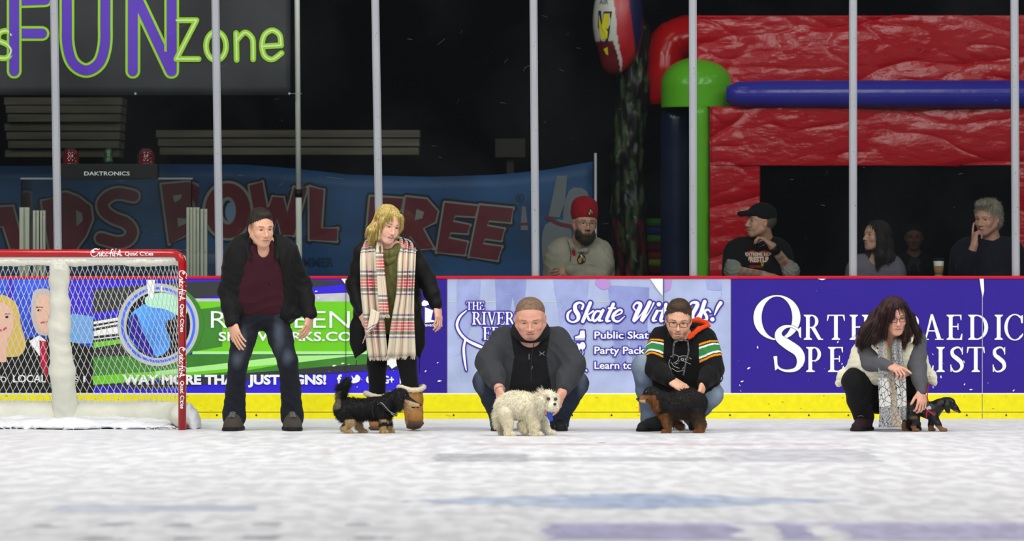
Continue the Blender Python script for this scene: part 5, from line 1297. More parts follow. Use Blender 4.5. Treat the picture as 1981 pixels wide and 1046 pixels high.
T.ell(q(509, 478, -.27), (.046, .13, .075), k=.008, op='d'); T.ell(NB + (0, -.06, .05), (.075, .10, .06), k=.01, op='d')
T.build('t_shirt', .006, cloth('maroon_jersey', (58, 22, 33), bump=.25, bscale=240, var=.14, vscale=90), o, disp=wrinkle(.008, 30, (.2, .1, 1), 1), amp=.008)
T = Sdf(); trunk(T, [(q(505, 478, -.13), .100, .080), (ch + (0, .03, 0), .125, .128), (q(508, 555, .0), .115, .128), (q(508, 596, .05), .125, .125)], .06)
for s_, e_, w_, sg in ((shL, elL, wrL, -1), (shR, elR, wrR, 1)):
    T.chain([q(505 + sg * 22, 476, -.12), s_ + (0, 0, .0), s_ * .5 + e_ * .5, e_, e_ * .5 + w_ * .5, w_ + (w_ - e_) * .0], [.07, .085, .072, .066, .058, .050], .035)
T.chain([q(540, 575, -.04), q(556, 605, -.06), q(574, 610, -.07)], [.07, .045, .022], .05); T.chain([q(470, 560, -.06), q(464, 600, -.06)], [.07, .06], .05)
for g in ((q(509, 500, -.33), (.070, .19, .13)), (q(512, 560, -.24), (.135, .19, .25)), (q(505, 462, -.28), (.085, .15, .09)), (q(508, 610, -.2), (.12, .16, .14))): T.ell(*g, k=.025, op='d')
T.ell(H.L((0, 0, -.03)), (.095, .13, .13), k=.02, op='d')
M_BLKJ = cloth('black_softshell', (17, 18, 19), var=.25, bump=.25, rough=.7)
T.build('jacket', .006, M_BLKJ, o, disp=wrinkle(.009, 32, (.6, .1, .8), 2), amp=.009)
T = Sdf(); T.chain([H.L((-.062, -.03, -.085)), q(478, 478, -.22), q(484, 500, -.27)], [.016, .020, .012], .02); T.chain([H.L((.062, -.02, -.085)), q(537, 478, -.20), q(536, 500, -.25)], [.016, .020, .012], .02); T.chain([H.L((-.062, -.03, -.085)), H.L((0, -.085, -.075)), H.L((.062, -.02, -.085))], [.018, .018, .018], .02)
T.build('collar', .006, M_BLKJ, o)
for w_, e_ in ((wrL, elL), (wrR, elR)):
    T = Sdf(); d = nrm(w_ - e_); T.cap(w_ - d * .025, w_ + d * .006, .051, .052, .01); T.cap(w_ + d * .0, w_ + d * .08, .034, .04, .01, 'd'); T.build('cuff', .005, M_BLKJ, o)
T = Sdf(); trunk(T, [(q(505, 588, .0), .09, .112), (q(505, 606, .03), .085, .115)], .04)
for h_, k_, a_, sg in ((hpL, knL, anL, -1), (hpR, knR, anR, 1)):
    T.chain([h_, h_ * .5 + k_ * .5, k_ + (0, -.012, .01), k_ * .5 + a_ * .5 + (sg * .003, .02, 0), a_ + (0, 0, .01), a_ + (0, -.01, -.03)], [.104, .090, .070, .072, .080, .082], .02)
T.tunnel(denim_fade([(knL + (0, -.06, .04), (.05, .08, .08)), (knR + (0, -.06, .04), (.05, .08, .08)), (hpR * .6 + knR * .4 + (0, -.1, 0), (.05, .08, .2)), (hpL * .5 + knL * .5 + (0, -.1, 0), (.04, .08, .16))], 0, srgb(70, 77, 90)))
T.build('jeans', .006, M_DENIM, o, base=srgb(27, 31, 39), disp=wrinkle(.008, 34, (.1, .1, 1), 3), amp=.008)
M_SHOE1 = cloth('taupe_suede', (66, 60, 54), var=.2, bump=.5, bscale=60)
for hx, tx_ in ((456, 444), (563, 569)):
    T = Sdf(); hl = q(hx, 0, .07) * (1, 1, 0) + (0, 0, .002); tl = q(tx_, 0, -.20) * (1, 1, 0) + (0, 0, .002)
    shoe(T, hl, tl, .066, .10); x_ = T.build('shoe', .006, M_SHOE1, o); sole('sole', hl, tl, .067, M_SOLE, x_)
    laces(tl * .42 + hl * .58 + (0, -.03, .125), tl * .68 + hl * .32 + (0, -.01, .095), (.022, 0, 0), x_)

# ---- 2: blond woman
q = Q(37.42)
o = thing('person', 'blond person in long black coat, plaid scarf and fur-trimmed tan boots', 'person', q(752, 831, .0) * (1, 1, 0), 'people on the ice')
S = Sdf(); M = frame(28, 14, 8)
H = Head(S, q(750, 434, -.18), M, 1.10, SK2, female=True, smile=1.0, brow=(.20, .12, .06), wide=.93, lips=(.55, .16, .16), eye=.0034, teeth=True, lash=.8)
NB = q(748, 478, -.10)
S.chain([H.L((0, -.03, -.05)), NB, q(748, 505, -.06)], [.048, .052, .08], .03)
trunk(S, [(q(748, 482, -.08), .08, .05), (q(748, 515, -.06), .08, .08), (q(750, 570, -.02), .06, .075), (q(752, 610, .0), .08, .085)], .05)
shL, shR = q(704, 488, -.05), q(793, 488, -.05); elL, elR = q(686, 552, -.02), q(826, 540, -.02); wrL, wrR = q(700, 604, -.14), q(845, 592, -.06)
S.chain([q(748, 486, -.08), shL, elL, wrL], [.06, .045, .034, .022], .02); S.chain([q(748, 486, -.08), shR, elR, wrR], [.06, .045, .034, .022], .02)
hand(S, wrL, (q(713, 640, -.2) - wrL), (.75, .6, .1), -1, 1.0, (16, 20, 14), .04, (.8, .4, .35)); hand(S, wrR + (0, 0, -.005), (q(852, 632, -.1) - wrR), (-.75, .55, .1), 1, 1.0, (20, 26, 18), .05, (.75, .5, .3))
hpL, hpR = q(733, 612, .02), q(772, 612, .02); knL, knR = q(729, 705, -.03), q(787, 700, -.10); anL, anR = q(731, 800, .10), q(800, 796, -.12)
S.chain([hpL, knL, anL, anL + (0, -.08, -.05)], [.075, .045, .034, .03], .02); S.chain([hpR, knR, anR, anR + (0, -.08, -.04)], [.075, .045, .034, .03], .02)
S.build('body', .0034, M_SKIN, o, base=SK2); H.eyes(o)
def strands(h, parent, groups, m, col, seed=0, name='strands'):
    mb = MB(); r_ = random.Random(seed); cols = []
    for (pts, n, sp, r) in groups:
        for i in range(n):
            j = np.array([r_.gauss(0, sp) for _ in range(3)]); pp = catmull([h.L(p) + j * (.3 + .7 * k_ / (len(pts) - 1)) for k_, p in enumerate(pts)], 4)
            nb = mb.n; mb.tube(pp, [r * (1 - .7 * k_ / len(pp)) for k_ in range(len(pp))], 5); f = r_.uniform(.7, 1.3); cols += [tuple(c * f for c in col[:3])] * (mb.n - nb)
    o_ = link_mesh(name, np.concatenate(mb.v), mb.f, m, parent, True, cols=cols); return o_
hx = H.hair(o, srgb(226, 204, 120), [((0, -.022, .042), (.083, .101, .084)), ((0, -.06, -.01), (.076, .066, .080)), ('c', [(-.040, .070, .078), (-.070, .040, .02), (-.076, .0, -.05), (-.07, -.03, -.09)], [.016, .015, .014, .010]),
        ('c', [(.040, .070, .078), (.071, .042, .03), (.076, .012, -.02), (.074, -.0, -.05)], [.013, .010, .009, .007]), ('c', [(-.06, -.05, -.03), (-.085, -.05, -.06), (-.088, -.04, -.10)], [.035, .026, .012])],
       [((0, .100, -.005), (.0600, .072, .080)), ((0, .02, -.13), (.07, .12, .065))], amp=.0012, freq=26, cold=srgb(150, 120, 66), wob=3, tuft=(12000, .060, .0009, .02, .06), down=.5)
strands(H, hx, [([(-.02, .07, .105), (-.066, .06, .04), (-.074, .045, -.03), (-.062, .04, -.10)], 16, .005, .0022), ([(.015, .075, .105), (.066, .060, .04), (.074, .040, -.03), (.070, .03, -.09)], 12, .004, .002), ([(-.05, -.02, .05), (-.09, -.03, -.04), (-.095, -.03, -.12)], 16, .010, .0022)], M_HAIR, srgb(220, 202, 140), 4)
M_OLIVE = cloth('olive_knit', (92, 92, 50), bump=.9, bscale=55, var=.35, vscale=26, stretch=(1.6, 1, .5))
T = Sdf(); trunk(T, [(q(748, 490, -.08), .06, .07), (q(748, 520, -.08), .065, .108), (q(751, 575, -.04), .055, .104), (q(754, 618, -.0), .075, .108)], .05); T.build('sweater', .006, M_OLIVE, o, disp=wrinkle(.003, 30, (.1, .1, 1)), amp=.004)
T = Sdf()
for i in range(22):
    a = 2 * math.pi * i / 22; b = 2 * math.pi * (i + 1) / 22; f = lambda a: NB + (.070 * math.cos(a) + .006, -.012 - .078 * math.sin(a) - (.02 if math.sin(a) > 0 else 0), .004 - .055 * max(math.sin(a), 0) ** 1.5)
    T.cap(f(a), f(b), .027, .027, .012)
for i in range(12):
    a = math.pi * i / 12; b = math.pi * (i + 1) / 12; f = lambda a: NB + (.062 * math.cos(a) + .008, -.03 - .085 * math.sin(a), -.025 - .075 * max(math.sin(a), 0) ** 1.3); T.cap(f(a), f(b), .022, .022, .006)
T.build('cowl_collar', .005, M_OLIVE, o, disp=wrinkle(.002, 80, (1, 0, 0)), amp=.003)
M_BLKC = cloth('black_parka', (15, 16, 17), rough=.6, var=.2, bump=.2)
T = Sdf(); trunk(T, [(q(748, 480, -.04), .085, .070), (q(748, 510, .02), .110, .105), (q(750, 570, .05), .11, .11), (q(750, 620, .07), .13, .095), (q(749, 655, .09), .11, .06)], .05)
for s_, e_, w_, sg in ((shL, elL, wrL, -1), (shR, elR, wrR, 1)): T.chain([q(748 + sg * 22, 482, -.03), s_, s_ * .5 + e_ * .5, e_, e_ * .5 + w_ * .5, w_ - (w_ - e_) * .06], [.06, .072, .066, .062, .056, .047], .03)
T.chain([q(702, 600, -.05), q(698, 640, -.03), q(696, 664, -.02), q(687, 692, -.02)], [.065, .068, .058, .012], .04, fl=((0, 1, 0), 1.5)); T.chain([q(797, 600, -.04), q(801, 640, -.02), q(804, 664, -.01), q(812, 692, -.0)], [.07, .066, .056, .012], .04, fl=((0, 1, 0), 1.5))
for g in ((q(748, 530, -.22), (.105, .20, .24)), (q(752, 625, -.20), (.125, .20, .25)), (q(752, 700, -.1), (.135, .30, .12)), (NB + (0, -.02, .05), (.075, .11, .08))): T.ell(*g, k=.03, op='d')
T.build('coat', .006, M_BLKC, o, disp=wrinkle(.006, 28, (.5, .1, .8), 5), amp=.006)
T = Sdf(); T.chain([q(708, 470, .02), q(725, 466, .06), q(750, 462, .10), q(775, 466, .06), q(790, 472, .02)], [.03, .045, .05, .045, .03], .03); T.build('hood', .008, M_BLKC, o)
mb = MB()
for x0, y0, x1, y1 in ((690, 696, 688, 708), (812, 688, 811, 722)): mb.tube([q(x0, y0, -.01), q(x1, y1, -.01)], .0025, 5)
mb.build('drawstrings', M_BLACK, o)
mb = MB(); A = MB(); A.lathe(q(683, 548, -.085), [(.010, -.002), (.010, 0.002)], 14, axis=1); A.build('sleeve_badge', M_WHITE, o)
mb = MB(); mb.lathe(q(806, 484, -.125), [(.005, -.004), (.005, .004)], 10, axis=1); mb.build('stud', M_ZIP, o)
mb = MB(); f = nrm(wrR - elR); s1 = nrm(np.cross(f, (0, 1, 0))); s2 = np.cross(f, s1); mb.tube([wrR - f * .008 + .036 * (math.cos(a) * s1 + math.sin(a) * s2) for a in np.linspace(0, 6.1, 20)], .007, 8, closed=True); mb.build('pale_cuff', cloth('beige_rib', (196, 178, 158)), o, True)
T = Sdf(); T.chain([hpL, knL, anL], [.092, .068, .050], .02); T.chain([hpR, knR, anR], [.092, .068, .050], .02)
T.build('leggings', .006, cloth('black_leggings', (15, 16, 18), bump=.1), o, disp=wrinkle(.002, 40), amp=.003)
def plaid():
    m = bpy.data.materials.new('plaid_wool'); m.use_nodes = True; nt = m.node_tree; N = nt.nodes; L = nt.links; b = N['Principled BSDF']; b.inputs['Roughness'].default_value = .95; b.inputs['Sheen Weight'].default_value = .3; b.inputs['Specular IOR Level'].default_value = .15
    tc = N.new('ShaderNodeUVMap'); sp = N.new('ShaderNodeSeparateXYZ'); L.new(tc.outputs[0], sp.inputs[0])
    def ramp(out, stops):
        fr = N.new('ShaderNodeMath'); fr.operation = 'FRACT'; L.new(out, fr.inputs[0]); r = N.new('ShaderNodeValToRGB'); r.color_ramp.interpolation = 'CONSTANT'; cr = r.color_ramp
        cr.elements[0].position = 0; cr.elements[0].color = stops[0][1]; cr.elements[1].position = stops[1][0]; cr.elements[1].color = stops[1][1]
        for p_, c_ in stops[2:]: e = cr.elements.new(p_); e.color = c_
        L.new(fr.outputs[0], r.inputs[0]); return r.outputs[0]
    cream, navy, red, grn, gold, wh = srgb(224, 212, 186), srgb(58, 60, 132), srgb(206, 44, 58), srgb(58, 78, 72), srgb(196, 186, 120), srgb(240, 236, 226)
    st = [(0, cream), (.36, navy), (.41, wh), (.44, gold), (.46, grn), (.52, wh), (.54, red), (.60, wh), (.615, red), (.67, wh), (.685, red), (.74, wh), (.76, grn), (.83, gold), (.85, wh), (.88, navy), (.92, cream)]
    mm = N.new('ShaderNodeMath'); mm.operation = 'MULTIPLY'; mm.inputs[1].default_value = 3.3; L.new(sp.outputs[1], mm.inputs[0])
    a = ramp(mm.outputs[0], st); c = ramp(sp.outputs[0], [(0, cream), (.30, navy), (.34, cream), (.46, red), (.50, wh), (.53, red), (.60, grn), (.66, cream), (.80, navy), (.84, cream)])
    mx = N.new('ShaderNodeMix'); mx.data_type = 'RGBA'; mx.inputs[0].default_value = .34; L.new(a, mx.inputs[6]); L.new(c, mx.inputs[7]); L.new(mx.outputs[2], b.inputs['Base Color'])
    n = N.new('ShaderNodeTexNoise'); n.inputs['Scale'].default_value = 240; bp = N.new('ShaderNodeBump'); bp.inputs['Strength'].default_value = .4; bp.inputs['Distance'].default_value = .004; L.new(n.outputs[0], bp.inputs['Height']); L.new(bp.outputs[0], b.inputs['Normal']); return m
M_PLAID = plaid(); M_CREAM = cloth('cream_wool', (226, 216, 192)); fy = (0, -1, 0)
wv = lambda x, z=0: np.array((x, 0, z))
strip('scarf', [(q(728, 462, .06), wv(.03), (0, -1, 1)), (q(716, 466, -.08), wv(.050, .02), (-.4, -1, .3)), (q(715, 500, -.205), wv(.068), fy), (q(718, 560, -.215), wv(.070), fy), (q(724, 620, -.205), wv(.070), fy), (q(732, 690, -.18), wv(.068), fy)], M_PLAID, o, 30, .020, 3.0, .006, (1.15, 1), fringe=M_CREAM)
strip('scarf_end', [(q(768, 462, .06), wv(.03), (0, -1, 1)), (q(786, 468, -.07), wv(.055, -.02), (.4, -1, .3)), (q(787, 502, -.20), wv(.062), fy), (q(785, 560, -.21), wv(.060), fy), (q(780, 620, -.20), wv(.078), fy), (q(776, 688, -.17), wv(.100), fy)], M_PLAID, o, 30, .020, 3.2, .006, (1.15, 1), seed=2, fringe=M_CREAM)
strip('scarf_fold', [(q(735, 466, -.15), wv(.02), fy), (q(735, 500, -.245), wv(.026), fy), (q(739, 560, -.255), wv(.030), fy), (q(743, 608, -.245), wv(.034), fy)], M_PLAID, o, 12, .008, 1.2, .005, (.6, 1), seed=4, fringe=M_CREAM)
strip('scarf_corner', [(q(726, 600, -.250), wv(.030, -.015), fy), (q(720, 630, -.262), wv(.036, .02), fy), (q(706, 655, -.250), wv(.02, .035), fy)], M_PLAID, o, 10, .006, 1.0, .005, (.5, 1), seed=6)
M_BOOT = cloth('tan_sheepskin', (158, 112, 62), var=.22, vscale=12, bump=.4); M_FLEECE = cloth('cream_fleece', (226, 216, 188), bump=1.0, bscale=120)
for (tp, an, hl, tl, tilt) in ((q(731, 764, .08), anL, q(735, 0, .16), q(727, 0, -.10), 0), (q(796, 752, -.10), anR + (0, 0, -.0), q(799, 0, -.06), q(806, 0, -.32), .05)):
    T = Sdf(); hl = hl * (1, 1, 0) + (0, 0, .004 + 0 * tilt); tl2 = tl * (1, 1, 0) + (0, 0, .004 + tilt)
    T.chain([tp, tp * .5 + an * .5, an + (0, 0, .0), hl * .7 + tl2 * .3 + (0, 0, .05)], [.082, .074, .064, .062], .02)
    d = nrm(tl2 - hl); L_ = np.linalg.norm(tl2 - hl); T.cap(hl + d * .05 + (0, 0, .052), hl + d * L_ * .8 + (0, 0, .052), .050, .055, .03); T.zmin = .002
    T.ell(tp + (0, 0, 1.012), 1.0, k=.003, op='d'); x_ = T.build('boot', .006, M_BOOT, o, disp=wrinkle(.004, 36, (0, .3, 1), 2), amp=.004)
    T = Sdf()
    for i in range(18):
        a = 2 * math.pi * i / 18; b = 2 * math.pi * (i + 1) / 18; f = lambda a: tp + (.088 * math.cos(a), .084 * math.sin(a), .004 + .012 * math.sin(2 * a + 1)); T.cap(f(a), f(b), .017, .017, .01)
    T.build('fleece_trim', .005, M_FLEECE, x_, disp=wrinkle(.004, 110), amp=.004)
    T = Sdf(); T.cap(hl + d * .045 + (0, 0, .012), hl + d * L_ * .80 + (0, 0, .012), .053, .058, .01, fl=((0, 0, 1), 3.0)); T.zmin = .001; T.build('sole', .005, cloth('brown_sole', (84, 70, 56)), x_)

# ---- 3: squatting man in charcoal jacket
def squat(q, hip, hips, knees, ankles, r, jeans, o, fade=None, res=.006, w=.004):
    T = Sdf(); trunk(T, [(hip + (0, 0, .10), .09, .12), (hip, .10, .125)], .04)
    for h_, k_, a_ in zip(hips, knees, ankles): T.chain([h_, h_ * .45 + k_ * .55, k_, k_ * .5 + a_ * .5, a_, a_ + (0, -.03, -.045)], list(r) + [r[-1]], .02)
    if fade: T.tunnel(fade)
    T.zmin = .02
    return T.build('jeans', res, M_DENIM, o, base=jeans, disp=wrinkle(w, 34, (.5, .1, 1), 3), amp=w)
q = Q(37.30)
o = thing('person', 'person with buzzed hair in charcoal jacket squatting behind the white dog', 'person', q(1025, 830, .1) * (1, 1, 0), 'people on the ice')
S = Sdf(); M = frame(-2, 22, -1)
H = Head(S, q(1026, 615, -.30), M, 1.18, SK3, brow=(.22, .12, .07), wide=1.12, jaw=1.22, lips=(.40, .16, .13), eye=.0030)
NB = q(1026, 648, -.16); S.chain([H.L((0, -.03, -.05)), NB, q(1026, 672, -.08)], [.078, .085, .12], .04)
H.E(S, (0, .035, -.088), (.040, .040, .026), .03)
trunk(S, [(q(1026, 660, -.10), .12, .06), (q(1026, 690, -.02), .11, .10), (q(1026, 735, .10), .08, .10)], .05)
shL, shR = q(975, 655, -.06), q(1078, 655, -.06); elL, elR = q(945, 700, -.20), q(1108, 705, -.20); wrL, wrR = q(966, 752, -.42), q(1086, 762, -.42)
S.chain([q(1026, 664, -.08), shL, elL, wrL], [.08, .06, .045, .034], .02); S.chain([q(1026, 664, -.08), shR, elR, wrR], [.08, .06, .045, .034], .02)
hand(S, wrL + (0, 0, -.005), q(966, 792, -.50) - wrL, (.9, .3, 0), 1, 1.12, (12, 18, 14), .03, (.8, .4, .4)); hand(S, wrR, q(1078, 790, -.50) - wrR, (-.9, .3, 0), -1, 1.12, (12, 18, 14), .03, (.8, .4, .4))
hips = [q(998, 765, .28), q(1054, 765, .28)]; knees = [q(941, 738, -.12), q(1113, 742, -.12)]; ankles = [q(966, 806, .02), q(1082, 808, .02)]
for h_, k_, a_ in zip(hips, knees, ankles): S.chain([h_, k_, a_, a_ + (0, -.02, -.05)], [.08, .05, .030, .02], .02)
H.dab((0, .085, -.098), (.032, .04, .022), (.20, .12, .07), .8, .75); H.dab((0, .09, -.055), (.03, .03, .006), (.34, .19, .13), .8, .5)
H.dab((0, -.03, .075), (.090, .105, .062), (.25, .165, .115), .35, .85); H.dab((0, -.07, .02), (.095, .07, .07), (.25, .165, .115), .5, .85)
S.build('body', .0034, M_SKIN, o, base=SK3); H.eyes(o)
H.hair(o, srgb(124, 98, 78), [((0, -.018, .038), (.0775, .0965, .0815))], [((0, .115, -.0), (.072, .075, .080)), ((.085, .03, -.03), (.022, .05, .07)), ((-.085, .03, -.03), (.022, .05, .07)), ((0, -.02, -.085), (.12, .14, .075))], amp=.0000)
squat(q, q(1026, 760, .22), hips, knees, ankles, [.12, .108, .094, .078, .068], srgb(38, 45, 60), o, denim_fade([(knees[0] + (-.04, -.03, .03), (.05, .1, .14)), (knees[1] + (.04, -.03, .03), (.05, .1, .14))], 0, srgb(112, 124, 142)))
M_CHAR = cloth('charcoal_fleece', (62, 64, 68), var=.12, bump=.25, bscale=160); M_BLKV = cloth('black_panel', (26, 27, 30), var=.15)
T = Sdf(); trunk(T, [(q(1026, 662, -.09), .12, .085), (q(1026, 688, -.05), .15, .135), (q(1026, 722, -.04), .15, .145), (q(1026, 742, -.02), .14, .135)], .06)
for s_, e_, w_, sg in ((shL, elL, wrL, -1), (shR, elR, wrR, 1)): T.chain([q(1026 + sg * 22, 658, -.06), s_ + (0, 0, -.012), s_ * .5 + e_ * .5 + (sg * .004, 0, -.01), e_, e_ * .5 + w_ * .5, e_ * .2 + w_ * .8], [.078, .088, .088, .088, .074, .056], .045)
T.ell(H.L((0, .02, -.02)), (.092, .13, .115), k=.02, op='d')
dk = srgb(22, 23, 26)
def panel3(V, c):
    px = V[:, 0] / V[:, 1] * F + 990.5; py = HY - (V[:, 2] - CAM_Z) / V[:, 1] * F; m = (np.abs(px - 1026) < np.interp(py, [640, 660, 690, 745], [38, 36, 31, 40])) ; c[m] = dk[:3]; return c
T.tunnel(panel3)
T.build('jacket', .0042, C_ATT, o, base=srgb(56, 58, 62), disp=wrinkle(.0085, 30, (.6, .1, .7), 4), amp=.0065)
T = Sdf(); cx = NB + (0, -.01, .015)
for i in range(24):
    a = 2 * math.pi * i / 24; b = 2 * math.pi * (i + 1) / 24; f = lambda a: cx + (.108 * math.cos(a), -.01 - .095 * math.sin(a), .02 - .055 * max(math.sin(a), -.5)); T.cap(f(a), f(b), .026, .026, .012, fl=((0, 0, 1), .8))
T.build('collar', .006, M_BLKV, o)
mb = MB(); mb.tube([q(1034, 655, -.33), q(1028, 690, -.30), q(1027, 738, -.29)], .0030, 6); mb.build('zip', M_DARKM, o)
mb = MB(); mb.tube([q(1023.5, 684, -.27), q(1023.5, 695, -.27)], .002, 6); mb.tube([q(1030.5, 708, -.27), q(1027, 717, -.27)], .002, 6); mb.build('zip_pulls', M_ZIP, o)
lg = flat(37.30 - .238); A = Art(lg)
A.stroke([(1044, 680), (1047, 684), (1049, 684), (1053, 680)], 1.4, 0); A.stroke([(1044, 687), (1047, 683), (1049, 683), (1053, 687)], 1.4, 0); A.build('chest_emblem', [solid('grey_print', (110, 112, 116))], o)
mb = MB(); f = nrm(wrL - elL); s1 = nrm(np.cross(f, (0, 1, 0))); s2 = np.cross(f, s1); cw = wrL + f * .012
for i in range(22): a = 6.283 * i / 22; b = 6.283 * (i + .75) / 22; mb.tube([cw + .037 * (math.cos(a) * s1 + math.sin(a) * s2), cw + .037 * (math.cos(b) * s1 + math.sin(b) * s2)], .0032, 6)
mb.build('chain_bracelet', mat('silver', srgb(200, 202, 205), .25, metal=1.0), o, True)
M_SHB = cloth('black_shoe', (24, 24, 26), rough=.5)
for hx_, tx_ in ((968, 962), (1080, 1086)):
    T = Sdf(); hl = q(hx_, 0, .10) * (1, 1, 0) + (0, 0, .002); tl = q(tx_, 0, -.16) * (1, 1, 0) + (0, 0, .002); shoe(T, hl, tl, .052, .08); x_ = T.build('shoe', .006, M_SHB, o); sole('sole', hl, tl, .053, M_SOLE, x_)

# ---- 4: squatting man in striped jersey hoodie
q = Q(37.25)
o = thing('person', 'bespectacled person in black hoodie with green and orange sleeve stripes kneeling behind the brown dog', 'person', q(1315, 830, .1) * (1, 1, 0), 'people on the ice')
S = Sdf(); M = frame(-3, 18, 3)
H = Head(S, q(1313, 617, -.26), M, 1.14, SK1, smile=.7, brow=(.16, .09, .05), wide=.96, lips=(.46, .20, .16), eye=.0032, teeth=True)
NB = q(1318, 650, -.14); S.chain([H.L((0, -.03, -.05)), NB, q(1318, 672, -.06)], [.062, .066, .10], .03)
trunk(S, [(q(1318, 660, -.10), .11, .05), (q(1318, 690, -.02), .10, .09), (q(1318, 740, .10), .08, .09)], .05)
shL, shR = q(1281, 656, -.08), q(1361, 656, -.08); elL, elR = q(1268, 712, -.22), q(1380, 714, -.18); wrL, wrR = q(1296, 735, -.40), q(1360, 742, -.36)
S.chain([q(1318, 664, -.08), shL, elL, wrL], [.07, .05, .038, .030], .02); S.chain([q(1318, 664, -.08), shR, elR, wrR], [.07, .05, .038, .028], .02)
hand(S, wrL, q(1330, 757, -.46) - wrL, (.1, .4, -1), 1, 1.18, (14, 20, 14), .03, (.85, .35, .1)); hand(S, wrR + (0, 0, -.0), q(1352, 775, -.44) - wrR, (-.85, .35, .1), 1, 1.12, (48, 70, 40), .02, (.7, .35, .6))
hips = [q(1295, 768, .26), q(1336, 768, .26)]; knees = [q(1244, 708, -.16), q(1372, 762, -.06)]; ankles = [q(1258, 798, -.02), q(1340, 806, .24)]
for h_, k_, a_ in zip(hips, knees, ankles): S.chain([h_, k_, a_, a_ + (0, -.02, -.04)], [.08, .05, .030, .02], .02)
for qq in (-1, 1): H.dab((qq * .072, .012, .020), (.030, .036, .045), (.12, .07, .045), .9, .85)
for qq in (-1, 1): H.dab((qq * .040, .045, -.070), (.024, .055, .050), (.34, .16, .075), .5, .85)
H.dab((0, .075, -.096), (.040, .05, .024), (.36, .17, .08), .45, .85); H.dab((0, .095, -.053), (.030, .03, .0075), (.34, .16, .08), .5, .8)
S.build('body', .0034, M_SKIN, o, base=SK1); H.eyes(o)
H.hair(o, srgb(52, 40, 32), [((0, -.018, .040), (.0800, .099, .084)), ((.0, .028, .095), (.056, .048, .032)), ((0, -.05, 0), (.076, .06, .07))],
       [((0, .110, .010), (.068, .075, .072)), ((.084, .03, -.02), (.022, .035, .055)), ((-.084, .03, -.02), (.022, .035, .055)), ((0, -.02, -.10), (.12, .14, .06))], amp=.0008, cold=srgb(84, 64, 48), tuft=(6000, .013, .0007, .14, .16))
H.glasses(o, M_FRAME, r=.0017)
fd = denim_fade([(knees[0] + (0, -.04, .02), (.09, .12, .16)), (knees[1] + (.03, -.06, 0), (.12, .12, .10))], 0, srgb(150, 166, 184))
T = Sdf(); trunk(T, [(q(1318, 742, .10), .08, .11), (q(1318, 765, .20), .09, .115)], .04)
T.chain([hips[0], hips[0] * .45 + knees[0] * .55, knees[0], knees[0] * .5 + ankles[0] * .5 + (.0, 0, 0), ankles[0], ankles[0] + (-.01, -.02, -.04)], [.11, .094, .080, .076, .064, .064], .02)
T.chain([hips[1], hips[1] * .45 + knees[1] * .55, knees[1], knees[1] * .5 + ankles[1] * .5, ankles[1], ankles[1] + (.01, -.04, -.03)], [.11, .104, .098, .08, .064, .06], .02)
T.tunnel(fd); T.zmin = .02; T.build('jeans', .006, M_DENIM, o, base=srgb(92, 106, 128), disp=wrinkle(.006, 34, (.5, .1, 1), 3), amp=.006)
T = Sdf(); trunk(T, [(q(1318, 662, -.10), .095, .080), (q(1319, 690, -.08), .115, .125), (q(1320, 720, -.06), .11, .130), (q(1320, 740, -.04), .105, .120)], .06)
arms = []
for s_, e_, w_, sg in ((shL, elL, wrL, -1), (shR, elR, wrR, 1)): T.chain([q(1318 + sg * 20, 658, -.08), s_, s_ * .5 + e_ * .5 + (sg * .006, 0, 0), e_, e_ * .5 + w_ * .5, w_ - (w_ - e_) * .04], [.07, .086, .080, .074, .062, .050], .035)
T.ell(H.L((0, .03, -.03)), (.085, .14, .12), k=.02, op='d')
ORG, GRN, WHT = srgb(226, 146, 24), srgb(52, 130, 70), srgb(226, 228, 226)
def st4(V, c):
    px = V[:, 0] / V[:, 1] * F + 990.5
    for s_, e_, sg in ((shL, elL, -1), (shR, elR, 1)):
        d = nrm(e_ - s_); v = V - s_; t = v @ d; t = t + .10 * (np.abs(px - 1319) - 50) / 20 * .12; rad = np.linalg.norm(v - np.outer(v @ d, d), axis=1)
        inn = (rad < .13) & (sg * (px - 1319) > np.interp(t, [0, .2], [34, 36]) - (0 if sg < 0 else 2))
        for a, b, cc in ((.062, .076, ORG), (.086, .100, WHT), (.100, .150, GRN), (.150, .164, WHT), (.172, .186, ORG)):
            m = inn & (t > a) & (t < b); c[m] = cc[:3]
    return c
T.tunnel(st4); T.build('hoodie', .0036, C_ATT, o, base=srgb(16, 16, 18), disp=wrinkle(.007, 30, (.6, .1, .7), 6), amp=.006)
T = Sdf(); T.chain([q(1300, 650, -.20), q(1292, 640, -.02), q(1300, 630, .05), q(1326, 628, .08), q(1352, 632, .05), q(1362, 642, -.04)], [.026, .040, .045, .048, .045, .030], .03); T.build('hood', .006, cloth('black_hood', (24, 24, 26)), o)
M_ORG = cloth('orange_lining', (226, 70, 26), var=.12)
T = Sdf(); T.chain([q(1337, 620, -.14), q(1350, 619, -.10), q(1366, 625, -.08), q(1372, 630, -.10)], [.012, .020, .018, .012], .01, fl=((0, 1, 0), 1.4)); T.chain([q(1370, 629, -.12), q(1352, 636, -.20), q(1338, 648, -.26), q(1333, 653, -.28)], [.013, .017, .017, .014], .01, fl=((0, 1, 0), 1.6)); T.build('hood_lining', .005, M_ORG, o)
M_CORD = mat('speckled_cord', srgb(86, 86, 90), .8, var=.9, vscale=90)
mb = MB(); mb.tube(catmull([q(1306, 658, -.30), q(1303, 672, -.315), q(1302, 692, -.30)], 5), .0058, 8); mb.tube(catmull([q(1330, 658, -.29), q(1332, 678, -.31), q(1327, 700, -.30), q(1322, 726, -.31)], 5), .0058, 8); mb.tube(catmull([q(1306, 662, -.31), q(1318, 655, -.32), q(1330, 660, -.30)], 5), .0058, 8); mb.build('drawcords', M_CORD, o, True)
A = Art(flat(37.25 - .262))
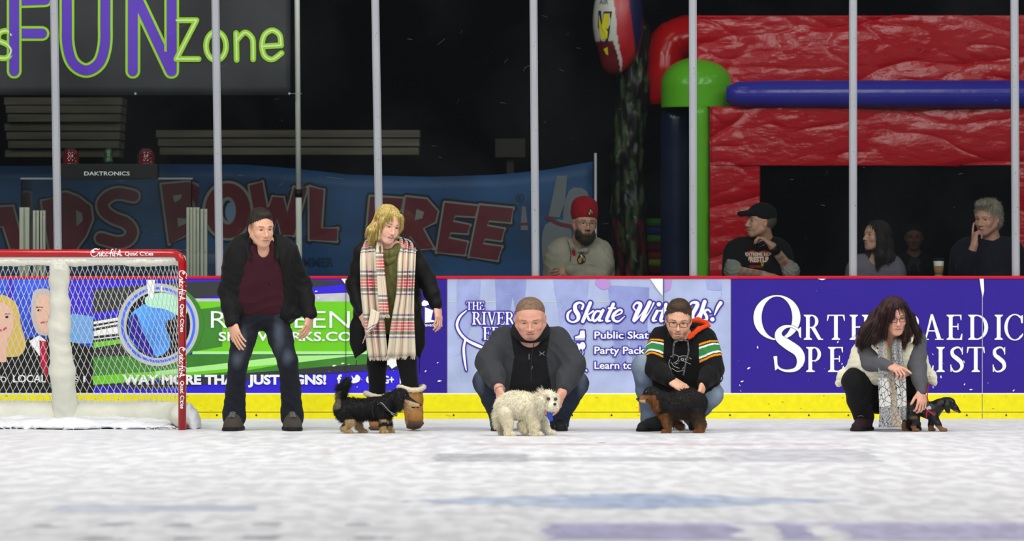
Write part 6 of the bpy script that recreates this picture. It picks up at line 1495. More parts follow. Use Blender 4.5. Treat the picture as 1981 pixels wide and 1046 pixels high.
for pts in ([(1297, 690), (1305, 686), (1313, 690), (1310, 698), (1303, 702)], [(1298, 700), (1304, 708), (1314, 712)], [(1300, 712), (1310, 718), (1322, 716)], [(1313, 690), (1325, 688), (1338, 694)], [(1312, 698), (1324, 699), (1336, 704)], [(1296, 695), (1294, 704), (1299, 716)], [(1306, 704), (1312, 702)], [(1326, 706), (1320, 714)]): A.stroke(pts, .9, 0)
A.poly([(1315, 691), (1333, 690), (1334, 698), (1315, 699)], 1, 1); A.text('Q U', 1317, 697, 4.6, 0, 3, width=13, off=.03)
A.build('chest_print', [solid('light_print', (176, 178, 176)), solid('dark_print', (30, 30, 30))], o)
mb = MB(); mb.tube(catmull([q(1380, 724, .0), q(1392, 722, -.02), q(1398, 730, -.02), q(1393, 739, -.02), q(1382, 736, .0)], 5), .004, 6); mb.build('strap', M_BLACK, o, True)
mb = MB(); a = q(1384, 722, -.02); b = q(1397, 734, -.02); mb.add([a, q(1386, 731, -.02), q(1393, 734, -.022), q(1397, 728, -.022), q(1386, 722, -.02)], [(0, 1, 2, 3, 4)]); mb.build('yellow_tag', solid('yellow_tag', (222, 214, 20)), o, solid=.003)
M_SHG = cloth('dark_grey_boot', (40, 40, 40), var=.2)
T = Sdf(); hl = q(1278, 0, .0) * (1, 1, 0) + (0, 0, .002); tl = q(1240, 0, -.16) * (1, 1, 0) + (0, 0, .002); shoe(T, hl, tl, .058, .10); x_ = T.build('shoe', .006, M_SHG, o); sole('sole', hl, tl, .060, M_SOLE, x_)
T = Sdf(); hl = q(1352, 0, .26) * (1, 1, 0) + (0, 0, .03); tl = q(1342, 0, .02) * (1, 1, 0) + (0, 0, .002); shoe(T, hl, tl, .052, .08); T.zmin = .001; x_ = T.build('shoe', .006, M_SHG, o)

# ---- 5: squatting woman with cream vest
q = Q(37.30)
o = thing('person', 'long-haired person in cream vest, grey sleeves and patterned scarf squatting behind the small black dog', 'person', q(1715, 830, .1) * (1, 1, 0), 'people on the ice')
S = Sdf(); M = frame(10, 10, -3)
H = Head(S, q(1731, 612, -.26), M, 1.08, SK3, female=True, brow=(.12, .06, .04), wide=.98, lips=(.42, .17, .15), eye=.0040, lash=.6)
NB = q(1726, 650, -.14); S.chain([H.L((0, -.03, -.05)), NB, q(1724, 672, -.06)], [.050, .054, .09], .03)
trunk(S, [(q(1724, 660, -.08), .09, .05), (q(1722, 690, -.0), .09, .09), (q(1720, 740, .12), .08, .09)], .05)
shL, shR = q(1677, 662, -.06), q(1770, 660, -.06); elL, elR = q(1684, 700, -.20), q(1775, 712, -.22); wrL, wrR = q(1722, 708, -.36), q(1783, 757, -.34)
S.chain([q(1724, 666, -.06), shL, elL, wrL], [.06, .045, .038, .024], .02); S.chain([q(1724, 666, -.06), shR, elR, wrR], [.06, .045, .036, .024], .02)
NAIL = (.14, .01, .03)
hand(S, wrL, q(1744, 716, -.44) - wrL, (.1, .5, -1), 1, 1.02, (30, 40, 24), .04, (.75, .45, .5), nails=NAIL, curls=[(8, 14, 10), (40, 60, 30), (46, 64, 34), (50, 66, 34)]); hand(S, wrR, q(1784, 786, -.38) - wrR, (-.3, .8, -.1), -1, 1.0, (30, 44, 26), .05, (.75, .6, .3), nails=NAIL)
hips = [q(1698, 766, .24), q(1744, 766, .24)]; knees = [q(1655, 738, -.12), q(1768, 742, -.10)]; ankles = [q(1666, 798, -.04), q(1760, 804, .06)]
for h_, k_, a_ in zip(hips, knees, ankles): S.chain([h_, k_, a_, a_ + (0, -.02, -.05)], [.08, .05, .030, .02], .02)
S.build('body', .0034, M_SKIN, o, base=SK3); H.eyes(o)
hb = srgb(38, 22, 22); hc = srgb(66, 36, 34)
def hx5(T):
    T.chain([q(1716, 590, -.17), q(1697, 616, -.17), q(1680, 640, -.19), q(1666, 655, -.21)], [.045, .056, .058, .030], .03)
    T.chain([q(1704, 600, -.24), q(1700, 628, -.27), q(1692, 650, -.29)], [.032, .040, .025], .03)
    T.chain([q(1744, 592, -.16), q(1757, 616, -.15), q(1768, 640, -.17), q(1771, 652, -.19)], [.040, .046, .042, .022], .03); T.chain([q(1749, 612, -.22), q(1754, 640, -.26), q(1750, 658, -.28)], [.024, .028, .014], .03)
    T.chain([q(1718, 584, -.28), q(1710, 604, -.32), q(1708, 626, -.31)], [.024, .026, .020], .02)
hx = H.hair(o, hb, [((0, -.022, .044), (.084, .101, .085)), ((-.030, .060, .075), (.040, .032, .026)), ((-.045, .075, .045), (.026, .020, .030))], [((.010, .118, -.012), (.050, .080, .082)), ((.0, .09, -.06), (.050, .05, .06))], amp=.002, freq=22, cold=hc, extra=hx5, res=.0045, wob=3.5, tuft=(14000, .070, .0010, .03, .09), down=.3)
strands(H, hx, [([(-.05, .05, .09), (-.10, .03, 0), (-.16, .03, -.10), (-.20, .03, -.17)], 40, .020, .0026), ([(.05, .05, .09), (.10, .03, 0), (.13, .03, -.10), (.15, .03, -.16)], 34, .018, .0026), ([(-.02, .06, .10), (-.055, .085, .03), (-.07, .08, -.05), (-.08, .07, -.14)], 24, .010, .0024), ([(.02, .07, .105), (.055, .085, .03), (.072, .07, -.05), (.08, .06, -.16)], 20, .008, .0022), ([(-.03, .08, .10), (-.03, .105, .06), (-.035, .11, .015)], 18, .010, .0016), ([(-.10, .0, 0), (-.20, .0, -.08), (-.26, .02, -.13)], 20, .02, .002)], M_HAIR, hb, 9)
H.glasses(o, solid('brown_spectacle_frame', (50, 20, 18), .3), r=.0017)
T = Sdf(); T.chain([hips[0], hips[0] * .45 + knees[0] * .55, knees[0], knees[0] * .4 + ankles[0] * .6, ankles[0] + (0, -.01, -.02)], [.12, .112, .094, .080, .060], .03); T.chain([hips[1], hips[1] * .45 + knees[1] * .55, knees[1], knees[1] * .4 + ankles[1] * .6, ankles[1] + (0, -.01, -.02)], [.12, .112, .094, .08, .058], .03); trunk(T, [(q(1720, 740, .10), .08, .11), (q(1720, 765, .2), .09, .12)], .04)
T.zmin = .02; T.build('trousers', .006, cloth('black_trousers', (17, 17, 20), bump=.15), o, disp=wrinkle(.005, 34), amp=.005)
M_GRY = cloth('grey_marl', (84, 85, 90), var=.05, vscale=120, bump=.2)
T = Sdf()
for s_, e_, w_, sg in ((shL, elL, wrL, -1), (shR, elR, wrR, 1)): T.chain([q(1724 + sg * 24, 662, -.04), s_, s_ * .5 + e_ * .5, e_, e_ * .5 + w_ * .5, w_], [.06, .078, .072, .064, .052, .036], .03)
trunk(T, [(q(1724, 668, -.06), .08, .07), (q(1723, 700, -.02), .08, .09)], .04); T.build('grey_top', .006, M_GRY, o, disp=wrinkle(.005, 34, (.6, .1, .8), 2), amp=.005)
M_VEST = cloth('cream_quilted', (238, 233, 206), bump=.6, bscale=40, var=.08, rough=.7, sheen=.1)
T = Sdf(); trunk(T, [(q(1724, 668, -.08), .085, .085), (q(1722, 690, -.06), .10, .128), (q(1718, 706, -.03), .13, .128)], .05); T.chain([q(1690, 704, -.06), q(1660, 712, .0), q(1634, 728, .06), q(1622, 742, .08)], [.065, .055, .045, .020], .04, fl=((0, 1, 0), 1.2)); T.chain([q(1752, 700, -.04), q(1785, 712, .04), q(1800, 728, .08), q(1808, 742, .08)], [.06, .045, .035, .016], .04, fl=((0, 1, 0), 1.2))
T.chain([q(1690, 720, .22), q(1720, 735, .26), q(1760, 725, .22)], [.12, .12, .12], .04); T.chain([q(1668, 700, .05), q(1664, 680, .02)], [.07, .06], .04)
T.ell(q(1725, 668, -.27), (.050, .12, .16), k=.02, op='d')
def quilt(X):
    z = X[..., 2]; return -.0028 * np.abs(np.sin(z * 85 + 1.2 * np.sin(X[..., 0] * 9))) + wrinkle(.004, 40, (1, 0, .6), 3)(X)
T.build('vest', .006, M_VEST, o, disp=quilt, amp=.008)
T = Sdf(); T.chain([q(1700, 650, -.15), q(1690, 655, -.20), q(1694, 668, -.26), q(1702, 684, -.27)], [.03, .030, .026, .014], .02, fl=((0, 1, 0), 1.3)); T.chain([q(1752, 640, -.12), q(1766, 642, -.17), q(1758, 656, -.25), q(1750, 668, -.26)], [.03, .028, .026, .014], .02, fl=((0, 1, 0), 1.3)); T.build('vest_collar', .005, M_VEST, o, disp=wrinkle(.003, 60), amp=.003)
mb = MB()
for x, y in ((1697, 673), (1746, 666)): mb.lathe(q(x, y, -.287), [(.006, -.004), (.006, .004)], 10, axis=1)
mb.build('snaps', M_BLACK, o)
def cells():
    m = bpy.data.materials.new('cell_print_scarf'); m.use_nodes = True; nt = m.node_tree; N = nt.nodes; L = nt.links; b = N['Principled BSDF']; b.inputs['Roughness'].default_value = .9
    tc = N.new('ShaderNodeUVMap'); mp = N.new('ShaderNodeMapping'); L.new(tc.outputs[0], mp.inputs[0])
    outs = []
    for sc, th in ((26, .10), (52, .12)):
        v = N.new('ShaderNodeTexVoronoi'); v.feature = 'DISTANCE_TO_EDGE'; v.inputs['Scale'].default_value = sc; L.new(mp.outputs[0], v.inputs['Vector']); g = N.new('ShaderNodeMath'); g.operation = 'GREATER_THAN'; g.inputs[1].default_value = th * .45; L.new(v.outputs[0], g.inputs[0]); outs.append(g.outputs[0])
    sp = N.new('ShaderNodeSeparateXYZ'); L.new(tc.outputs[0], sp.inputs[0])
    w = N.new('ShaderNodeTexNoise'); w.inputs['Scale'].default_value = 5; L.new(mp.outputs[0], w.inputs['Vector'])
    def mx(f, A, B):
        n = N.new('ShaderNodeMix'); n.data_type = 'RGBA'
        if hasattr(f, 'links'): L.new(f, n.inputs[0])
        else: n.inputs[0].default_value = f
        for i, qq in ((6, A), (7, B)):
            if isinstance(qq, tuple): n.inputs[i].default_value = qq
            else: L.new(qq, n.inputs[i])
        return n.outputs[2]
    def thr(o_, t):
        n = N.new('ShaderNodeMath'); n.operation = 'GREATER_THAN'; n.inputs[1].default_value = t; L.new(o_, n.inputs[0]); return n.outputs[0]
    big = mx(outs[0], srgb(44, 44, 48), srgb(206, 206, 204)); small = mx(outs[1], srgb(56, 56, 60), srgb(158, 158, 160)); tan = mx(outs[0], srgb(110, 98, 86), srgb(176, 164, 148))
    c = mx(thr(sp.outputs[1], .40), small, big); c = mx(thr(sp.outputs[1], .60), c, small)
    c = mx(thr(sp.outputs[0], .115), c, tan); L.new(c, b.inputs['Base Color']); return m
M_CELL = cells()
strip('scarf', [(q(1712, 648, -.14), wv(.02), fy), (q(1708, 664, -.27), wv(.030), fy), (q(1708, 690, -.305), wv(.034), fy), (q(1713, 716, -.33), wv(.050), fy), (q(1718, 760, -.33), wv(.065), fy), (q(1722, 800, -.33), wv(.074), fy), (q(1722, 826.5, -.33), wv(.080), fy)], M_CELL, o, 20, .010, 1.4, .005, (.2, 1))
strip('scarf_end', [(q(1738, 645, -.14), wv(.02), fy), (q(1735, 664, -.27), wv(.030), fy), (q(1736, 690, -.30), wv(.034), fy), (q(1741, 730, -.33), wv(.036), fy), (q(1745, 780, -.325), wv(.030), fy), (q(1744, 812, -.31), wv(.030), fy)], M_CELL, o, 14, .010, 1.6, .005, (.1, 1), seed=3)
M_PAT = cloth('dark_maroon_boot', (44, 26, 32), var=.35, vscale=25)
for i, (an, hx_, tx_, hd) in enumerate(((ankles[0], 1676, 1656, .03), (ankles[1], 1764, 1768, .14))):
    T = Sdf(); hl = q(hx_, 0, hd) * (1, 1, 0) + (0, 0, .002); tl = q(tx_, 0, hd - .22) * (1, 1, 0) + (0, 0, .002); shoe(T, hl, tl, .056, .10); T.cap(hl + (0, -.04, .1), an + (0, 0, .04), .055, .062, .03); x_ = T.build('boot', .006, M_PAT, o, disp=wrinkle(.004, 60), amp=.004); sole('sole', hl, tl, .058, M_SOLE, x_)
    laces(tl * .55 + hl * .45 + (0, -.02, .10), hl * .8 + tl * .2 + (0, -.06, .16), (.02, 0, 0), x_, r=.0022, m=M_LACE)
    T = Sdf()
    for k_ in range(14):
        a = 6.283 * k_ / 14; b = 6.283 * (k_ + 1) / 14; f = lambda a: an + (.060 * math.cos(a), .060 * math.sin(a), .05); T.cap(f(a), f(b), .018, .018, .01)
    T.build('fur_cuff', .006, cloth('dark_fur', (40, 36, 36), bump=1), x_, disp=wrinkle(.006, 120), amp=.006)
mb = MB(); mb.tube(catmull([q(1794, 758, -.40), q(1797, 740, -.30), q(1794, 765, -.42), q(1796, 778, -.36)], 5), .004, 6); mb.build('red_leash', solid('red_leash', (150, 22, 40), .6), o, True)
# ---- spectators behind the glass
def legs(S, q, xc, z, r=.085, w=15, d=.0):
    """hidden lower half: stands on the hall floor"""
    for sg in (-1, 1): S.chain([q(xc + sg * w * .7, 610, d), np.array((*q(xc + sg * w, 0, d)[:2], .42)), np.array((*q(xc + sg * w, 0, d)[:2], .06)), np.array((*q(xc + sg * w, 0, d - .14)[:2], .03))], [r, r * .72, r * .5, r * .5], .03)
    S.zmin = -.018
def lower(q, xc, o, col=(26, 28, 34), w=15, d=.0):
    T = Sdf(); trunk(T, [(q(xc, 590, d), .09, .12), (q(xc, 610, d), .09, .12)], .04); legs(T, q, xc, 0, .11, w, d); T.build('trousers', .012, cloth('dark_trousers', col), o)
SKD = (0.62, 0.33, 0.23)
# man in red beanie
q = Q(40.78); o = thing('person', 'bearded person in red knit beanie and cream fleece leaning on the boards behind the glass', 'person', q(1125, 0, 0) * (1, 1, 0) + (0, 0, -.02), 'spectators behind the glass')
S = Sdf(); H = Head(S, q(1131, 431, -.10), frame(14, 2, 2), 1.13, SKD, brow=(.10, .06, .04), wide=1.0, eye=.0034, lips=(.36, .16, .13))
NB = q(1122, 470, .0); S.chain([H.L((0, -.03, -.05)), NB, q(1120, 500, .04)], [.062, .066, .11], .03); trunk(S, [(q(1120, 482, .04), .10, .06), (q(1120, 540, .05), .10, .11), (q(1120, 600, .06), .09, .10)], .05)
shL, shR = q(1083, 486, .02), q(1160, 488, .02); elL, elR = q(1076, 545, -.10), q(1160, 532, -.12); wrL, wrR = q(1120, 540, -.20), q(1105, 523, -.20)
S.chain([q(1120, 485, .03), shL, elL, wrL], [.07, .05, .04, .03], .02); S.chain([q(1120, 485, .03), shR, elR, wrR], [.07, .05, .04, .03], .02)
hand(S, wrL, (1, -.1, 0), (0, 1, -.3), -1, 1, (20, 30, 20)); hand(S, wrR, (-1, -.1, -.1), (0, 1, -.3), 1, 1, (20, 30, 20)); legs(S, q, 1120, 0)
BRD = (.055, .035, .022)
for c_, r_ in (((0, .055, -.095), (.062, .062, .038)), ((-.045, .02, -.07), (.030, .06, .05)), ((.045, .02, -.07), (.030, .06, .05)), ((0, .09, -.053), (.030, .03, .0075))): H.dab(c_, r_, BRD, .35, .95)
S.build('body', .0040, M_SKIN, o, base=SKD); H.eyes(o)
T = Sdf()
for c_, r_ in (((0, .060, -.108), (.042, .036, .034)), ((-.040, .035, -.080), (.026, .042, .036)), ((.040, .035, -.080), (.026, .042, .036))): H.E(T, c_, r_, .02)
H.E(T, (0, .10, -.062), (.028, .03, .012), .004, 'd'); V, Qd = T.mesh(.004); cb = T.colors(V, BRD); ob = link_mesh('beard', V, Qd, M_HAIR, o, True, cols=cb, quads=True)
fur('strands', T, V, Qd, cb, ob, 3500, lambda p: np.full(len(p), .018), lambda p, N: np.tile(-H.M[:, 2], (len(p), 1)), M_STRAND, 4, .0009, .2, jit=.4)
M_BEAN = cloth('red_knit', (160, 16, 34), bump=.8, bscale=60, stretch=(1.5, 1.5, .4))
T = Sdf(); H.E(T, (0, -.018, .070), (.092, .108, .092), .02); H.E(T, (0, -.025, .122), (.082, .092, .060), .03); H.E(T, (0, -.10, -.10), (.2, .2, .10), .004, 'd'); H.E(T, (0, .10, -.055), (.12, .14, .082), .004, 'd')
xb = T.build('beanie', .005, M_BEAN, o, disp=ridges(.0016, 40, H.o, H.M[:, 2], 0), amp=.003)
def badge(cx, cy, s, Y, parent, nm='crest'):
    A = Art(flat(Y)); sc = lambda pts: [(cx + a * s, cy + b * s) for a, b in pts]
    A.poly(sc([(-6, 8), (-7, 0), (-3, -8), (3, -9), (8, -4), (8, 6), (2, 10), (-3, 11)]), 0, 0, smooth=3); A.poly(sc([(-5, 6), (-5, 0), (0, -2), (1, 6), (-3, 9)]), 1, 1, smooth=3); A.poly(sc([(-2, -7), (2, -8), (3, 0), (0, -2)]), 2, 1); A.poly(sc([(3, -7), (6, -4), (5, 4), (3, 2)]), 3, 1); A.poly(sc([(5, -3), (8, 0), (7, 6), (5, 5)]), 4, 1)
    A.build(nm, [solid('crest_black', (26, 22, 20)), solid('crest_gold', (196, 140, 50)), solid('crest_white', (206, 200, 180)), solid('crest_green', (84, 120, 60)), solid('crest_salmon', (200, 110, 90))], parent)
badge(1142, 410, .62, 40.78 - .10 - .128, xb)
H.glasses(o, solid('thin_metal_frame', (90, 86, 84), .3), r=.0010)
T = Sdf(); trunk(T, [(q(1118, 486, .02), .03, .085), (q(1118, 520, .02), .04, .11)], .05); T.ell(NB + (0, -.10, .02), (.07, .08, .07), k=.01, op='d'); T.build('red_shirt', .006, cloth('red_jersey', (168, 18, 36)), o)
M_CRM = cloth('oatmeal_fleece', (172, 163, 148), var=.12, bump=.35)
T = Sdf(); trunk(T, [(q(1120, 483, .04), .105, .082), (q(1120, 505, .03), .125, .125), (q(1120, 560, .04), .125, .13), (q(1120, 596, .05), .12, .12)], .06); T.chain([q(1096, 480, .03), shL, elL, wrL], [.07, .085, .070, .056], .03); T.chain([q(1144, 480, .03), shR, q(1166, 512, -.05), elR, wrR], [.07, .088, .080, .070, .055], .03)
T.chain([q(1103, 468, -.04), q(1110, 490, -.12)], [.03, .022], .02); T.chain([q(1141, 466, -.03), q(1133, 484, -.12), q(1118, 486, -.15)], [.03, .02, .008], .02); T.ell(q(1110, 487, -.18), (.026, .10, .062), frame(0, 0, -14), k=.01, op='d'); T.ell(H.L((0, .03, -.02)), (.088, .13, .12), k=.02, op='d')
T.build('fleece', .006, M_CRM, o, disp=wrinkle(.006, 30, (.6, .1, .7), 8), amp=.006); badge(1124, 500, 1.0, 40.78 - .135, o)
mb = MB(); mb.tube(catmull([q(1098, 465, -.10), q(1104, 488, -.13), q(1103, 506, -.13)], 4), .0022, 6); mb.build('zip', M_DARKM, o)
lower(q, 1120, o)
# man in black cap
q = Q(40.80); o = thing('person', 'person in black cap and black printed t-shirt with hand at chin behind the glass', 'person', q(1467, 0, 0) * (1, 1, 0) + (0, 0, -.02), 'spectators behind the glass')
S = Sdf(); H = Head(S, q(1470, 428, -.05), frame(-66, -4, 4), 1.10, SKD, smile=.6, brow=(.12, .08, .06), eye=.0034, teeth=True)
NB = q(1480, 466, .03); S.chain([H.L((0, -.03, -.05)), NB, q(1470, 500, .04)], [.060, .062, .11], .03); trunk(S, [(q(1466, 484, .04), .11, .06), (q(1466, 540, .05), .10, .11), (q(1466, 600, .06), .09, .10)], .05)
shL, shR = q(1424, 488, .0), q(1508, 488, .04); elL, elR = q(1416, 524, -.12), q(1530, 524, -.10); wrL, wrR = q(1478, 532, -.22), q(1494, 476, -.20)
S.chain([q(1466, 485, .03), shL, elL, wrL], [.07, .055, .046, .032], .02); S.chain([q(1466, 485, .03), shR, elR, wrR], [.07, .055, .046, .032], .02)
hand(S, wrL, (1, -.1, -.1), (0, .3, -1), -1, 1, (15, 20, 14)); hand(S, wrR, q(1474, 456, -.20) - wrR, (-.3, .1, -1), 1, 1.0, (40, 50, 30), .02, (.9, .3, .1)); legs(S, q, 1466, 0)
H.dab((0, .095, -.052), (.030, .03, .007), (.20, .13, .09), .5, .8); H.dab((0, .08, -.10), (.026, .04, .022), (.20, .13, .09), .6, .7)
TAT = srgb(104, 98, 100)
for a_, b_ in ((elL, wrL), (elR, wrR)):
    for i in range(9):
        t = .1 + .095 * i; S.dab(a_ + (b_ - a_) * t + (0, -.03, (-1) ** i * .012), (.03, .04, .03), TAT if i % 3 else srgb(132, 74, 76), None, .6, .75)
S.build('body', .0040, M_SKIN, o, base=SKD); H.eyes(o)
H.hair(o, srgb(96, 88, 82), [((0, -.03, .02), (.079, .090, .082))], [((0, .10, -.01), (.10, .075, .12)), ((0, -.02, -.11), (.12, .14, .055)), ((.09, .02, -.01), (.03, .03, .035)), ((-.09, .02, -.01), (.03, .03, .035))], amp=.001, tuft=(2500, .012, .0007, .4, .3))
T = Sdf(); H.E(T, (0, -.016, .052), (.086, .104, .082), .01); H.E(T, (0, -.02, -.06), (.2, .2, .085), .006, 'd'); T.chain([H.L((-.035, .085, .050)), H.L((0, .100, .054)), H.L((.035, .085, .050))], [.012] * 3, .01); T.chain([H.L((-.045, .105, .046)), H.L((0, .155, .040)), H.L((.045, .105, .046))], [.009] * 3, .03); T.chain([H.L((0, .09, .055)), H.L((0, .15, .042))], [.02, .012], .04, fl=(H.M[:, 2], 2))
T.build('cap', .005, cloth('black_cap_cloth', (22, 20, 22)), o)
T = Sdf(); trunk(T, [(q(1466, 480, .04), .115, .075), (q(1466, 505, .03), .125, .125), (q(1466, 560, .04), .12, .13), (q(1466, 596, .05), .11, .12)], .06); T.chain([q(1440, 480, .03), shL, shL * .55 + elL * .45], [.07, .088, .076], .03); T.chain([q(1490, 480, .03), shR, shR * .5 + elR * .5], [.07, .085, .070], .03); T.ell(H.L((0, .02, -.06)), (.075, .08, .10), k=.02, op='d')
T.build('t_shirt', .006, cloth('black_tee', (20, 20, 22)), o, disp=wrinkle(.005, 30, (.6, .1, .7), 3), amp=.005)
T = Sdf(); T.chain([shL * .55 + elL * .45, elL], [.066, .066], .03); T.ell(elL + (.02, -.01, 0), .06, k=.03); T.build('grey_sleeve', .005, cloth('grey_rolled_sleeve', (150, 148, 142), var=.2), o, disp=wrinkle(.007, 60, (.2, 0, 1)), amp=.007)
T = Sdf(); T.chain([shR * .3 + elR * .7, elR, elR * .8 + wrR * .2], [.058, .066, .052], .03); T.build('grey_sleeve', .005, cloth('grey_rolled_sleeve', (150, 148, 142)), o, disp=wrinkle(.007, 60, (.2, 0, 1)), amp=.007)
d = nrm(wrR - elR); T = Sdf(); T.cap(wrR - d * .055, wrR - d * .025, .0375, .037, .004, fl=None); T.ell(wrR - d * .04 + (0, -.036, 0), (.02, .008, .02)); T.build('wrist_watch', .004, M_BLACK, o)
YT = 40.80 - .118; A = Art(lambda x, y, l=0: P(x, y, YT - .0015 * l - .000018 * (x - 1466) ** 2 * -1)); A.stroke([(1442, 490), (1455, 486), (1466, 489), (1478, 486), (1492, 489)], 3.4, 2, 0); A.text('EXTREME RIDE', 1442, 494.5, 6, 0, 3, width=52, off=.04, halo=1, hoff=.1); A.text('WRESTLING', 1438, 506, 9.5, 0, 3, width=62, off=.05, halo=1, hoff=.12)
A.poly([(1472, 507), (1500, 503), (1500, 511), (1473, 514)], 3, 4); A.text('DARKEST LIL', 1474, 511, 3.6, 4, 6, width=25, off=.03); A.text('BLOOD SWEAT & TEARS', 1443, 517.5, 4.2, 2, 3, width=54, off=.02)
A.build('chest_print', [solid('print_bone', (226, 220, 204)), solid('print_crimson', (176, 26, 34)), solid('print_ember', (206, 60, 30)), solid('print_acid_yellow', (214, 206, 50)), solid('print_ink', (24, 22, 22))], o)
lower(q, 1466, o)
# brunette woman
q = Q(40.85); o = thing('person', 'person with long dark hair in grey-lilac top looking left behind the glass', 'person', q(1694, 0, 0) * (1, 1, 0) + (0, 0, -.02), 'spectators behind the glass')
S = Sdf(); H = Head(S, q(1694, 456, .0), frame(-58, -6, 0), 1.02, SKD, female=True, brow=(.08, .05, .04), eye=.0036, lash=.6)
NB = q(1697, 492, .06); S.chain([H.L((0, -.03, -.05)), NB, q(1696, 520, .08)], [.046, .048, .10], .03); trunk(S, [(q(1694, 506, .08), .09, .05), (q(1694, 550, .08), .09, .095), (q(1694, 600, .08), .09, .10)], .05)
for sg in (-1, 1): S.chain([q(1694, 508, .07), q(1694 + sg * 32, 516, .06), q(1694 + sg * 42, 560, .0), q(1694 + sg * 22, 556, -.1)], [.05, .045, .035, .025], .02)
hand(S, q(1672, 556, -.1), (1, -.1, 0), (0, 1, -.3), 1, .9); hand(S, q(1716, 556, -.1), (-1, -.1, 0), (0, 1, -.3), -1, .9); legs(S, q, 1694, 0, .08); S.build('body', .0040, M_SKIN, o, base=SKD); H.eyes(o)
H.hair(o, srgb(30, 22, 22), [((0, -.022, .040), (.083, .101, .084)), ((0, -.05, -.04), (.080, .075, .09)), ('c', [(.055, .03, .06), (.072, .0, -.03), (.07, -.01, -.14), (.05, -.0, -.22)], [.030, .034, .034, .014]), ('c', [(-.06, .02, .04), (-.07, .0, -.05), (-.05, .02, -.18)], [.024, .026, .012]), ('c', [(.0, -.08, -.04), (.02, -.09, -.16), (.02, -.08, -.24)], [.07, .075, .03])], [((0, .100, -.015), (.060, .066, .080))], amp=.002, cold=srgb(44, 30, 28), tuft=(6000, .06, .0009, .08, .15), down=.4)
T = Sdf(); trunk(T, [(q(1694, 510, .07), .10, .065), (q(1694, 530, .07), .11, .11), (q(1694, 596, .08), .10, .115)], .05)
for sg in (-1, 1): T.chain([q(1694 + sg * 20, 510, .06), q(1694 + sg * 34, 518, .05), q(1694 + sg * 43, 560, .0), q(1694 + sg * 24, 556, -.09)], [.06, .068, .055, .045], .03)
T.ell(NB + (-.01, -.06, -.01), (.06, .09, .08), k=.01, op='d'); T.build('lilac_top', .006, cloth('lilac_grey_knit', (118, 110, 124)), o, disp=wrinkle(.005, 30), amp=.005); lower(q, 1694, o)
# grey haired man
q = Q(40.85); o = thing('person', 'grey-haired person in dark navy sweater resting cheek on fingers behind the glass', 'person', q(1912, 0, 0) * (1, 1, 0) + (0, 0, -.02), 'spectators behind the glass')
S = Sdf(); H = Head(S, q(1910, 422, -.03), frame(-36, 6, 3), 1.14, SK3, brow=(.26, .20, .16), eye=.0030, lips=(.40, .18, .15))
NB = q(1916, 462, .05); S.chain([H.L((0, -.03, -.05)), NB, q(1914, 500, .06)], [.064, .068, .12], .03); trunk(S, [(q(1912, 484, .06), .13, .06), (q(1912, 540, .06), .11, .115), (q(1912, 600, .06), .10, .11)], .05)
shL, shR = q(1866, 492, .03), q(1956, 492, .05); elL, elR = q(1868, 524, -.16), q(1962, 545, -.06); wrL, wrR = q(1885, 473, -.22), q(1916, 540, -.18)
S.chain([q(1912, 486, .05), shL, elL, wrL], [.08, .06, .046, .030], .02); S.chain([q(1912, 486, .05), shR, elR, wrR], [.08, .06, .046, .03], .02)
hand(S, wrL, q(1886, 446, -.20) - wrL, (.9, .5, .1), 1, 1.0, (20, 30, 20), .05, (.6, .7, .4), curls=[(4, 6, 6), (60, 70, 40), (66, 74, 40), (70, 74, 40)], fl=1.05); hand(S, wrR, (-1, -.1, -.1), (0, .2, -1), 1, 1.0); legs(S, q, 1912, 0); S.build('body', .0040, M_SKIN, o, base=SK3); H.eyes(o)
H.hair(o, srgb(178, 168, 150), [((0, -.022, .044), (.085, .104, .088)), ((0, .045, .100), (.056, .050, .030)), ((0, -.055, -.01), (.080, .065, .08))], [((0, .108, .004), (.062, .072, .070)), ((.086, .035, -.02), (.022, .035, .055)), ((-.086, .035, -.02), (.022, .035, .055)), ((0, -.0, -.12), (.12, .12, .06))], amp=.003, cold=srgb(130, 120, 108), tuft=(6000, .024, .0008, .22, .35))
T = Sdf(); trunk(T, [(q(1912, 482, .06), .135, .080), (q(1912, 505, .05), .15, .130), (q(1912, 560, .05), .14, .14), (q(1912, 596, .05), .12, .13)], .06); T.chain([q(1884, 482, .05), shL, elL, elL * .35 + wrL * .65], [.08, .095, .072, .050], .03); T.chain([q(1940, 482, .05), shR, elR, wrR], [.08, .09, .07, .052], .03); T.ell(H.L((0, .02, -.05)), (.080, .10, .10), k=.02, op='d')
T.build('sweater', .006, cloth('navy_sweater', (18, 20, 36)), o, disp=wrinkle(.005, 30, (.6, .1, .7), 3), amp=.005); lower(q, 1912, o)
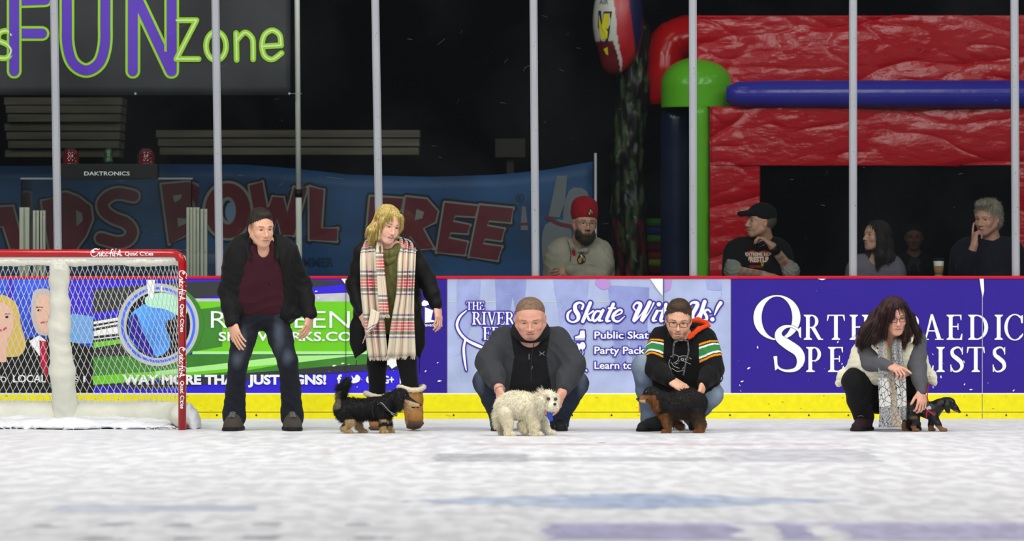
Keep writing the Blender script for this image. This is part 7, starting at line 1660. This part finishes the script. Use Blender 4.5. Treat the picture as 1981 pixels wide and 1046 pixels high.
# small child behind the dark netting
q = Q(45.3); o = thing('person', 'small child in dark printed shirt standing dimly behind the black netting', 'person', q(1768, 0, 0) * (1, 1, 0) + (0, 0, .42), 'spectators behind the glass')
S = Sdf(); H = Head(S, q(1768, 458, 0), frame(-4, 4, 0), .94, SK3, female=True, brow=(.12, .08, .06), wide=1.04); NB = q(1768, 484, .02)
S.chain([H.L((0, -.03, -.05)), NB, q(1768, 510, .03)], [.038, .042, .07], .03); trunk(S, [(q(1768, 498, .03), .07, .04), (q(1768, 560, .03), .06, .085), (q(1768, 590, .03), .06, .08)], .05)
for sg in (-1, 1):
    S.chain([q(1768, 498, .03), q(1768 + sg * 24, 506, .03), q(1768 + sg * 30, 545, .0), q(1768 + sg * 20, 560, -.10)], [.04, .034, .028, .022], .02); hand(S, q(1768 + sg * 20, 560, -.10), (0, -.8, -.5), (-sg, 0, 0), sg, .75)
    S.chain([q(1768 + sg * 12, 592, .03), q(1768 + sg * 13, 640, .0), np.array((*q(1768 + sg * 13, 0, .02)[:2], .46)), np.array((*q(1768 + sg * 13, 0, -.08)[:2], .45))], [.06, .045, .035, .03], .02)
S.zmin = .42; S.build('body', .0045, M_SKIN, o, base=SK3); H.eyes(o)
H.hair(o, srgb(70, 54, 42), [((0, -.018, .040), (.0800, .099, .084)), ((0, -.05, 0), (.076, .06, .07))], [((0, .108, .008), (.064, .070, .064)), ((0, -.02, -.10), (.12, .14, .06))], amp=.001)
T = Sdf(); trunk(T, [(q(1768, 500, .03), .075, .055), (q(1768, 540, .03), .08, .095), (q(1768, 590, .03), .075, .095)], .05)
for sg in (-1, 1): T.chain([q(1768 + sg * 18, 502, .03), q(1768 + sg * 25, 508, .03), q(1768 + sg * 30, 538, .0)], [.05, .052, .05], .03)
T.build('t_shirt', .007, cloth('dark_green_tee', (34, 40, 38)), o, disp=wrinkle(.004, 36), amp=.004); T = Sdf()
for sg in (-1, 1): T.chain([q(1768 + sg * 12, 590, .03), q(1768 + sg * 13, 636, .0), np.array((*q(1768 + sg * 13, 0, .02)[:2], .50))], [.085, .065, .055], .02)
T.build('trousers', .008, cloth('dark_trousers', (26, 28, 34)), o)
A = Art(flat(45.3 - .072)); A.poly([(1754, 520), (1760, 500), (1772, 497), (1782, 506), (1778, 520), (1790, 540), (1756, 540)], 0, 0, smooth=3); A.stroke([(1762, 530), (1768, 512), (1778, 534)], 3, 1, 1); A.build('chest_print', [solid('print_slate', (96, 104, 128)), solid('print_slate_dark', (40, 44, 60))], o)
# ------------------------------------------------------------ dogs
M_COAT = mat('dog_coat', attr=True, rough=.6, bump=.35, bscale=220, spec=.3); M_FUR = mat('dog_fur', attr=True, rough=.55, spec=.3)
BLK, TAN, TANL = srgb(20, 19, 20), srgb(158, 104, 50), srgb(186, 158, 112)
def pw(S, p, d, r=.014): S.cap(p + (0, 0, r * .9), p + nrm(d) * r * 1.6 + (0, 0, r * .7), r, r * .9, .008)
def flow_to(dx, dz=-.5):
    return lambda p, N: (lambda g: g / (np.linalg.norm(g, axis=1)[:, None] + 1e-9))((lambda b: b - N * (b * N).sum(1)[:, None])(np.tile(np.array((dx, 0, dz)), (len(p), 1))))
def lens(pts):
    """coat length as a blend between (point, radius, length); default last"""
    def f(P_):
        L_ = np.full(len(P_), pts[-1]); 
        for c, r, l in pts[:-1]:
            w = np.clip(1.3 - np.linalg.norm(P_ - c, axis=1) / r, 0, 1); L_ = L_ * (1 - w) + l * w
        return L_
    return f
def face_bits(o, nose, nr, eyes, er, eyec=(.01, .008, .006)):
    T = Sdf(); T.ell(nose, nr); T.build('nose', .003, mat('wet_black', (.012, .011, .011, 1), .25), o)
    for e in eyes:
        T = Sdf(); T.ell(e, er); T.build('eye', .0025, mat('dog_eye', (*eyec, 1), .08, coat=1.0), o)
def tail_dog(): pass

# long-haired black and tan dachshund facing right, in front of the blond woman
q = Q(36.75); G = lambda x, d=0: q(x, 0, d) * (1, 1, 0)
o = thing('dog', 'long-haired black and tan dog with raised tail walking in a harness by tan boots', 'dog', G(710))
S = Sdf(); k = .03
S.chain([q(665, 789), q(680, 790), q(702, 791), q(725, 790), q(744, 791)], [.068, .066, .064, .070, .072], k)
S.chain([q(744, 785), q(757, 776, -.01), q(770, 768, -.02)], [.065, .055, .050], k); hd = q(775, 764, -.02); S.ell(hd, (.052, .048, .046), k=.02)
S.chain([q(780, 770, -.02), q(794, 779, -.025), q(808, 783.5, -.03)], [.040, .027, .017], .02); S.chain([q(784, 784, -.02), q(797, 790, -.025)], [.018, .013], .015)
for sg in (-1, 1): S.chain([hd + (-.01, sg * .045, .01), hd + (-.012, sg * .062, -.04), hd + (-.006, sg * .058, -.088)], [.020, .028, .020], .012, fl=((0, 1, 0), 1.8))
S.chain([q(662, 782), q(659, 770), q(663, 752), q(674, 736)], [.028, .024, .030, .020], .02)
def leg(pts, rs, pd=(1, 0, 0), pr=.016): S.chain(pts, rs, .018); pw(S, pts[-1] * (1, 1, 0), pd, pr)
leg([q(664, 800, -.05), q(676, 815, -.06), q(666, 828, -.06), G(672, -.06) + (0, 0, .014)], [.045, .030, .016, .014]); leg([q(668, 800, .05), q(690, 812, .05), q(695, 824, .05), G(700, .05) + (0, 0, .012)], [.042, .028, .016, .014])
leg([q(740, 803, -.045), q(742, 820, -.05), G(741, -.05) + (0, 0, .014)], [.036, .022, .017]); leg([q(746, 803, .045), q(752, 820, .05), G(753, .05) + (0, 0, .014)], [.036, .022, .017])
S.zmin = .0005
def pat(V, c):
    px = V[:, 0] / V[:, 1] * F + 990.5; py = HY - (V[:, 2] - CAM_Z) / V[:, 1] * F
    t = (py > 824) | ((px > 783) & (py > 772 + (px - 783) * .32)) | ((px > 668) & (px < 700) & (py > 811) & (V[:, 1] < 36.9)) | ((px > 736) & (px < 760) & (py > 811) & (py < 816)); c[t] = TANL[:3]; m = (px < 660) & (py > 755) & (py < 790); c[m] = srgb(120, 110, 92)[:3]
    c[(px > 796) & (py > 786.5) & (py < 789.5)] = BLK[:3]; return c
S.tunnel(pat); V, Qd = S.mesh(.0045); C_ = S.colors(V, BLK); link_mesh('body', V, Qd, M_COAT, o, True, cols=C_, quads=True)
fur('fur', S, V, Qd, C_, o, 16000, lens([(q(800, 780, -.03), .09, .004), (hd, .05, .010), (hd + (-.01, 0, -.07), .07, .035), (q(666, 745), .09, .050), (q(700, 812), .10, .036), (q(748, 810), .06, .032), (q(664, 812), .07, .036), .022]), flow_to(-1, -.55), M_FUR, 2, .0011, .5, jit=.3)
face_bits(o, q(813.5, 783, -.03), (.010, .011, .010), [hd + (.032, -.036, .002), hd + (.032, .036, .002)], .0075)
M_HARN = solid('black_webbing', (20, 20, 24), .6); M_PIPE = solid('reflective_piping', (170, 172, 176), .4)
def band(pts, r, m, nm, parent, n=6): mb_ = MB(); mb_.tube(catmull(pts, 5), r, n); return mb_.build(nm, m, parent, True)
hb_ = band([q(728, 778, -.075), q(738, 782, -.095), q(750, 794, -.085), q(768, 802, -.055)], .010, M_HARN, 'harness', o); band([q(730, 782, -.09), q(738, 779, -.10), q(746, 787, -.10), q(756, 797, -.085), q(769, 802, -.065)], .0022, M_PIPE, 'piping', hb_)
band([q(722, 784, -.085), q(720, 796, -.09), q(724, 806, -.08)], .009, M_HARN, 'harness', o); band([q(756, 800, -.085), q(768, 806, -.065)], .0020, M_PIPE, 'piping', hb_)

# fluffy white dog
q = Q(36.25); G = lambda x, d=0: q(x, 0, d) * (1, 1, 0)
o = thing('dog', 'fluffy cream white dog with blue bandana standing on the ice', 'dog', G(1015))
CRM, CRD = srgb(246, 240, 218), srgb(226, 208, 160)
S = Sdf(); S.chain([q(977, 787, .02), q(992, 783, .01), q(1012, 784, -.01), q(1030, 788, -.03)], [.072, .082, .080, .080], .04)
S.chain([q(1032, 790, -.03), q(1044, 784, -.05), q(1052, 778, -.07)], [.076, .066, .060], .03); hd = q(1060, 774, -.08); S.ell(hd, (.074, .066, .068), k=.02); S.ell(q(1068, 785, -.13), (.044, .042, .030), k=.02)
for sg in (-1, 1): S.chain([hd + (-.03, sg * .05, .035), hd + (-.045, sg * .062, .0), hd + (-.045, sg * .058, -.05)], [.018, .024, .016], .012)
leg([q(978, 800, -.05), q(983, 818, -.06), G(984, -.06) + (0, 0, .016)], [.050, .034, .026], (1, -.3, 0), .020); leg([q(972, 800, .07), q(970, 816, .08), G(972, .08) + (0, 0, .016)], [.045, .030, .024], (1, -.3, 0), .02)
leg([q(1030, 806, -.06), q(1034, 824, -.07), G(1035, -.07) + (0, 0, .016)], [.046, .034, .028], (1, -.4, 0), .021)
S.chain([q(1022, 806, .02), q(1012, 822, .0), q(1016, 832, -.02)], [.045, .032, .024], .02)
leg([q(1046, 806, .05), q(1052, 822, .09), G(1062, .10) + (0, 0, .016)], [.044, .030, .024], (1, -.2, 0), .021)
S.chain([q(972, 785, .02), q(964, 803, .01), q(961, 822, .0)], [.030, .028, .012], .02); S.zmin = .0005
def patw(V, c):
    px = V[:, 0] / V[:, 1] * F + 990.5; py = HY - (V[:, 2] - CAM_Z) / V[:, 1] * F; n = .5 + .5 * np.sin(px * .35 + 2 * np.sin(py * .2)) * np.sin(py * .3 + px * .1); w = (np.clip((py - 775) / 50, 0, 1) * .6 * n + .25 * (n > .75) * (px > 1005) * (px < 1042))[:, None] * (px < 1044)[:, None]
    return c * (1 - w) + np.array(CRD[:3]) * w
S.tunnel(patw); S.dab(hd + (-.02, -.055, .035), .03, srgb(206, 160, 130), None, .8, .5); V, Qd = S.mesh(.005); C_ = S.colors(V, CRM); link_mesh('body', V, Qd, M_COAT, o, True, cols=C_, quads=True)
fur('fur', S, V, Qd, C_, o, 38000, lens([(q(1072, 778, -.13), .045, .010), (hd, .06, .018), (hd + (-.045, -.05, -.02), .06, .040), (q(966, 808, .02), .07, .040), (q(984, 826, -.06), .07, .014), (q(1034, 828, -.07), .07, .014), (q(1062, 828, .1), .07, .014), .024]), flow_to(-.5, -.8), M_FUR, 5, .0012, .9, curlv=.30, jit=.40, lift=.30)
fw = lambda p, N: np.tile(nrm((-.9, -.2, .7)), (len(p), 1)); fur('topknot', S, V, Qd, C_, o, 50, lambda p: np.where(np.linalg.norm(p - (hd + (-.05, -.02, .055)), axis=1) < .035, .050, 0.0), fw, M_FUR, 7, .0014, .2, curlv=.2, jit=.35)
face_bits(o, q(1073.5, 781.5, -.178), (.012, .011, .010), [q(1061, 771, -.157), q(1075, 771.5, -.140)], (.0125, .010, .0125)); T = Sdf(); T.chain([q(1069, 787, -.155), q(1073, 786, -.16), q(1077, 787.5, -.15)], [.003, .003, .003]); T.build('mouth', .0025, M_BLACK, o)
T = Sdf(); T.chain([q(1050, 795, -.10), q(1060, 798, -.12), q(1072, 796, -.09)], [.010, .012, .010], .01); T.chain([q(1062, 800, -.13), q(1066, 810, -.135)], [.028, .018], .02, fl=((0, 1, 0), 2.2)); T.build('bandana', .004, cloth('blue_bandana', (52, 74, 176), var=.3, vscale=60), o, disp=wrinkle(.003, 90), amp=.004)
T = Sdf(); T.ell(q(1056, 799, -.145), (.009, .004, .014)); T.build('orange_tag', .003, solid('orange_tag', (200, 120, 20)), o)

# long-haired dark brown dachshund facing left
q = Q(36.82); G = lambda x, d=0: q(x, 0, d) * (1, 1, 0)
o = thing('dog', 'long-haired dark brown dog with tan muzzle facing left before the hoodie wearer', 'dog', G(1305))
DRK = srgb(30, 26, 26); BRN = srgb(104, 78, 52); RST = srgb(128, 82, 42)
S = Sdf(); S.chain([q(1346, 779, .03), q(1334, 778, .01), q(1315, 781, -.01), q(1297, 786, -.02)], [.078, .088, .088, .082], .04)
S.chain([q(1293, 788, -.02), q(1280, 778, -.03), q(1268, 768, -.035)], [.076, .064, .052], .03); hd = q(1260, 761, -.04); S.ell(hd, (.054, .048, .048), k=.02); S.chain([q(1255, 766, -.04), q(1245, 771, -.045), q(1237, 773, -.05)], [.036, .023, .014], .02)
for sg in (-1, 1): S.chain([hd + (.02, sg * .045, .015), hd + (.04, sg * .062, -.03), hd + (.045, sg * .058, -.09)], [.022, .032, .022], .012, fl=((0, 1, 0), 1.8))
leg([q(1288, 804, -.05), q(1291, 820, -.06), G(1292, -.06) + (0, 0, .014)], [.042, .026, .020], (-1, -.3, 0), .018); leg([q(1296, 804, .05), q(1306, 818, .06), q(1318, 823, .06)], [.04, .024, .018], (-1, 0, 0), .001); S.ell(q(1316, 826, .06), (.022, .016, .014), k=.01)
leg([q(1346, 800, -.04), q(1353, 818, -.05), G(1354, -.05) + (0, 0, .014)], [.050, .026, .019], (-1, -.2, 0), .018); leg([q(1350, 800, .08), q(1358, 820, .09), G(1357, .09) + (0, 0, .014)], [.045, .024, .018], (-1, 0, 0), .016)
S.zmin = .0005
def patb(V, c):
    px = V[:, 0] / V[:, 1] * F + 990.5; py = HY - (V[:, 2] - CAM_Z) / V[:, 1] * F; n = .5 + .5 * np.sin(px * .3) * np.sin(py * .35 + px * .12); w = (np.clip((py - 794) / 26, 0, 1) * (.5 + .4 * n))[:, None]; c = c * (1 - w) + np.array(BRN[:3]) * w
    t = ((px < 1269) & (py > 764) & (px > 1237)) | ((px < 1274) & (py > 774)) | (py > 822) | ((px < 1292) & (px > 1274) & (py > 800)); c[t] = RST[:3]; m = (px > 1237) & (px < 1248) & (py > 773); c[m] = srgb(206, 170, 120)[:3]; return c
S.tunnel(patb); V, Qd = S.mesh(.0045); C_ = S.colors(V, DRK); link_mesh('body', V, Qd, M_COAT, o, True, cols=C_, quads=True)
fur('fur', S, V, Qd, C_, o, 20000, lens([(q(1245, 770, -.045), .07, .004), (hd, .05, .010), (hd + (.03, 0, -.07), .07, .035), (q(1320, 806), .12, .034), (q(1350, 812), .07, .034), (q(1291, 826, -.06), .04, .012), .020]), flow_to(1, -.6), M_FUR, 8, .0011, .5, jit=.28)
face_bits(o, q(1233.5, 771.5, -.05), (.011, .011, .010), [q(1250.5, 757.5, -.086), q(1250.5, 757.5, .006)], .0080)
T = Sdf(); T.chain([q(1250, 773.5, -.072), q(1254, 771.5, -.075)], [.003, .003]); T.build('mouth', .0025, M_BLACK, o)

# smooth black and tan dachshund facing right
q = Q(37.12); G = lambda x, d=0: q(x, 0, d) * (1, 1, 0)
o = thing('dog', 'small smooth black and tan dog in red harness striding right before the vest wearer', 'dog', G(1795))
S = Sdf(); S.chain([q(1757, 789), q(1768, 786), q(1784, 789), q(1798, 794), q(1806, 796)], [.052, .048, .050, .054, .050], .03)
S.chain([q(1806, 791), q(1816, 784, -.01), q(1827, 778, -.01)], [.048, .040, .036], .025); hd = q(1835, 778, -.015); S.ell(hd, (.046, .038, .036), k=.015); S.chain([q(1840, 782, -.015), q(1848, 789, -.02), q(1855, 795.5, -.02)], [.030, .020, .012], .015)
for sg in (-1, 1): S.chain([hd + (-.012, sg * .036, .012), hd + (-.012, sg * .048, -.02), hd + (-.004, sg * .046, -.062)], [.014, .022, .014], .008, fl=((0, 1, 0), 2.0))
leg([q(1758, 798, .03), q(1752, 815, .04), q(1748, 824, .04), G(1749, .04) + (0, 0, .012)], [.040, .020, .013, .012], (1, 0, 0), .013); leg([q(1762, 800, -.04), q(1773, 812, -.05), q(1767, 823, -.05), G(1769, -.05) + (0, 0, .012)], [.042, .022, .016, .014], (1, -.2, 0), .015)
leg([q(1804, 806, .03), q(1801, 822, .04), G(1800, .04) + (0, 0, .012)], [.032, .018, .014], (1, 0, 0), .015); leg([q(1807, 806, -.04), q(1815, 820, -.05), G(1822, -.05) + (0, 0, .012)], [.032, .019, .015], (1, -.1, 0), .016)
S.chain([q(1751, 785), q(1747, 795, .02), q(1745, 806, .02)], [.018, .012, .006], .012); S.zmin = .0005
def patd(V, c):
    px = V[:, 0] / V[:, 1] * F + 990.5; py = HY - (V[:, 2] - CAM_Z) / V[:, 1] * F
    t = (py > 823) | ((px > 1838) & (py > 789 + (px - 1838) * .34) & (px < 1854)) | ((px < 1752) & (py > 815)); c[t] = srgb(120, 82, 48)[:3]; return c
S.tunnel(patd); S.dab(q(1767, 807, -.06), (.036, .03, .018), srgb(120, 86, 52), None, .5, .9); V, Qd = S.mesh(.0035); C_ = S.colors(V, srgb(19, 17, 18)); link_mesh('body', V, Qd, mat('sleek_coat', attr=True, rough=.42, spec=.35, bump=.1, bscale=400), o, True, cols=C_, quads=True)
face_bits(o, q(1857, 796.5, -.02), (.009, .009, .008), [hd + (.026, -.031, .006), hd + (.026, .031, .006)], .0065)
M_HRED = solid('red_webbing', (206, 34, 62), .5)
band([q(1793, 793, -.058), q(1800, 797, -.066), q(1808, 803, -.064), q(1816, 810, -.044)], .0055, M_HRED, 'harness', o); band([q(1801, 779.5, -.02), q(1797, 787, -.056), q(1793.5, 795, -.062), q(1792, 808, -.056)], .0050, M_HRED, 'harness', o)
T = Sdf(); T.chain([q(1794, 790, -.062), q(1798, 787, -.062)], [.010, .009], .005); T.ell(q(1800, 790, -.06), .007); T.build('silver_bow', .003, solid('silver_cloth', (196, 200, 210)), o)
